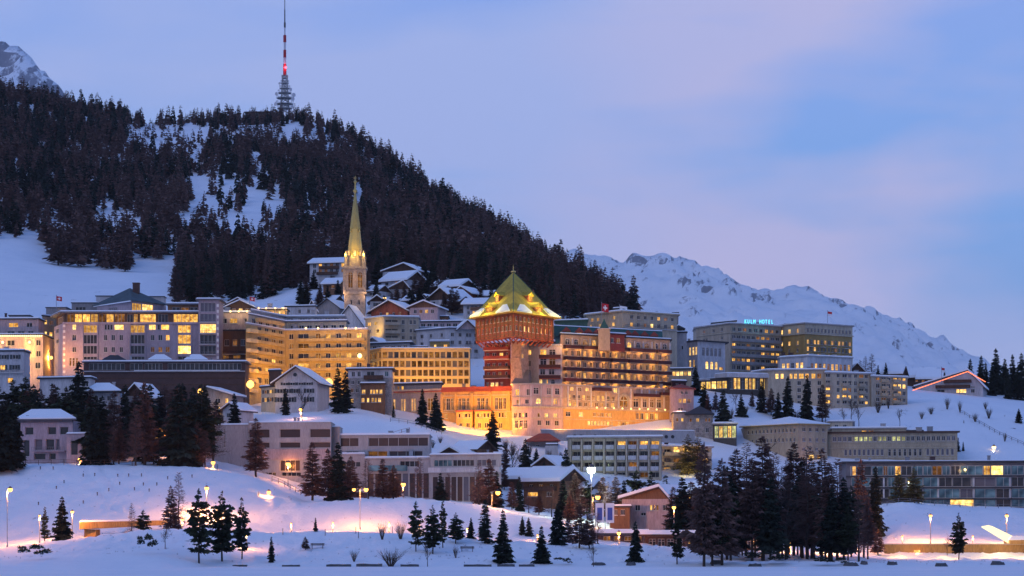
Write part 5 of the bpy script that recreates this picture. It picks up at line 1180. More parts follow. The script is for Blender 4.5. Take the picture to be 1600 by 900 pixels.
b = Bld('salon_building', 'pale stone salon with lit tall windows and dark eaves beside the grey-cream hotel', 'building', 1100, 826)
A, C, B = (1072, 830), (1090, 824), (1133, 832)
b.block([A, C, B], 534, None, 'white', 10, {0: [(542, 555, [(1078, 3), (1083, 3), (1087.5, 3)], 'bbb', 't'), (562, 574, [(1078, 3), (1084, 3)], 'bl', 't')], 1: [(543, 556, ev(1096, 1128, 5, 4), 'w', 'arch'), (564, 576.5, [(1105, 4.5), (1112.5, 4.5), (1119.5, 4.5)], 'bbb', 'arch'), (572, 577, [(1127, 6)], 'l')]}, ov=1.2, roofm='roofdark', snow=False)
b = Bld('white_tower', 'white square tower with a dark lantern roof behind the palace', 'tower', 1060, 818)
pts, z0, z1 = b.block([(1048, 820), (1073, 818)], 520, None, 'white', 9, {0: [(540, 546, [(1056, 3), (1066, 3)], 'd')]}, ov=.4)
pts, z0, z1 = b.block([(1054, 821), (1068, 820)], 514, 520, 'cream', 5, {0: [(515.5, 519, [(1061, 6)], 'b')]}, roof=None); b.hip([pts[0], pts[1], pts[1]+np.array((0, 5)), pts[0]+np.array((0, 5))], z1, 1.4, .9, 'roofdark', False)
b = Bld('lit_pavilion', 'small glazed pavilion glowing yellow behind the palace corner', 'pavilion', 1065, 806); b.block([(1045, 808), (1081, 806)], 577, None, 'sand', 6, {0: [(580, 587, ev(1050, 1080, 5, 5), 'lbblb', 'g')]}, ov=.5)
b = Bld('dining_pavilion', 'long glass dining pavilion with yellow lights and a white flat roof', 'pavilion', 1150, 800)
A, C, B = (1092, 806), (1138, 799), (1206, 804)
b.block([A, C, B], 590, None, 'framedark', 9, {0: [(595, 607, ev(1094, 1136, 5, 7.4), 'hhbhh', 't')], 1: [(590.5, 608, ev(1140, 1205, 11, 4.6), 'dlhdhlhdhhd', 't')]}, roof=None)
b.flat([b.P(1118, 803), b.P(1137, 797), b.P(1211, 802), b.P(1211, 813), b.P(1118, 813)], b.z(590), .4, 'white', True, 1.3, .25); b.flat([b.P(1092, 806), b.P(1120, 802), b.P(1120, 813), b.P(1092, 813)], b.z(593), .2, 'white', True, .5, .25)

b = Bld('long_apartments', 'long pale apartment row with recessed balconies above the snow slope', 'apartment block', 1300, 800)
S0, S1, S2, S3 = (1208, 806), (1290, 800), (1360, 808), (1418, 812)
r5 = [(583, 590), (595, 602), (606, 613), (617, 623), (626, 631)]
def cc(a, c): return a+c
b.block([(1175, 812), (1200, 801), (1290, 799)], 579, None, 'cream', 12, {1: [(583.5, 592, [(1214, 5), (1222, 5), (1236, 5), (1243, 5), (1252, 8), (1261, 6), (1271, 7), (1280, 7)], 'bblllllm')]+[(t_, u_, ev(1225, 1288, 4, 6)+[], 'd') for t_, u_ in r5[1:]]}, ov=.6, roofm='concrete')
def rowpat(n): return [(t_, u_, [(1294, 7), (1310, 4.6), (1320, 7), (1328, 4.6), (1337, 4.6), (1346, 7), (1354, 4.6)], pp) for (t_, u_), pp in zip(r5, ('dddwdmd', 'ddddddd', 'ldlmddd', 'lblldld', 'ldddddl'))]
b.block([(1290, 797), (1361, 804)], 584, None, 'cream', 12, {0: rowpat(0)}, ov=.6, roofm='concrete')
b.block([(1361.3, 803), (1418, 809)], 588, None, 'beige', 12, {0: [(t_+3, u_+3, [(1372, 6), (1381, 7), (1389, 4.6), (1399, 6), (1406, 5), (1413, 5)], pp) for (t_, u_), pp in zip(r5, ('mddlll', 'dddlbb', 'ddddld', 'dmdmdd', 'dddddd'))]}, ov=.6, roofm='concrete')
for r in (603, 614.5, 625): 
    for c in (1294, 1320, 1346): b.balc((1290, 797), (1361, 804), r, c-5, c+5, 'beige', .9, .85, 'beige')
for r in (595, 606, 617, 628):
    for c in (1381, 1399): b.balc((1361.3, 803), (1418, 809), r, c-5, c+5, 'sand', .9, .85, 'sand')
b.flood(1307, 790, 620, 130, ORG); b.flood(1405, 800, 612, 130, GOLD)

b = Bld('office_building', 'cream office building with a low snow-covered hipped roof beside the slope', 'office building', 1250, 724)
A, C, B = (1162, 742), (1247, 722), (1293, 728)
wA = ev(1166, 1244, 13, 2.6); wC = ev(1251, 1292, 4, 4.4)
pts, z0, z1 = b.block([A, C, B], 664, None, 'sand', 18, {0: [(669, 675, wA, 'd'), (684, 690, wA, 'wd')], 1: [(668, 674, wC, 'd'), (684, 690, wC, 'w'), (699, 704, wC, 'wdwd'), (710, 718, [(1268, 9), (1280, 5)], 'bl')]}, roof=None)
ring = [pts[0]+np.array((3, -1.0)), pts[1], pts[2], pts[2]+np.array((-2, 20))]; b.hip([pts[0], pts[1], pts[2], b.P(1235, 767)], z1, 2.6, 1.0, 'ochre', True)
b.flood(1270, 715, 714, 500, ORG)
b = Bld('school_building', 'long cream building with two window bands and a stepped roof terrace', 'office building', 1390, 724)
A, B = (1294, 731), (1496, 724)
b.block([A, B], 676, None, 'sand', 14, {0: [(681, 688.5, ev(1300, 1332, 4, 6)+ev(1334, 1430, 13, 5.6)+ev(1431, 1494, 8, 5.6), 'wwwdyyyydyydyyyddddddddww'), (701, 711, ev(1318, 1382, 9, 4.4), 'w'), (701, 712, ev(1386, 1442, 7, 4.6), 'd'), (701, 711, ev(1446, 1492, 6, 4.4), 'w')]}, ov=.8, roofm='timberdark', thick=.5, snow=False)
b.block([(1300, 736), (1416, 733)], 668, 675.8, 'cream', 8, {0: [(670, 674, [(1350, 8), (1361, 8)], 'lm')]}, ov=.3, roofm='concrete'); b.block([(1297, 740), (1332, 739)], 656, 675.8, 'cream', 7, {0: [(660, 665, [(1307, 6), (1320, 6)], 'd')]}, ov=.4, roofm='concrete'); b.block([(1380, 735), (1443, 733)], 672, 676, 'concrete', 5, ov=.1)
for r in (679, 690, 698.5, 714): b.strip('band', 'cream', A, B, r, r+1.1, .18)

# long glass house
b = Bld('glass_building', 'long three-storey glass-fronted building with thin dark floor bands', 'building', 1450, 632)
A, B = (1322, 640), (1720, 630)
def segs(ed, pat): return [((ed[i]+ed[i+1])/2, ed[i+1]-ed[i]-1.0) for i in range(len(ed)-1)]
e1 = [1328, 1331, 1338, 1362, 1380, 1387, 1398, 1408, 1425, 1442, 1456, 1472, 1485, 1500, 1536, 1548, 1568, 1580, 1600, 1630, 1660, 1700]
e2 = [1330, 1360, 1387, 1398, 1416, 1442, 1466, 1488, 1518, 1522, 1556, 1580, 1600, 1640, 1690]
e3 = [1330, 1360, 1390, 1420, 1442, 1465, 1500, 1522, 1556, 1580, 1604, 1650, 1690]
e4 = [1400, 1442, 1465, 1484, 1522, 1556, 1580, 1604, 1650, 1690]
b.block([A, B], 723, None, 'roofgrey', 14, {0: [(727, 742, segs(e1, 0), 'dldkmkldkkmkdklbkkkdkk'[:20], 'k'), (745, 760, segs(e2, 0), 'kdkdkkddkwkdkdk', 'k'), (763, 778, segs(e3, 0), 'ddkdkkwkdkkdk', 'k'), (780, 792, segs(e4, 0), 'dkkbkdkkd', 'k')]}, ov=1.2, roofm='roofdark', thick=.55, snowt=.15, rev=.15)
for r in (742.6, 760.6, 778.4): b.strip('floor_band', 'roofdark', A, B, r, r+2.4, .9)
for c in (1381, 1466, 1521, 1578): b.strip('column', 'white', A, B, 744.8, 778, .25, c-1.4, c+1.4)
p = b.P(1492, 628); b.bulb(1508, 630.5, 734, 'warmlamp', .3, 120)
b.flood(1500, 634.2, 735, 80, (1, .6, .2))

chalet('broad white chalet with red light strings along its eaves and a lit balcony', (1430, 884), (1536, 878), 14, 605, 24, 'front', 'white', [(600, 607, [(1468, 7), (1478, 7), (1505, 6), (1520, 7)], 'ddwd'), (609, 615, ev(1494, 1510, 3, 5)+[(1520, 6)], 'bbbd'), (609, 614, [(1470, 12)], 'd')], frac=.78, gm='white', ov=1.0, balc=[(606.8, 1462, 1516, 'timberdark'), (598.5, 1475, 1518, 'timberdark')], snowt=.5)
t = thing('light_string', 'red light string along the eaves of the broad white chalet', 'fairy lights', (X(1425, 876), 876, Z(606, 876)))
mb = MB(); pa = [(1426, 610), (1512, 580.5), (1540, 597)]
for (x0, r0), (x1, r1) in zip(pa, pa[1:]):
    n = int((x1-x0)*1.1)
    for k in range(n): f = k/n; mb.lathe([(.04, -.11), (.14, 0), (.04, .11)], 5, (0, 0)); 
mb = MB(); ox = X(1425, 876)
for (x0, r0), (x1, r1) in zip(pa, pa[1:]):
    n = int((x1-x0)*1.2)
    for k in range(n):
        f = k/n; p = (X(x0+(x1-x0)*f, 876)-ox, -.2, Z(r0+(r1-r0)*f, 876)-Z(606, 876)); mb.box(p[0]-.12, p[0]+.12, p[1]-.1, p[1]+.1, p[2]-.12, p[2]+.12)
o = mb.build('light_bulbs', 'redstring', t); o['kind'] = 'stuff'
a_, c_ = [(X(x, 876)-ox, -.12, Z(r, 876)-Z(606, 876)) for x, r in pa[:2]]; mb = MB(); mb.bar(a_, c_, .04); e_ = (X(pa[2][0], 876)-ox, -.12, Z(pa[2][1], 876)-Z(606, 876)); mb.bar(c_, e_, .04); mb.build('wire', 'metaldark', t)
chalet('dark timber chalet with thick roof snow behind the light-strung chalet', (1418, 905), (1452, 900), 11, 590, 12, 'side', 'timberdark', [(592, 597, [(1434, 8)], 'm')], snowt=.8)
chalet('snow-roofed chalet with a timber gable next to the dark timber chalet', (1434, 897), (1470, 895), 10, 592, 12, 'side', 'timberbrown', [(594, 600, ev(1438, 1466, 3, 5), 'mld')], snowt=.8)
chalet('brown barn with rounded gable at the end of the ochre hotel', (1330, 850), (1348, 850), 7, 578, 9, 'front', 'timberdark', snowt=.2)
chalet('small snow-covered chalet behind the end of the apartment row', (1380, 885), (1408, 883), 9, 584, 11, 'side', 'timberdark', snowt=.8)
# ---------------------------------------------------------------- lower village and lakeside
b = Bld('pink_villa', 'pink villa with snowy hipped roof, balcony and low side wing above the snow bank', 'villa', 70, 628)
A, B = (32, 630), (114, 627)
pts, z0, z1 = b.block([A, B], 657, None, 'lilac', 11, {0: [(667, 679, [(45.5, 13), (81, 13), (100, 13)], 'ddd', 'p'), (687, 713, [(41, 10)], 'd', 'p'), (686, 703, [(60, 12), (78, 13), (90, 6)], 'wdw', 'p'), (708, 718, [(62, 18), (82, 10)], 'dd', 'p')]}, roof=None, rev=.5)
ring = [b.P(27, 629), b.P(117, 626), b.P(110, 640), b.P(34, 641)]; b.strip('cornice', 'roofgrey', A, B, 654.5, 660, .5); b.hip(ring, b.z(656.5), 16/F*628, .5, 'roofgrey', True, .55)
b.block([(104, 624), (143, 622)], 680, None, 'lilac', 9, {0: [(689, 712, [(116, 11), (133, 11)], 'd', 'p')]}, roof='flat', ov=.25, roofm='lilac', thick=.25)
b.balc(A, B, 704.5, 53, 104, 'railing', 1.5, .95, 'lilac', bars=True); b.chim(111, 632, 648, 660, 4, 'lilac'); b.chim(64, 636, 638, 648, 3)
for c in (45, 71):
    p = b.P(c, 631.5); mb = MB(); z_ = b.z(654.5); mb.hexa([(p[0]-1.1, p[1]-2, z_), (p[0]+1.1, p[1]-2, z_), (p[0]+1.1, p[1]+1, z_), (p[0]-1.1, p[1]+1, z_)], [(p[0]-.3, p[1]-1.6, z_+.95), (p[0]+.3, p[1]-1.6, z_+.95), (p[0]+.3, p[1]+1, z_+.95), (p[0]-.3, p[1]+1, z_+.95)]); mb.build('roof_dormer', 'rooftile', b.root)
b = Bld('white_pavilion', 'low white house with bluish flat roof among the trees below the podium', 'house', 120, 700); b.block([(62, 704), (141, 700)], 591, None, 'white', 8, {0: [(595, 604, [(131, 4), (136, 4)], 'd')]}, ov=.8)
b = Bld('hipped_house', 'house with two snowy hipped roofs half hidden by dark trees', 'house', 170, 690)
pts, z0, z1 = b.block([(135, 692), (185, 690)], 613, None, 'white', 10, {0: [(618, 626, [(150, 6), (170, 6)], 'd')]}, roof=None); b.hip([b.P(133, 690), b.P(188, 688), b.P(186, 702), b.P(137, 703)], z1, 2.4, .5, 'roofdark', True, .4); b.chim(178, 694, 597, 610, 4)
chalet('small house with a snowy gable between dark trees beside the hipped roofs', (196, 694), (228, 692), 9, 619, 17, 'front', 'greywall', [(622, 630, [(212, 6)], 'd')])
b = Bld('hidden_house', 'low house with snowy sloping roof and porch light behind the dark trees', 'house', 330, 690)
b.gabled((318, 692), (362, 690), 9, 618, 12, 'front', 'greywall', 'roofgrey', {0: [(622, 630, [(340, 8), (354, 5)], 'dl'), (640, 650, [(340, 8)], 'm')]}, frac=.15)
b.bulb(313, 686, 613, 'sodiumsoft', .7, 700, ORG)
for px, row in ((342, 638), (340, 653), (378, 637), (377, 652)): b.bulb(px, 689 if px < 370 else 700, row, 'warmlamp', .35, 150, GOLD)
b = Bld('white_cottage', 'small white cottage with snow-covered gable behind the school', 'house', 358, 684); b.gabled((348, 686), (372, 684), 8, 640, 9, 'front', 'white', 'timberdark', {0: [(645, 652, [(357, 6)], 'd')]})

b = Bld('school', 'pale concrete school with long dark window bands, stepping down the slope', 'school', 500, 642)
b.block([(336, 646), (388, 644)], 664, None, 'concrete', 14, {0: [(668, 698, [(351, 2)], 'd')]}, roof='flat', ov=.2, roofm='concrete', snow=True, thick=.2)
b.block([(388.2, 643), (517, 640)], 661, None, 'concrete', 14, {0: [(670.5, 684, [(404, 34), (453, 32), (500, 32)], 'nnn', 'p'), (691, 700, [(404, 34), (453, 32), (500, 32)], 'nnn', 'p'), (719, 736, [(453, 31)], 'n', 'g'), (738, 744, [(422, 18), (455, 30)], 'dd', 'g')]}, ov=.15, roofm='concrete', thick=.2, snowt=.3, rev=.5)
b.strip('band', 'pink', (388.2, 643), (517, 640), 701.5, 718, .25); 
b.block([(517.5, 644), (531, 642)], 668, None, 'concrete', 10, ov=.1, roofm='concrete', thick=.2)
b.block([(531.2, 643), (671, 639)], 681, None, 'concrete', 16, {0: [(684, 697.5, [(545, 30), (622, 93)], 'nn', 'k'), (705, 713, [(550, 20), (590, 30), (634, 52)], 'nmn', 'k')]}, ov=.3, roofm='concrete', thick=.25, snowt=.45, rev=.5)
b.block([(528, 640), (570, 638)], 712, None, 'concrete', 8, {0: [(722, 730, [(548, 30)], 'd', 'g')]}, ov=.2, roofm='concrete')
b.bulb(452, 641.2, 728, 'sodium', .5, 600, SOD)
b = Bld('sports_hall', 'low hall with turquoise balcony panels and tall glazed lower front beside the school', 'building', 720, 622)
A, B = (571, 630), (784, 620)
b.block([(571, 632), (672, 628)], 716, None, 'concrete', 12, {0: [(719, 728, [(640, 30)], 'd', 'g'), (738, 778, ev(574, 671, 9, 9.5), 'nnwnnwnnn', 'p')]}, ov=.4, roofm='concrete')
b.strip('balustrade', 'glassteal', (571, 632), (672, 628), 726, 735, 1.2, 578, 636)
b.block([(672.3, 627), (783, 621)], 711, None, 'concrete', 12, {0: [(718, 728, [(692, 28), (724, 33), (760, 30)], 'kdw', 'g'), (744, 783, ev(675, 752, 8, 8.8), 'nwnnnwnn', 'p')]}, ov=.4, roofm='concrete', thick=.25)
b.strip('balustrade', 'white', (672.3, 627), (783, 621), 730, 738, 1.4); b.strip('mullion', 'metal', (672.3, 627), (783, 621), 741, 785, .2, 752, 755)
b = Bld('lit_shelter', 'low lit entrance under the school by the tree row', 'building', 520, 622); b.block([(492, 624), (572, 621)], 770, None, 'clinker', 5, {0: [(774, 780, ev(496, 536, 3, 10), 'mlm', 'g')]}, ov=.4, roofm='concrete')
b.flood(540, 616, 775, 350, SOD)
chalet('little dark chalet with steep snowy roof above the sports hall', (688, 668), (722, 665), 9, 711, 10, 'front', 'timberdark', [(713, 719, [(705, 8)], 'd')], ov=1.2)
chalet('snowy barn roof with patchy boards beside the little dark chalet', (708, 676), (745, 672), 8, 702, 12, 'side', 'timberbrown', snowt=.12)
b = Bld('pale_shed', 'pale flat shed with a snow lid on the slope under the palace', 'shed', 775, 690); b.block([(852, 706), (872, 705)], 693, None, 'white', 5, ov=.1); 
b = Bld('red_roof_house', 'house with a dark red hipped roof below the palace terrace', 'house', 850, 715)
pts, z0, z1 = b.block([(824, 718), (872, 716)], 690, None, 'greywall', 8, {0: [(694, 700, [(840, 6), (858, 6)], 'd')]}, roof=None); b.hip([b.P(822, 716), b.P(874, 714), b.P(866, 725), b.P(838, 726)], z1, 2.2, .4, 'redroof', False, .4)

# terrace wall and apartments below the palace
b = Bld('terrace_wall', 'long grey terrace wall with round holes below the palace', 'wall', 960, 722)
A, B = (866, 724), (1086, 730)
b.block([(845, 722), A, B], 672, None, 'concrete', 4, {}, ov=.1, roofm='concrete', snow=True, thick=.15, snowt=.2)
for c in (898, 908, 930, 950, 982, 1000, 1041, 1051):
    p = b.P(c, 724.0+(c-866)*.0273); mb = MB(); mb.lathe([(.5, -.06), (.5, .1)], 12); o = mb.build('dark_hole_disc', 'roofdark', b.root, (p[0], p[1]-.05, b.z(681))); o.rotation_euler = (pi/2, 0, 0)  # dark disc paints the shade of a hole; the wall behind is solid
b = Bld('balcony_apartments', 'cream apartment house with white balconies and green-lit pilasters below the terrace wall', 'apartment block', 970, 690)
A, B = (888, 694), (1034, 688)
r3 = [(689, 697), (705, 714), (722, 731), (738, 746)]
cs = ev(892, 1032, 8, 13)
b.block([A, B], 684, None, 'cream', 11, {0: [(t_, u_, cs, pp, 'g') for (t_, u_), pp in zip(r3, ('wwdwlmll', 'dwdwdddm', 'wddddmdd', 'ddddddmd'))]}, ov=.7, roofm='concrete', rev=1.2)
for r in (700.5, 717.5, 734.5): 
    for c, w_ in cs: b.balc(A, B, r, c-6.4, c+6.4, 'white', .5, .95, 'white')
for k in range(9): b.strip('pilaster', 'cream', A, B, 686, 752, .75, 892-1.2+k*17.5, 892+1.2+k*17.5)
b.block([(1034.5, 698), (1112, 703)], 697, None, 'beige', 10, {0: [(700, 707, ev(1036, 1110, 5, 11), 'dbbdd', 'g'), (714, 722, ev(1036, 1110, 5, 11), 'wmwdl', 'g'), (729, 738, ev(1036, 1110, 5, 11), 'llmld', 'g')]}, ov=.7, roofm='concrete', rev=.8)
for r in (709.5, 725.5): b.balc((1034.5, 698), (1112, 703), r, 1036, 1110, 'cream', 1.1, .8, 'cream')
b.flood(1075, 690, 736, 900, (1, .7, .18)); b.flood(1060, 690, 704, 500, GOLD); b.flood(925, 684, 725, 400, (.8, 1, .6)); b.flood(1100, 694, 712, 350, ORG)
for c in (1040, 1056, 1072, 1088): b.bulb(c, 700, 697, 'warmlamp', .3, 110, GOLD)
b = Bld('stone_house', 'grey stone house with dark pyramid roof between the palace and the snow slope', 'house', 1092, 738)
pts, z0, z1 = b.block([(1072, 740), (1114, 738)], 648, None, 'rubble', 10, {0: [(653, 659, [(1079, 4), (1090, 5), (1103, 3.5), (1108, 3.5)], 'mlmm'), (668, 676, [(1090, 5), (1105, 5)], 'wd')]}, roof=None); b.hip([b.P(1071, 738), b.P(1115, 736), b.P(1113, 750), b.P(1073, 751)], z1, 2.6, .4, 'roofdark', False)
b.block([(1052, 742), (1072, 741)], 645, None, 'greywall', 8, {0: [(652, 658, [(1058, 4), (1066, 4)], 'ml')]}, ov=.3)
b = Bld('garden_pavilion', 'glass garden pavilion glowing yellow-green beside the stone house', 'pavilion', 1135, 735); b.block([(1115, 736), (1151, 734)], 663, None, 'framedark', 7, {0: [(665.5, 684, ev(1116, 1150, 5, 6.2), 'yhyhy', 't')]}, ov=.6, roofm='concrete'); b.flood(1140, 730, 672, 200, (.9, .8, .2))

bb = chalet('brown chalet with deep snow roof and lit porch beside the larches', (818, 640), (874, 634), 11, 752, 17, 'side', 'timberbrown', [(757, 764, [(830, 6), (845, 6), (862, 6)], 'dmd'), (769, 776, [(832, 16), (858, 8)], 'ld')], snowt=.9, balc=[(766, 822, 870, 'timberdark')]); bb.flood(836, 628, 776, 200, SOD)
chalet('small snow-roofed chalet in the gap behind the brown chalet', (788, 660), (816, 658), 8, 748, 11, 'side', 'timberdark', snowt=.9)
chalet('white lakeside house with timber gable, red shutters and a thick snow roof', (972, 585), (1046, 580), 10, 780, 17, 'front', 'pink', [(775, 781, [(1030, 9)], 'd'), (789, 798, [(996, 8), (1017, 4), (1022, 4), (1027, 4), (1039, 7)], 'd', 'c'), (801, 806, [(1005, 8)], 'd')], frac=.80, gm='timberbrown', snowt=.7)
b = Bld('porch', 'small timber porch with snow roof attached beside the white lakeside house', 'porch', 970, 578); b.block([(954, 580), (984, 578)], 793, None, 'timberbrown', 5, {0: [(796, 805, [(962, 6), (973, 7)], 'dd')]}, ov=.8)
b = Bld('lake_station', 'long low building with snow roof and a lit timber front by the lake road', 'building', 1080, 520)
b.block([(1008, 526), (1192, 516)], 838, None, 'clinker', 8, {0: [(842, 855, ev(1012, 1068, 4, 11)+ev(1074, 1102, 3, 8)+ev(1108, 1188, 6, 10), 'dddd' 'bbl' 'dmdmdm', 't')]}, ov=1.6, roofm='timberdark', snowt=.9)
b.flood(1088, 512, 846, 260, ORG); b.flood(1150, 508, 846, 160, ORG)
b = Bld('platform_roof', 'low canopy heaped with snow in front of the white lakeside house', 'shelter', 975, 545); b.block([(934, 548), (1010, 544)], 836, None, 'clinker', 7, {0: [(838, 845, ev(940, 1005, 4, 11), 'm', 'g')]}, ov=1.2, snowt=.9); b.flood(960, 538, 838, 250, SOD)
for i, (px, lab) in enumerate(((937, 'tall banner, white with blue panel, beside the street lamp'), (953, 'second tall banner with a blue panel, nearer the lakeside house'))):
    d = 560; z0 = gz(X(px, d), d); t = thing('banner', lab, 'banner', (X(px, d), d, z0), 'banners by the lakeside house'); zt = Z(786, d)-z0; zb = Z(817, d)-z0
    mb = MB(); mb.lathe([(.07, 0), (.06, zt+.4)], 6, (-.95, 0)); mb.build('pole', 'metal', t)
    mb = MB(); mb.box(-.9, .9, -.03, .03, zb, zt); mb.build('cloth', 'bannerwhite', t)
    mb = MB(); mb.box(-.55, .55, -.05, -.032, zb+.6, zt-1.0); mb.build('panel', 'bannerblue', t)

# road viaduct on the lit lane, retaining wall and tunnel mouth
d = 533; t = thing('viaduct', 'short concrete viaduct carrying the lamp-lit lane over a dip in the snow', 'bridge', (X(124, d), d, Z(834, d)))
z_ = lambda r: Z(r, d)-Z(834, d); x_ = lambda p: X(p, d)-X(124, d)
mb = MB(); mb.hexa([(x_(124), 0, z_(827)), (x_(250), 4, z_(820)), (x_(250), 12, z_(820)), (x_(124), 8, z_(827))], [(x_(124), 0, z_(816)), (x_(250), 4, z_(813)), (x_(250), 12, z_(813)), (x_(124), 8, z_(816))]); mb.build('deck', 'ochrewall', t)
mb = MB(); mb.box(x_(130), x_(148), 1.2, 7, -3, z_(827)); mb.build('pier', 'ochrewall', t)
mb = MB(); mb.hexa([(x_(124), .3, z_(816)+.01), (x_(250), 4.3, z_(813)+.01), (x_(250), 11.7, z_(813)+.01), (x_(124), 7.7, z_(816)+.01)], [(x_(125), .6, z_(816)+.4), (x_(249), 4.6, z_(813)+.4), (x_(249), 11.3, z_(813)+.4), (x_(125), 7.3, z_(816)+.4)]); mb.build('snow_cap', 'snow', t)
d = 541; t = thing('retaining_wall', 'long ochre retaining wall along the lit lake road', 'wall', (X(1382, d), d, Z(876, d)-.5)); zz = Z(851, d)-Z(876, d)+.5
mb = MB(); mb.box(0, X(1900, d)-X(1382, d), 0, 1.0, -1, zz); mb.build('masonry', 'ochrewall', t)
mb = MB(); mb.box(-.1, X(1900, d)-X(1382, d), -.12, 1.1, zz+.003, zz+.22); mb.build('coping', 'concrete', t)
mb = MB(); x0 = X(1428, d)-X(1382, d); mb.box(x0, x0+1.3, -.08, -.01, 1.6, 2.7); mb.build('lit_niche', 'bright', t); lamp_light(t, (x0+.6, -1.2, 2.2), 120, SOD, .2)
for px, p in ((1400, 900), (1475, 900), (1545, 1200), (1590, 1200)): lamp_light(t, (X(px, d)-X(1382, d), -6.5, 3.5), p*.7, (1, .55, .14), .4)
d = 543; t = thing('tunnel_canopy', 'slanting self-glowing canopy over the garage entrance in the snow slope', 'canopy', (X(1575, d), d, Z(852, d)))
q_ = lambda p, r, y: (X(p, d)-X(1575, d), y, Z(r, d)-Z(852, d))
mb = MB(); mb.hexa([q_(1532, 824, -1.2), q_(1548, 822, -1.2), q_(1598, 846, -1.2), q_(1574, 849, -1.2)], [q_(1532, 822.6, -1.0), q_(1548, 820.6, 3), q_(1598, 844.6, 3), q_(1574, 847.6, -1.0)]); mb.build('slab', 'canopyglow', t)  # slab glows by itself, standing in for the bright lit opening
mb = MB(); mb.hexa([q_(1574, 850, -3), q_(1640, 850, -3), q_(1640, 850, 4), q_(1574, 850, 4)], [q_(1574, 844, -3), q_(1640, 843, -3), q_(1640, 843, 4), q_(1574, 844, 4)]); mb.build('roof', 'ochrewall', t)
mb = MB(); mb.hexa([q_(1572, 843.8, -3.2), q_(1642, 842.8, -3.2), q_(1642, 842.8, 4), q_(1572, 843.8, 4)], [q_(1576, 838, -2.6), q_(1640, 837, -2.6), q_(1640, 837, 4), q_(1576, 838, 4)]); mb.build('snow_cap', 'snow', t)
lamp_light(t, (-3, -2.0, 1.2), 500, (1, .8, .35), .3)

# ---------------------------------------------------------------- street lamps
LAMPM = {'s': ('sodium', SOD), 'm': ('mercury', (.85, 1, .8)), 'w': ('warmlamp', (1, .85, .6)), 'r': ('sodium', (1, .40, .22))}
def street_lamp(px, row, d, power, label, kind='s', r=.3, arm=0, base=None, power2=None):
    x = X(px, d); z0 = gz(x, d) if base is None else Z(base, d); H = Z(row, d)-z0; t = thing('street_lamp', label, 'street lamp', (x, d, z0), 'street lamps')
    mm, c = LAMPM[kind]; r *= 1.2
    mb = MB(); mb.lathe([(.16, -.4), (.15, .6), (.09, .7), (.06, max(H+.15, 1))], 6, (arm, 0)); 
    if arm: mb.bar((arm, 0, H+.15), (arm*.5, 0, H+.42), .05); mb.bar((arm*.5, 0, H+.42), (0, 0, H+.3), .05)
    mb.build('pole', 'metal', t)
    mb = MB(); mb.lathe([(r*.9, r*.55), (r*.5, r*1.2), (.06, r*1.4)], 8); mb.build('hood', 'metaldark', t, (0, 0, H))
    mb = MB(); mb.lathe([(.04, -r), (r*.75, -r*.7), (r, 0), (r*.9, r*.5)], 10); mb.build('lantern', mm, t, (0, 0, H), smooth=True)
    lamp_light(t, (0, -.1, H-r-.35), power*2.2, c, .2)
    return t, H
street_lamp(16, 765, 514, 6000, 'tall white-poled lamp at the start of the lit lane beneath the snow bank', arm=-.6, r=.4)
street_lamp(113, 800, 531, 3600, 'lamp glowing beside the twin firs at the viaduct', r=.3)
street_lamp(62, 806, 531, 2600, 'low lamp on the lane between the tall white pole and the firs', r=.2)
street_lamp(285, 812, 533, 2200, 'low lamp near the viaduct end half behind the larch', r=.25)
street_lamp(125, 718, 618, 900, 'bright lamp in front of the pink villa', r=.42)
street_lamp(256, 674, 655, 900, 'upper lamp of the pair among dark trees beside the school lane', r=.42)
street_lamp(244, 684, 648, 700, 'lower lamp of the pair among dark trees beside the school lane', r=.38)
street_lamp(333, 723, 612, 900, 'lamp at the terrace fence by the school end', r=.42)
street_lamp(323, 763, 560, 8000, 'lamp shining over the tops of the lakeside pines', r=.4)
street_lamp(420, 769, 588, 3500, 'lamp on the snow slope beside its bright pool of light', r=.38)
street_lamp(404, 784, 586, 1200, 'small low lamp under the slope lamp', r=.2)
street_lamp(385, 832, 478, 700, 'orange lamp glowing through the third lakeside pine', r=.3)
street_lamp(450, 725, 624, 1300, 'lamp in front of the school wall', r=.46)
t1, H = street_lamp(572, 765, 548, 1900, 'tall two-headed lamp on the middle snow mound', r=.4, arm=-1.3)
mb = MB(); mb.lathe([(.04, -.38), (.29, -.27), (.38, 0), (.34, .2)], 10); mb.build('lantern', 'sodium', t1, (-2.6, 0, H)); mb = MB(); mb.bar((-1.3, 0, H+.15), (-2.6, 0, H+.3), .05); mb.build('arm', 'metal', t1); lamp_light(t1, (-2.6, -.1, H-.7), 2200, SOD, .2)
street_lamp(630, 757, 600, 1500, 'lamp by the glazed sports hall', r=.46)
street_lamp(778, 770, 578, 1700, 'lamp on a curved arm before the brown larch', r=.46, arm=-1.4)
street_lamp(924, 734, 590, 5000, 'brilliant greenish-white floodlight mast among the trees', 'm', r=.8)
street_lamp(934, 777, 570, 1500, 'orange lamp under the brilliant floodlight', r=.46, arm=-1.1)
street_lamp(967, 833, 520, 900, 'low lamp beside the small fir by the snow canopy', r=.34)
street_lamp(1053, 793, 535, 800, 'lamp beside the gable of the lakeside house', r=.34)
street_lamp(1153, 793, 540, 800, 'lamp in the grove above the lake station', r=.3)
street_lamp(1194, 840, 516, 2600, 'low lamp glowing between the grove trunks', r=.3)
street_lamp(1290, 846, 520, 4500, 'lamp low behind the grove lighting the trunks', r=.24)
street_lamp(1235, 848, 520, 3500, 'dim low lamp deep in the grove', r=.22)
street_lamp(1345, 802, 540, 2200, 'lamp at the edge of the grove by the slope', r=.3)
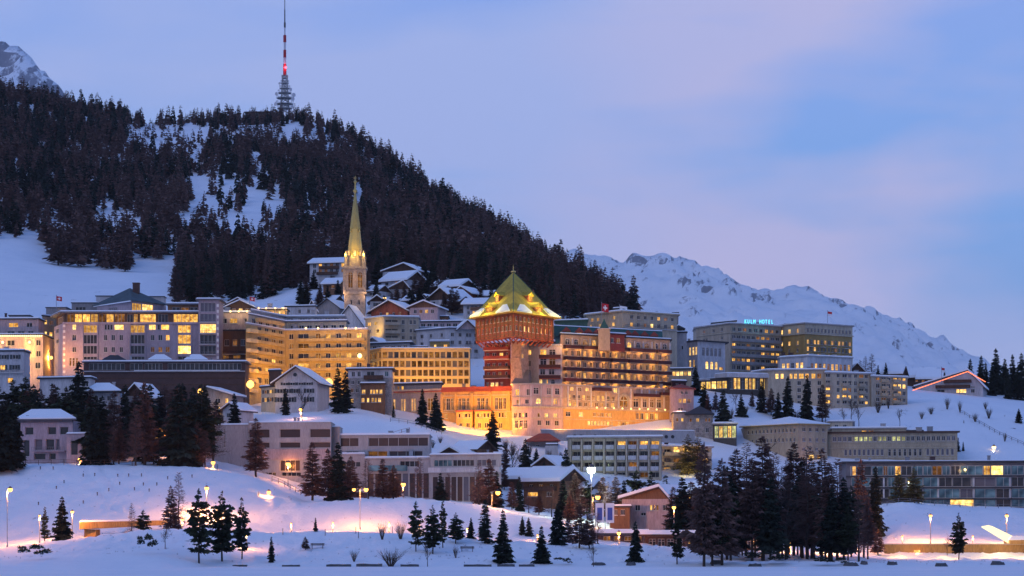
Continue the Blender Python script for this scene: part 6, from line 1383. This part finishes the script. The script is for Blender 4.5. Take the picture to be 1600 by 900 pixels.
street_lamp(1454, 806, 550, 3600, 'lamp on the slope below the glass building', r=.3)
street_lamp(1573, 806, 550, 3600, 'lamp near the self-glowing canopy', r=.32)
street_lamp(1506, 671, 775, 7500, 'pinkish lamp lighting the snow slope behind the long cream building', 'r', r=.35)
street_lamp(1553, 699, 742, 250, 'cool white lamp on the snow slope', 'w', r=.5)
street_lamp(470, 640, 690, 900, 'lamp by the bare tree on the curving terrace', 'r', r=.42)
street_lamp(601, 466, 930, 900, 'yellow lamp between the hillside chalets', 'w', r=.5)
street_lamp(682, 485, 885, 900, 'yellow lamp beside the pink terrace chalet', 'w', r=.5)
street_lamp(1420, 752, 620, 500, 'lamp lighting the tawny larches in front of the glass building', 'w', r=.2)

for i, (px, row, d, p, lab) in enumerate([(455, 818, 536, 2200, 'low lamp on the lane behind the ridge, nearest the pines'), (520, 817, 537, 2600, 'low lamp on the lane beside the very small fir'), (608, 817, 536, 2600, 'low lamp on the lane behind the dry bushes'), (655, 820, 536, 2400, 'low lamp on the lane behind the pine clump'), (730, 826, 536, 2000, 'low lamp on the lane beside the small brownish fir'), (1410, 838, 543, 700, 'low lamp on the retaining wall end by the grove'), (1520, 838, 543, 700, 'low lamp on the retaining wall near the lone pine'), (840, 836, 534, 1200, 'low lamp on the lane behind the conical fir'), (1120, 842, 514, 900, 'low lamp before the lake station roof')]):
    street_lamp(px, row, d, p*.5, lab, r=.16)

# ---------------------------------------------------------------- fences, benches, shore stones, stakes
def fence(pts, label, h=1.1, m='railing', step=2.2, rails=(.5, 1.0), spacing=None):
    P0 = [(X(p, d), d) for p, d in pts]; o0 = P0[0]; z0 = gz(*o0); t = thing('fence', label, 'fence', (*o0, z0)); 
    for a, c in zip(P0, P0[1:]):
        L_ = sqrt((c[0]-a[0])**2+(c[1]-a[1])**2); n = max(1, int(L_/step)); prev = None
        for k in range(n+1):
            f = k/n; x = a[0]+(c[0]-a[0])*f; y = a[1]+(c[1]-a[1])*f; z = gz(x, y)-z0
            mb = MB(); mb.box(-.06, .06, -.06, .06, -.3, h); mb.build('post', m, t, (x-o0[0], y-o0[1], z))
            if prev:
                for r in rails: mb = MB(); mb.bar((0, 0, r*h), (x-o0[0]-prev[0], y-o0[1]-prev[1], z-prev[2]+r*h), .045); mb.build('rail', m, t, prev)
            prev = (x-o0[0], y-o0[1], z)
fence([(0, 612), (120, 611), (250, 611), (340, 611)], 'post and rail fence along the top of the snow bank below the villa', 1.2, 'timberdark', 3.0)
fence([(383, 675), (430, 672), (480, 671), (520, 669), (590, 672), (640, 680)], 'red railing curving along the terrace above the school', 1.3, 'framered', 2.6)
fence([(470, 612), (445, 618), (425, 622)], 'short fence climbing the slope edge before the school', 1.2, 'timberdark', 2.4)
def bench(px, row, label):
    d = hit(px, row); t = thing('park_bench', label, 'bench', (X(px, d), d, gz(X(px, d), d)))
    for i in range(3): mb = MB(); mb.box(-1.3, 1.3, -.25+.18*i, -.1+.18*i, .42, .47); mb.build('seat_slat', 'timberdark', t)
    for i in range(2): mb = MB(); mb.box(-1.3, 1.3, .28, .33, .55+.2*i, .7+.2*i); mb.build('back_slat', 'timberdark', t)
    for e in (-1, 1): mb = MB(); mb.box(e*1.0-.06, e*1.0+.06, -.2, .27, -.2, .415); mb.box(e*1.0-.05, e*1.0+.05, .335, .4, -.2, .95); mb.build('leg', 'metaldark', t)
bench(496, 858, 'dark bench on the snow near the round bush'); bench(730, 862, 'dark bench in the snow beside the lakeside pine clump')
r8 = random.Random(5); x = 292
while x < 860:
    w = r8.uniform(18, 44)
    if r8.random() < .8:
        d = 449.5; h = r8.uniform(.30, .55); W_ = w/F*d; nn = 6; mb = MB()
        top = [(W_*k/nn, r8.uniform(.1, .4), h*r8.uniform(.8, 1)) for k in range(nn+1)]
        for k in range(nn): a, c = top[k], top[k+1]; mb.hexa([(a[0], -a[1], -.3), (c[0], -c[1], -.3), (c[0], 1.5, -.3), (a[0], 1.5, -.3)], [(a[0], -a[1]*.5, a[2]), (c[0], -c[1]*.5, c[2]), (c[0], 1.2, c[2]), (a[0], 1.2, a[2])])
        tag(mb.build('edge_stone', 'wetstone', None, (X(x, d), d, 0)), 'dark stone edging slab at the rim of the frozen lake', 'stone', 'edging stones along the frozen lake')
    x += w+r8.uniform(2, 10)
for px in (935, 985, 1120, 1180, 1330, 1350, 1395, 1470, 1560):
    d = 450+r8.uniform(0, 4); mb = MB(); w = r8.uniform(.7, 2.0); n = 9
    ring = [(w*cos(2*pi*k/n)*r8.uniform(.7, 1.1), .6*sin(2*pi*k/n)*r8.uniform(.7, 1.1)) for k in range(n)]
    mb.hexa([(*p, -.3) for p in ring], [(p[0]*.7, p[1]*.7, r8.uniform(.35, .7)) for p in ring]); tag(mb.build('boulder', 'wetstone', None, (X(px, d), d, gz(X(px, d), d))), 'dark boulder poking through snow on the lake bank', 'boulder', 'boulders on the lake bank')
for px, row in ((63, 737), (83, 735), (130, 746), (148, 744), (184, 745), (201, 745), (221, 745), (100, 755), (187, 758), (224, 760), (210, 769), (233, 768), (245, 760), (170, 770), (88, 766), (130, 787), (152, 775), (262, 752), (300, 748), (60, 790)):
    d = hit(px, row); mb = MB(); mb.lathe([(.12, -.2), (.09, .45), (.2, .47), (.07, .7)], 5); tag(mb.build('snow_stake', 'timberdark', None, (X(px, d), d, gz(X(px, d), d))), 'short dark stake stuck in the open snow bank', 'stake', 'stakes on the snow bank')
for px, row in ((508, 838), (613, 833), (662, 838), (556, 835), (442, 836), (560, 842)):
    d = hit(px, row); mb = MB(); mb.lathe([(.07, -.2), (.06, 1.3)], 5); tag(mb.build('marker_post', 'timberdark', None, (X(px, d), d, gz(X(px, d), d))), 'thin marker post beside the snowy lane', 'post', 'marker posts by the lane')

# ---------------------------------------------------------------- mast on the summit
d = 1892; x = X(445, d); z0 = gz(x, d)-1; Zm = lambda r: Z(r, d)-z0
t = thing('radio_mast', 'red and white radio mast with stacked antenna platforms on the summit', 'mast', (x, d, z0))
mb = MB()
for ex in (-1, 1):
    for ey in (-1, 1):
        mb.bar((ex*3.4, ey*3.4, -2), (ex*1.6, ey*1.6, Zm(118)), .55, .4)
rows_ = [178, 168, 160, 152, 145, 138, 131, 124, 118]
for r0, r1 in zip(rows_, rows_[1:]):
    k0 = 3.4-1.8*(178-r0)/60; k1 = 3.4-1.8*(178-r1)/60
    for ex, ey, fx, fy in ((-1, -1, 1, -1), (1, -1, -1, -1), (-1, 1, 1, 1), (1, 1, -1, 1), (-1, -1, -1, 1), (1, 1, 1, -1)): mb.bar((ex*k0, ey*k0, Zm(r0)), (fx*k1, fy*k1, Zm(r1)), .3)
mb.build('lattice_legs', 'metal', t)
for r, k in ((170, 5.6), (163, 6.4), (154, 6.2), (146, 5.0), (139, 3.9), (131, 3.0), (123, 2.4)):
    mb = MB(); mb.lathe([(k, Zm(r)), (k, Zm(r)+.5)], 10); mb.build('platform', 'metal', t)
    mb = MB()
    for j in range(10): a = j*pi/5; mb.bar((k*cos(a), k*sin(a), Zm(r)+.5), (k*cos(a), k*sin(a), Zm(r)+2.6), .13)
    for j in range(10): a = j*pi/5; c = a+pi/5; mb.bar((k*cos(a), k*sin(a), Zm(r)+2.4), (k*cos(c), k*sin(c), Zm(r)+2.4), .12)
    mb.build('railing', 'metal', t)
for r, px_, k in ((158, 5.8, 1.5), (150, -5.6, 1.3), (166, -6, 1.5), (143, 4.2, 1.2), (134, -3.2, 1.0), (152, 6.5, 1.6), (170, 5.5, 1.2)):
    mb = MB(); mb.lathe([(.3, 0), (k, .7), (k*.98, .85)], 12); o = mb.build('antenna_dish', 'mastwhite', t, (px_, -2.5, Zm(r)+1.2)); o.rotation_euler = (pi/2, 0, .6 if px_ > 0 else -.6)
seg_ = [(118, 100, 1.25, 'mastred'), (100, 90, 1.05, 'mastwhite'), (90, 78, 1.1, 'mastred'), (78, 66, .85, 'mastwhite'), (66, 55, 1.15, 'mastred'), (55, 43, .55, 'mastwhite'), (43, 35, .75, 'metaldark'), (35, 15, .45, 'metaldark'), (15, -8, .28, 'metaldark')]
for r0, r1, k, m_ in seg_:
    mb = MB(); mb.lathe([(k, Zm(r0)+.02), (k*.95, Zm(r1)-.02)], 8); mb.build('tube_section', m_, t)
mb = MB(); mb.lathe([(.2, -1.1), (1.1, 0), (.2, 1.1)], 8); mb.build('beacon', 'beacon', t, (.6, -1.6, Zm(106))); lamp_light(t, (.6, -3.2, Zm(106)), 900, (1, .05, .08), .3)
b = Bld('summit_hut', 'low flat station building beside the radio mast on the summit', 'building', 405, 1880); b.block([(384, 1882), (424, 1880)], 175, None, 'timberdark', 10, {0: [(176, 182, ev(384, 428, 4, 7), 'd', 'g')]}, ov=1.5)

# ---------------------------------------------------------------- trees of the village and the lakeside
T = tree
T('pine', 70, 847, 791, 'small thin pine beside the fir on the lit lane', d=527, wide=.9); T('spruce', 97, 845, 775, 'dense little fir beside the viaduct on the lit lane', d=527, wide=1.15)
T('barelarch', 206, 826, 785, 'bare brown sapling beside the viaduct', d=525); T('pine', 224, 826, 796, 'small bushy pine beside the bare sapling at the viaduct', d=524, wide=1.4)
T('larch', 267, 820, 758, 'brown larch with a full crown above the lane', d=523, wide=1.3); T('barelarch', 279, 820, 737, 'tall bare larch rising behind the full brown one', d=526)
T('bare', 258, 858, 818, 'low bare tree on the snow below the brown larch')
T('pine', 311, 882, 762, 'tall lakeside pine with a bare stem, first of three', wide=.85); T('pine', 347, 879, 766, 'second lakeside pine with the dense crown', wide=.95); T('pine', 378, 874, 776, 'third lakeside pine with an orange lamp behind it', wide=.8)
T('spruce', 424, 879, 838, 'tiny fir alone on the lakeside snow'); T('spruce', 493, 832, 808, 'very small fir on the lit snow mound'); T('larch', 477, 860, 838, 'low round bush-like fir near the bench', wide=1.8)
T('pine', 650, 862, 782, 'tallest pine of the lakeside clump', wide=.8); T('pine', 676, 866, 788, 'broad dark pine in the middle of the lakeside clump', wide=1.0); T('pine', 692, 856, 777, 'slim pine at the back of the lakeside clump', wide=.7); T('pine', 712, 850, 800, 'short bushy pine at the end of the lakeside clump', wide=1.3)
T('bare', 668, 886, 842, 'bare sapling in front of the lakeside pine clump'); T('spruce', 736, 842, 808, 'small brownish fir between the clump and the twin firs')
T('slim', 758, 850, 780, 'narrow dark fir just behind the large lakeside fir', wide=1.5); T('spruce', 786, 881, 796, 'large conical fir standing at the edge of the lake', wide=1.05)
T('spruce', 816, 836, 806, 'small fir of a pair on the snow bank'); T('spruce', 826, 838, 808, 'other small fir of the pair, a little stouter', wide=1.3)
T('spruce', 846, 881, 821, 'conical fir with a bare stem at the edge of the lake', wide=1.2); T('spruce', 872, 852, 785, 'dark fir beside the two brown larches', wide=1.05); T('larch', 905, 858, 785, 'dense brown larch beneath the floodlight mast', wide=1.3); T('larch', 921, 858, 800, 'lower brown larch beside the banners', wide=1.2)
T('bare', 927, 889, 846, 'bare double-stemmed tree on the lake bank'); T('spruce', 993, 878, 814, 'dark fir in front of the snow-heaped canopy', wide=1.0); T('pine', 1058, 882, 792, 'crooked pine by the lake beside the station', wide=.9)
T('larch', 1100, 886, 690, 'tall larch at the outer end of the lakeside grove', wide=.8); T('larch', 1128, 884, 715, 'second tall larch of the lakeside grove', wide=.9); T('pine', 1113, 884, 760, 'pine between the first larches of the lakeside grove')
gr = random.Random(12)
grove = [(1150, 875, 700, 'larch'), (1166, 878, 690, 'barelarch'), (1180, 870, 745, 'barelarch'), (1192, 880, 680, 'larch'), (1204, 872, 745, 'spruce'), (1216, 882, 700, 'bare'), (1228, 870, 735, 'barelarch'), (1240, 878, 690, 'larch'), (1252, 872, 730, 'spruce'), (1262, 876, 695, 'barelarch'), (1272, 870, 735, 'barelarch'), (1284, 880, 700, 'larch'), (1296, 872, 722, 'larch'), (1308, 878, 715, 'barelarch'), (1318, 870, 745, 'spruce'), (1330, 876, 758, 'pine'), (1342, 870, 772, 'barelarch'), (1356, 868, 775, 'larch'), (1142, 868, 760, 'pine'), (1160, 868, 770, 'pine'), (1222, 866, 760, 'pine'), (1290, 866, 752, 'pine'), (1246, 864, 760, 'pine'), (1325, 866, 790, 'pine'), (1175, 866, 715, 'larch'), (1210, 864, 705, 'barelarch'), (1268, 864, 712, 'larch'), (1300, 864, 762, 'spruce'), (1196, 863, 762, 'pine'), (1232, 863, 715, 'barelarch')]
for px, base, top, k in grove:
    T(k, px, base, top, {'larch': 'brown larch in the thick grove beside the lake', 'barelarch': 'leafless larch in the thick grove beside the lake', 'spruce': 'dark fir in the thick grove beside the lake', 'pine': 'dark pine in the thick grove beside the lake', 'bare': 'pale bare tree in the thick grove beside the lake'}[k], 'trees of the lakeside grove', d=gr.uniform(466, 500), wide=1.15)
T('larch', 1372, 868, 826, 'round brown tree at the grove end by the retaining wall', wide=1.6); T('pine', 1498, 874, 800, 'scraggy lone pine before the retaining wall', wide=.85); T('bare', 1480, 868, 836, 'bare sapling before the retaining wall')
T('olive', 1404, 778, 731, 'smaller tawny lit larch in front of the glass building', d=617, wide=1.0); T('olive', 1429, 778, 727, 'bigger tawny lit larch in front of the glass building', d=617, wide=1.15)
T('spruce', 1368, 790, 728, 'dark fir before the end of the glass building', d=560); T('larch', 1345, 800, 716, 'brown larch before the end of the glass building', d=556)
# dark trees in the village
for px, base, top, k, d in [(6, 722, 610, 'spruce', 600), (24, 722, 640, 'spruce', 603), (-12, 722, 625, 'spruce', 602), (40, 640, 588, 'pine', 668), (20, 650, 592, 'pine', 670), (62, 700, 606, 'larch', 655), (84, 700, 600, 'larch', 660), (104, 700, 606, 'larch', 658), (124, 610, 564, 'spruce', 690), (148, 722, 640, 'spruce', 615), (128, 700, 615, 'spruce', 650), (160, 715, 618, 'spruce', 648), (178, 720, 610, 'larch', 640), (196, 718, 600, 'spruce', 650), (212, 730, 634, 'barelarch', 606), (214, 715, 606, 'larch', 660), (234, 715, 600, 'spruce', 655), (250, 715, 612, 'spruce', 660), (270, 715, 606, 'larch', 655), (286, 700, 598, 'spruce', 668), (302, 700, 604, 'spruce', 664), (320, 690, 602, 'spruce', 672), (276, 722, 672, 'pine', 622), (296, 722, 664, 'pine', 624), (312, 722, 680, 'larch', 620), (366, 670, 614, 'spruce', 668), (240, 720, 660, 'larch', 618), (186, 724, 660, 'larch', 612), (36, 650, 606, 'pine', 640), (52, 670, 600, 'spruce', 662), (226, 690, 615, 'spruce', 640), (112, 690, 600, 'spruce', 668), (142, 680, 606, 'larch', 668), (258, 690, 600, 'larch', 672), (338, 690, 625, 'spruce', 660)]:
    T(k, px, base, top, {'spruce': 'dark fir in the belt of trees below the lilac hotel', 'pine': 'dark bushy pine in the belt of trees below the lilac hotel', 'larch': 'brown larch in the belt of trees below the lilac hotel', 'barelarch': 'bare feathery larch in the belt of trees below the lilac hotel'}[k], 'tree belt below the lilac hotel', d=d, wide=1.25)
T('slim', 528, 640, 574, 'narrow dark cypress-like fir by the villa', d=706, wide=1.6); T('slim', 540, 640, 580, 'shorter narrow fir next to the villa', d=708, wide=1.5); T('bare', 472, 655, 602, 'bare tree with lamp light behind it on the terrace', d=686)
T('spruce', 446, 650, 606, 'dark bushy fir in front of the white chalet', d=704, wide=1.2); T('larch', 400, 748, 652, 'brown leafless larch before the pale school wall', d=622, wide=1.2)
for px, base, top, k, lab in [(488, 778, 690, 'larch', 'first of the brown larches before the school'), (512, 776, 700, 'larch', 'second brown larch before the school, slightly lower'), (528, 775, 690, 'spruce', 'dark fir amid the brown larches before the school'), (548, 776, 712, 'larch', 'short larch in the middle of the row before the school'), (598, 778, 716, 'larch', 'wide brown larch before the turquoise balustrade'), (615, 776, 726, 'larch', 'low brown larch before the sports hall'), (656, 780, 714, 'barelarch', 'leafless larch before the sports hall'), (688, 782, 738, 'spruce', 'dark fir right before the glass of the sports hall'), (764, 800, 716, 'larch', 'large brown larch at the corner of the sports hall'), (750, 795, 735, 'larch', 'smaller larch behind the lamp with curved arm')]:
    T(k, px, base, top, lab, d=596, wide=1.35)
T('spruce', 770, 698, 641, 'dark fir in front of the golden palace wing', d=700, wide=1.1); T('spruce', 821, 742, 685, 'broad dark fir on the slope under the palace', d=676, wide=1.2); T('spruce', 660, 672, 607, 'taller of two firs at the grey end of the palace wing', d=722, wide=1.15); T('spruce', 681, 674, 613, 'second fir at the grey end of the palace wing', d=720, wide=1.25); T('slim', 615, 660, 628, 'small narrow fir at the foot of the grey palace wing', d=724)
T('spruce', 811, 800, 744, 'dark fir between the sports hall and brown chalet', d=606, wide=1.1); T('spruce', 884, 760, 700, 'fir beside the balcony apartments', d=640); T('larch', 790, 735, 690, 'thin brown larch under the palace wing', d=672); T('bare', 800, 730, 688, 'bare bush tree on the slope under the palace', d=668)
for px, base, top, k, lab in [(942, 800, 745, 'larch', 'brown larch behind the floodlight mast'), (898, 795, 738, 'larch', 'brown larch beside the brown chalet'), (918, 800, 750, 'pine', 'dark pine behind the floodlight mast'), (995, 785, 734, 'pine', 'wide dark pine before the balcony apartments'), (1018, 785, 736, 'pine', 'second wide dark pine before the balcony apartments'), (1040, 790, 742, 'pine', 'third wide dark pine before the balcony apartments'), (1066, 800, 745, 'spruce', 'dark fir behind the lakeside house gable'), (1080, 820, 752, 'larch', 'brown larch behind the lakeside house gable')]:
    T(k, px, base, top, lab, d=600 if px < 1060 else 570, wide=1.5)
T('olive', 1075, 700, 678, 'small bush-like tree lit yellow on the apartment terrace', d=695, wide=1.2); T('olive', 1090, 702, 680, 'second yellow-lit small tree on the apartment terrace', d=697, wide=1.2)
T('spruce', 1087, 612, 571, 'dark fir beside the dining pavilion', d=795, wide=1.1); T('larch', 1106, 652, 615, 'brownish small larch on the snow slope under the pavilion', d=755); T('spruce', 1130, 664, 608, 'dark fir with layered branches under the pavilion', d=742, wide=1.2)
T('spruce', 1190, 650, 595, 'dark fir below the dining pavilion end', d=775, wide=1.25); T('spruce', 1231, 652, 587, 'tall dark fir, first of two before the apartment row', d=772, wide=1.05); T('spruce', 1261, 654, 585, 'tall dark fir, second of two before the apartment row', d=772, wide=1.05); T('larch', 1175, 646, 610, 'thin larch on the slope below the pavilion', d=780)
T('bare', 1150, 640, 608, 'bare sapling on the snow under the pavilion', d=775)
for i, (px, dd, top) in enumerate([(1290, 770, 622), (1330, 772, 618), (1342, 768, 628), (1318, 768, 634)]): T('bare', px, 660, top, 'bare sapling on the open slope before the apartment row', 'bare saplings before the apartment row', d=dd)
T('bare', 1406, 672, 636, 'lone bare tree on the snow behind the long cream building', d=768); T('slim', 1497, 722, 683, 'slim dark fir at the end of the long cream building', d=738, wide=1.3); T('slim', 1505, 722, 690, 'second slim fir at the end of the long cream building', d=739, wide=1.3)
for px, top, d in [(1352, 556, 905), (1362, 552, 915), (1344, 562, 910)]: T('barelarch', px, 584, top, 'bare larch behind the apartment row', 'bare larches behind the apartment row', d=d, wide=1.4)
for px, top, d in [(1372, 570, 880), (1384, 566, 884), (1400, 568, 890), (1408, 576, 885)]: T('spruce', px, 590, top, 'small dark fir by the snow-covered chalets', 'firs by the snow-covered chalets', d=d)
for px, top, d in [(1516, 560, 930), (1533, 555, 925), (1540, 566, 935), (1556, 544, 915), (1570, 560, 925), (1582, 553, 915), (1596, 551, 920), (1610, 548, 918), (1550, 568, 900), (1590, 572, 890), (1575, 575, 890), (1606, 578, 888), (1625, 560, 900)]: T('spruce', px, 625, top, 'tall dark fir in the stand beside the light-strung chalet', 'firs beside the light-strung chalet', d=d, wide=1.05)
T('spruce', 1592, 680, 638, 'dark bushy fir at the edge of the snow slope', d=790, wide=1.3); T('bare', 1570, 672, 648, 'round bare bush-tree on the snow slope', d=795, wide=1.3)
for px, base, w_, h_, lab, dry in [(55, 896, 62, 24, 'low snow-dusted pine bush at the edge of the frozen lake', False), (231, 866, 38, 30, 'spreading dwarf pine on the lakeside snow', False), (597, 844, 18, 26, 'dry upright bush on the snow mound', True), (626, 844, 22, 26, 'second dry bush on the snow mound, thinner', True), (610, 886, 46, 26, 'wide dry bush on the lake bank', True), (553, 878, 16, 18, 'small dry bush on the lake bank', True), (712, 872, 12, 18, 'dry stump-like bush beside the pine clump', True), (15, 734, 30, 14, 'low pine bush on top of the snow bank', False), (1200, 884, 90, 22, 'tangle of dark brush at the foot of the grove', False), (1300, 884, 60, 14, 'low brush at the grove foot near the wall', False), (880, 884, 30, 12, 'low dark brush on the lake bank', False), (1350, 610, 60, 16, 'snowy brush below the light-strung chalet', False)]:
    shrub(px, base, w_, h_, lab, dry, d=None)

er = random.Random(77)
for i in range(30):
    px = er.uniform(-20, 352); d = er.uniform(612, 676) if px > 145 else er.uniform(640, 676); k = er.choice(['spruce', 'larch', 'larch', 'barelarch', 'pine'])
    if 34 < px < 140 and d < 640: continue
    top = er.uniform(596, 640) if 130 < px < 330 else er.uniform(590, 632)
    if px > 335: top = er.uniform(640, 665)
    if 24 < px < 145: top = er.uniform(590, 615)
    if 150 < px and er.random() < .3: top += 50; d = 614
    T(k, px, 722, top, {'spruce': 'dark fir in the belt of trees below the lilac hotel', 'pine': 'dark bushy pine in the belt of trees below the lilac hotel', 'larch': 'brown larch in the belt of trees below the lilac hotel', 'barelarch': 'bare feathery larch in the belt of trees below the lilac hotel'}[k], 'tree belt below the lilac hotel', d=d, wide=1.35)
for i, (px, d, top) in enumerate([(648, 935, 440), (656, 930, 446), (664, 928, 450), (574, 950, 430), (570, 940, 438), (588, 935, 446), (645, 900, 462), (655, 905, 458), (706, 900, 458), (714, 905, 462), (700, 915, 455), (750, 930, 455), (766, 900, 470), (528, 930, 446), (512, 920, 455), (478, 930, 440), (470, 925, 446), (545, 980, 410), (662, 985, 418), (675, 975, 425), (600, 900, 470), (722, 950, 440), (740, 945, 446), (690, 960, 438), (500, 925, 452), (565, 990, 405), (620, 925, 455), (632, 930, 452), (612, 915, 466), (640, 915, 458), (660, 955, 436), (668, 960, 440), (676, 945, 446), (684, 950, 444), (590, 1000, 412), (660, 1000, 412), (650, 990, 420), (706, 970, 436), (716, 965, 440), (730, 970, 438), (744, 960, 442), (756, 955, 446), (768, 920, 456), (752, 925, 462), (694, 905, 464), (556, 960, 425), (540, 945, 438), (520, 960, 430), (490, 955, 432), (478, 915, 455), (500, 915, 458), (668, 890, 470)]):
    k = er.choice(['spruce', 'spruce', 'larch']); T(k, px, 500, top-9, 'dark fir between the hillside chalets' if k == 'spruce' else 'brown larch between the hillside chalets', 'trees between the hillside chalets', d=d, wide=1.55)
for i in range(9):
    px = er.uniform(1135, 1368); k = er.choice(['spruce', 'barelarch', 'barelarch', 'larch', 'bare'])
    T(k, px, 870, er.uniform(700, 775), {'barelarch': 'leafless larch in the thick grove beside the lake', 'bare': 'pale bare tree in the thick grove beside the lake', 'spruce': 'dark fir in the thick grove beside the lake', 'pine': 'dark pine in the thick grove beside the lake', 'larch': 'brown larch in the thick grove beside the lake'}[k], 'trees of the lakeside grove', d=er.uniform(470, 506), wide=1.25)
# dry grass poking through the snow of the bank
mb = MB()
for i in range(420):
    px = er.uniform(0, 1600); d = er.uniform(453, 500) if er.random() < .7 else er.uniform(540, 600); x = X(px, d); z = gz(x, d)
    for j in range(5):
        a = er.uniform(0, 6.28); h = er.uniform(.12, .38); bx_, by_ = x+er.gauss(0, .12), d+er.gauss(0, .12); mb.poly([(bx_-.02, by_, z-.05), (bx_+.02, by_, z-.05), (bx_+cos(a)*.12, by_+sin(a)*.12, z+h)])
o = mb.build('dry_grass', 'dryshrub'); o['kind'] = 'stuff'

# more small roofs, shrubs and fences on the slopes
chalet('low snow-roofed hut on the slope between the palace wing and the sports hall', (722, 700), (748, 697), 6, 703, 8, 'side', 'timberbrown', [(705, 710, [(735, 6)], 'm')], snowt=.5)
chalet('small chalet under the palace with a lit window and snowy gable', (752, 690), (776, 688), 7, 716, 10, 'front', 'timberdark', [(718, 724, [(764, 6)], 'l')], snowt=.5)
chalet('grey gabled chalet just above the brown chalet with the lit porch', (836, 672), (868, 669), 8, 728, 12, 'front', 'greywall', [(731, 738, [(846, 6), (858, 6)], 'dm')], snowt=.6)
chalet('white chalet with snow roof half behind the floodlight mast', (892, 642), (922, 640), 8, 764, 11, 'side', 'white', [(767, 774, [(902, 6), (914, 6)], 'ml')], snowt=.7)
chalet('pale house with snow roof between the grove and the lakeside house', (1066, 600), (1100, 598), 8, 770, 13, 'side', 'greywall', [(774, 782, [(1076, 6), (1090, 6)], 'lm')], snowt=.7)
for i, (px, row) in enumerate([(676, 700), (688, 694), (735, 722), (745, 742), (790, 705), (802, 712), (812, 722), (842, 742), (858, 722), (700, 712), (870, 735), (828, 712), (1120, 668), (1142, 655), (1165, 648), (1200, 640), (1215, 655), (1245, 660), (1290, 650), (1440, 655), (1455, 648), (1350, 618), (1372, 645), (1524, 660), (1545, 655), (1388, 640), (1570, 690), (1540, 640), (1480, 640), (1500, 645)]):
    shrub(px, row, er.uniform(8, 16), er.uniform(10, 20), 'bare bush on the snow slope '+('above the sports hall' if px < 780 else 'under the palace terrace' if px < 900 else 'below the dining pavilion' if px < 1320 else 'behind the long cream building' if row > 645 else 'below the light-strung chalet'), True, 'bare bushes on the slopes below the hotels', d=hit(px, row, 640))
fence([(1500, 792), (1530, 778), (1562, 765), (1600, 752)], 'dark rail running down the open snow slope beside the pink lamp', 1.0, 'timberdark', 3.0)
fence([(610, 690), (650, 695), (690, 705)], 'terrace railing on the snow above the school roof', 1.1, 'railing', 2.4)
fence([(1386, 612), (1440, 612), (1500, 611), (1600, 611)], 'railing along the bank in front of the glass building', 1.0, 'railing', 2.6)

for A_, B_, dd, rt, rise, m_, lab in [(655, 673, 922, 470, 8, 'white', 'small white chalet squeezed between the pink terrace chalet and the wood'), (676, 694, 962, 448, 8, 'timberdark', 'dark little chalet high under the wood above the pink terrace'), (744, 766, 928, 463, 8, 'greywall', 'grey chalet above the timber-balconied one near the pyramid tower'), (574, 590, 940, 455, 8, 'white', 'tiny white chalet just above the blue-shuttered house'), (500, 520, 918, 472, 9, 'timberbrown', 'brown chalet roof above the dark-roofed house by the church'), (700, 716, 906, 472, 8, 'timberbrown', 'brown chalet below the yellow porch light'), (630, 648, 915, 470, 8, 'greywall', 'grey chalet with snow roof behind the pink terrace chalet')]:
    chalet(lab, (A_, dd), (B_, dd-2), 8, rt, rise, 'front' if A_ % 2 else 'side', m_, [(rt+2, rt+7, ev(A_+2, B_-2, 2, 4), 'dm')], snowt=.35)
for px, dd, top, k in [(694, 690, 690, 'spruce'), (756, 676, 700, 'larch'), (838, 690, 700, 'spruce'), (876, 690, 706, 'larch'), (850, 660, 722, 'spruce'), (788, 655, 728, 'larch'), (1100, 775, 600, 'spruce'), (1118, 770, 612, 'larch'), (1158, 765, 615, 'spruce'), (1205, 772, 606, 'larch'), (1216, 768, 612, 'spruce'), (1285, 772, 600, 'larch')]:
    T(k, px, 700, top, ('dark fir' if k == 'spruce' else 'brown larch')+(' on the slope under the palace terrace' if px < 900 else ' on the snow bank below the dining pavilion'), 'scattered trees on the hotel slopes', d=dd, wide=1.3)

for px, base, top, k, d in [(748, 800, 722, 'barelarch', 590), (776, 800, 735, 'spruce', 598), (800, 802, 752, 'larch', 596), (826, 806, 764, 'barelarch', 590), (842, 812, 770, 'larch', 585), (862, 812, 762, 'barelarch', 588), (880, 815, 748, 'spruce', 590), (890, 818, 770, 'larch', 575), (908, 815, 752, 'barelarch', 585), (950, 812, 752, 'barelarch', 590), (962, 812, 744, 'larch', 598), (975, 800, 750, 'spruce', 602), (1052, 815, 760, 'larch', 575), (1092, 830, 768, 'barelarch', 560), (1106, 830, 775, 'spruce', 555), (1120, 830, 760, 'larch', 560), (888, 858, 806, 'larch', 512), (934, 858, 800, 'barelarch', 515), (700, 790, 738, 'barelarch', 596), (575, 778, 716, 'barelarch', 596)]:
    T(k, px, base, top, {'spruce': 'dark fir', 'larch': 'brown larch', 'barelarch': 'bare feathery larch'}[k]+(' between the sports hall and the curved-arm lamp' if px < 790 else ' around the brown chalet with the lit porch' if px < 870 else ' near the floodlight mast' if px < 980 else ' behind the lakeside house'), 'trees among the lower chalets', d=d, wide=1.35)

# thin winter air between the lake and the far mountains
hm = bpy.data.materials.new('air'); hm.use_nodes = True; N, L = nodes_of(hm.node_tree)
vp = N('ShaderNodeVolumePrincipled'); vo_ = N('ShaderNodeOutputMaterial'); L(vp.outputs[0], vo_.inputs['Volume'])
vp.inputs['Color'].default_value = (.90, .94, 1, 1); vp.inputs['Density'].default_value = 2.5e-5; M['air'] = hm
mb = MB(); mb.box(-3100, 3100, -1000, 8500, -2.6, 1060); o = mb.build('haze', 'air'); o['kind'] = 'stuff'
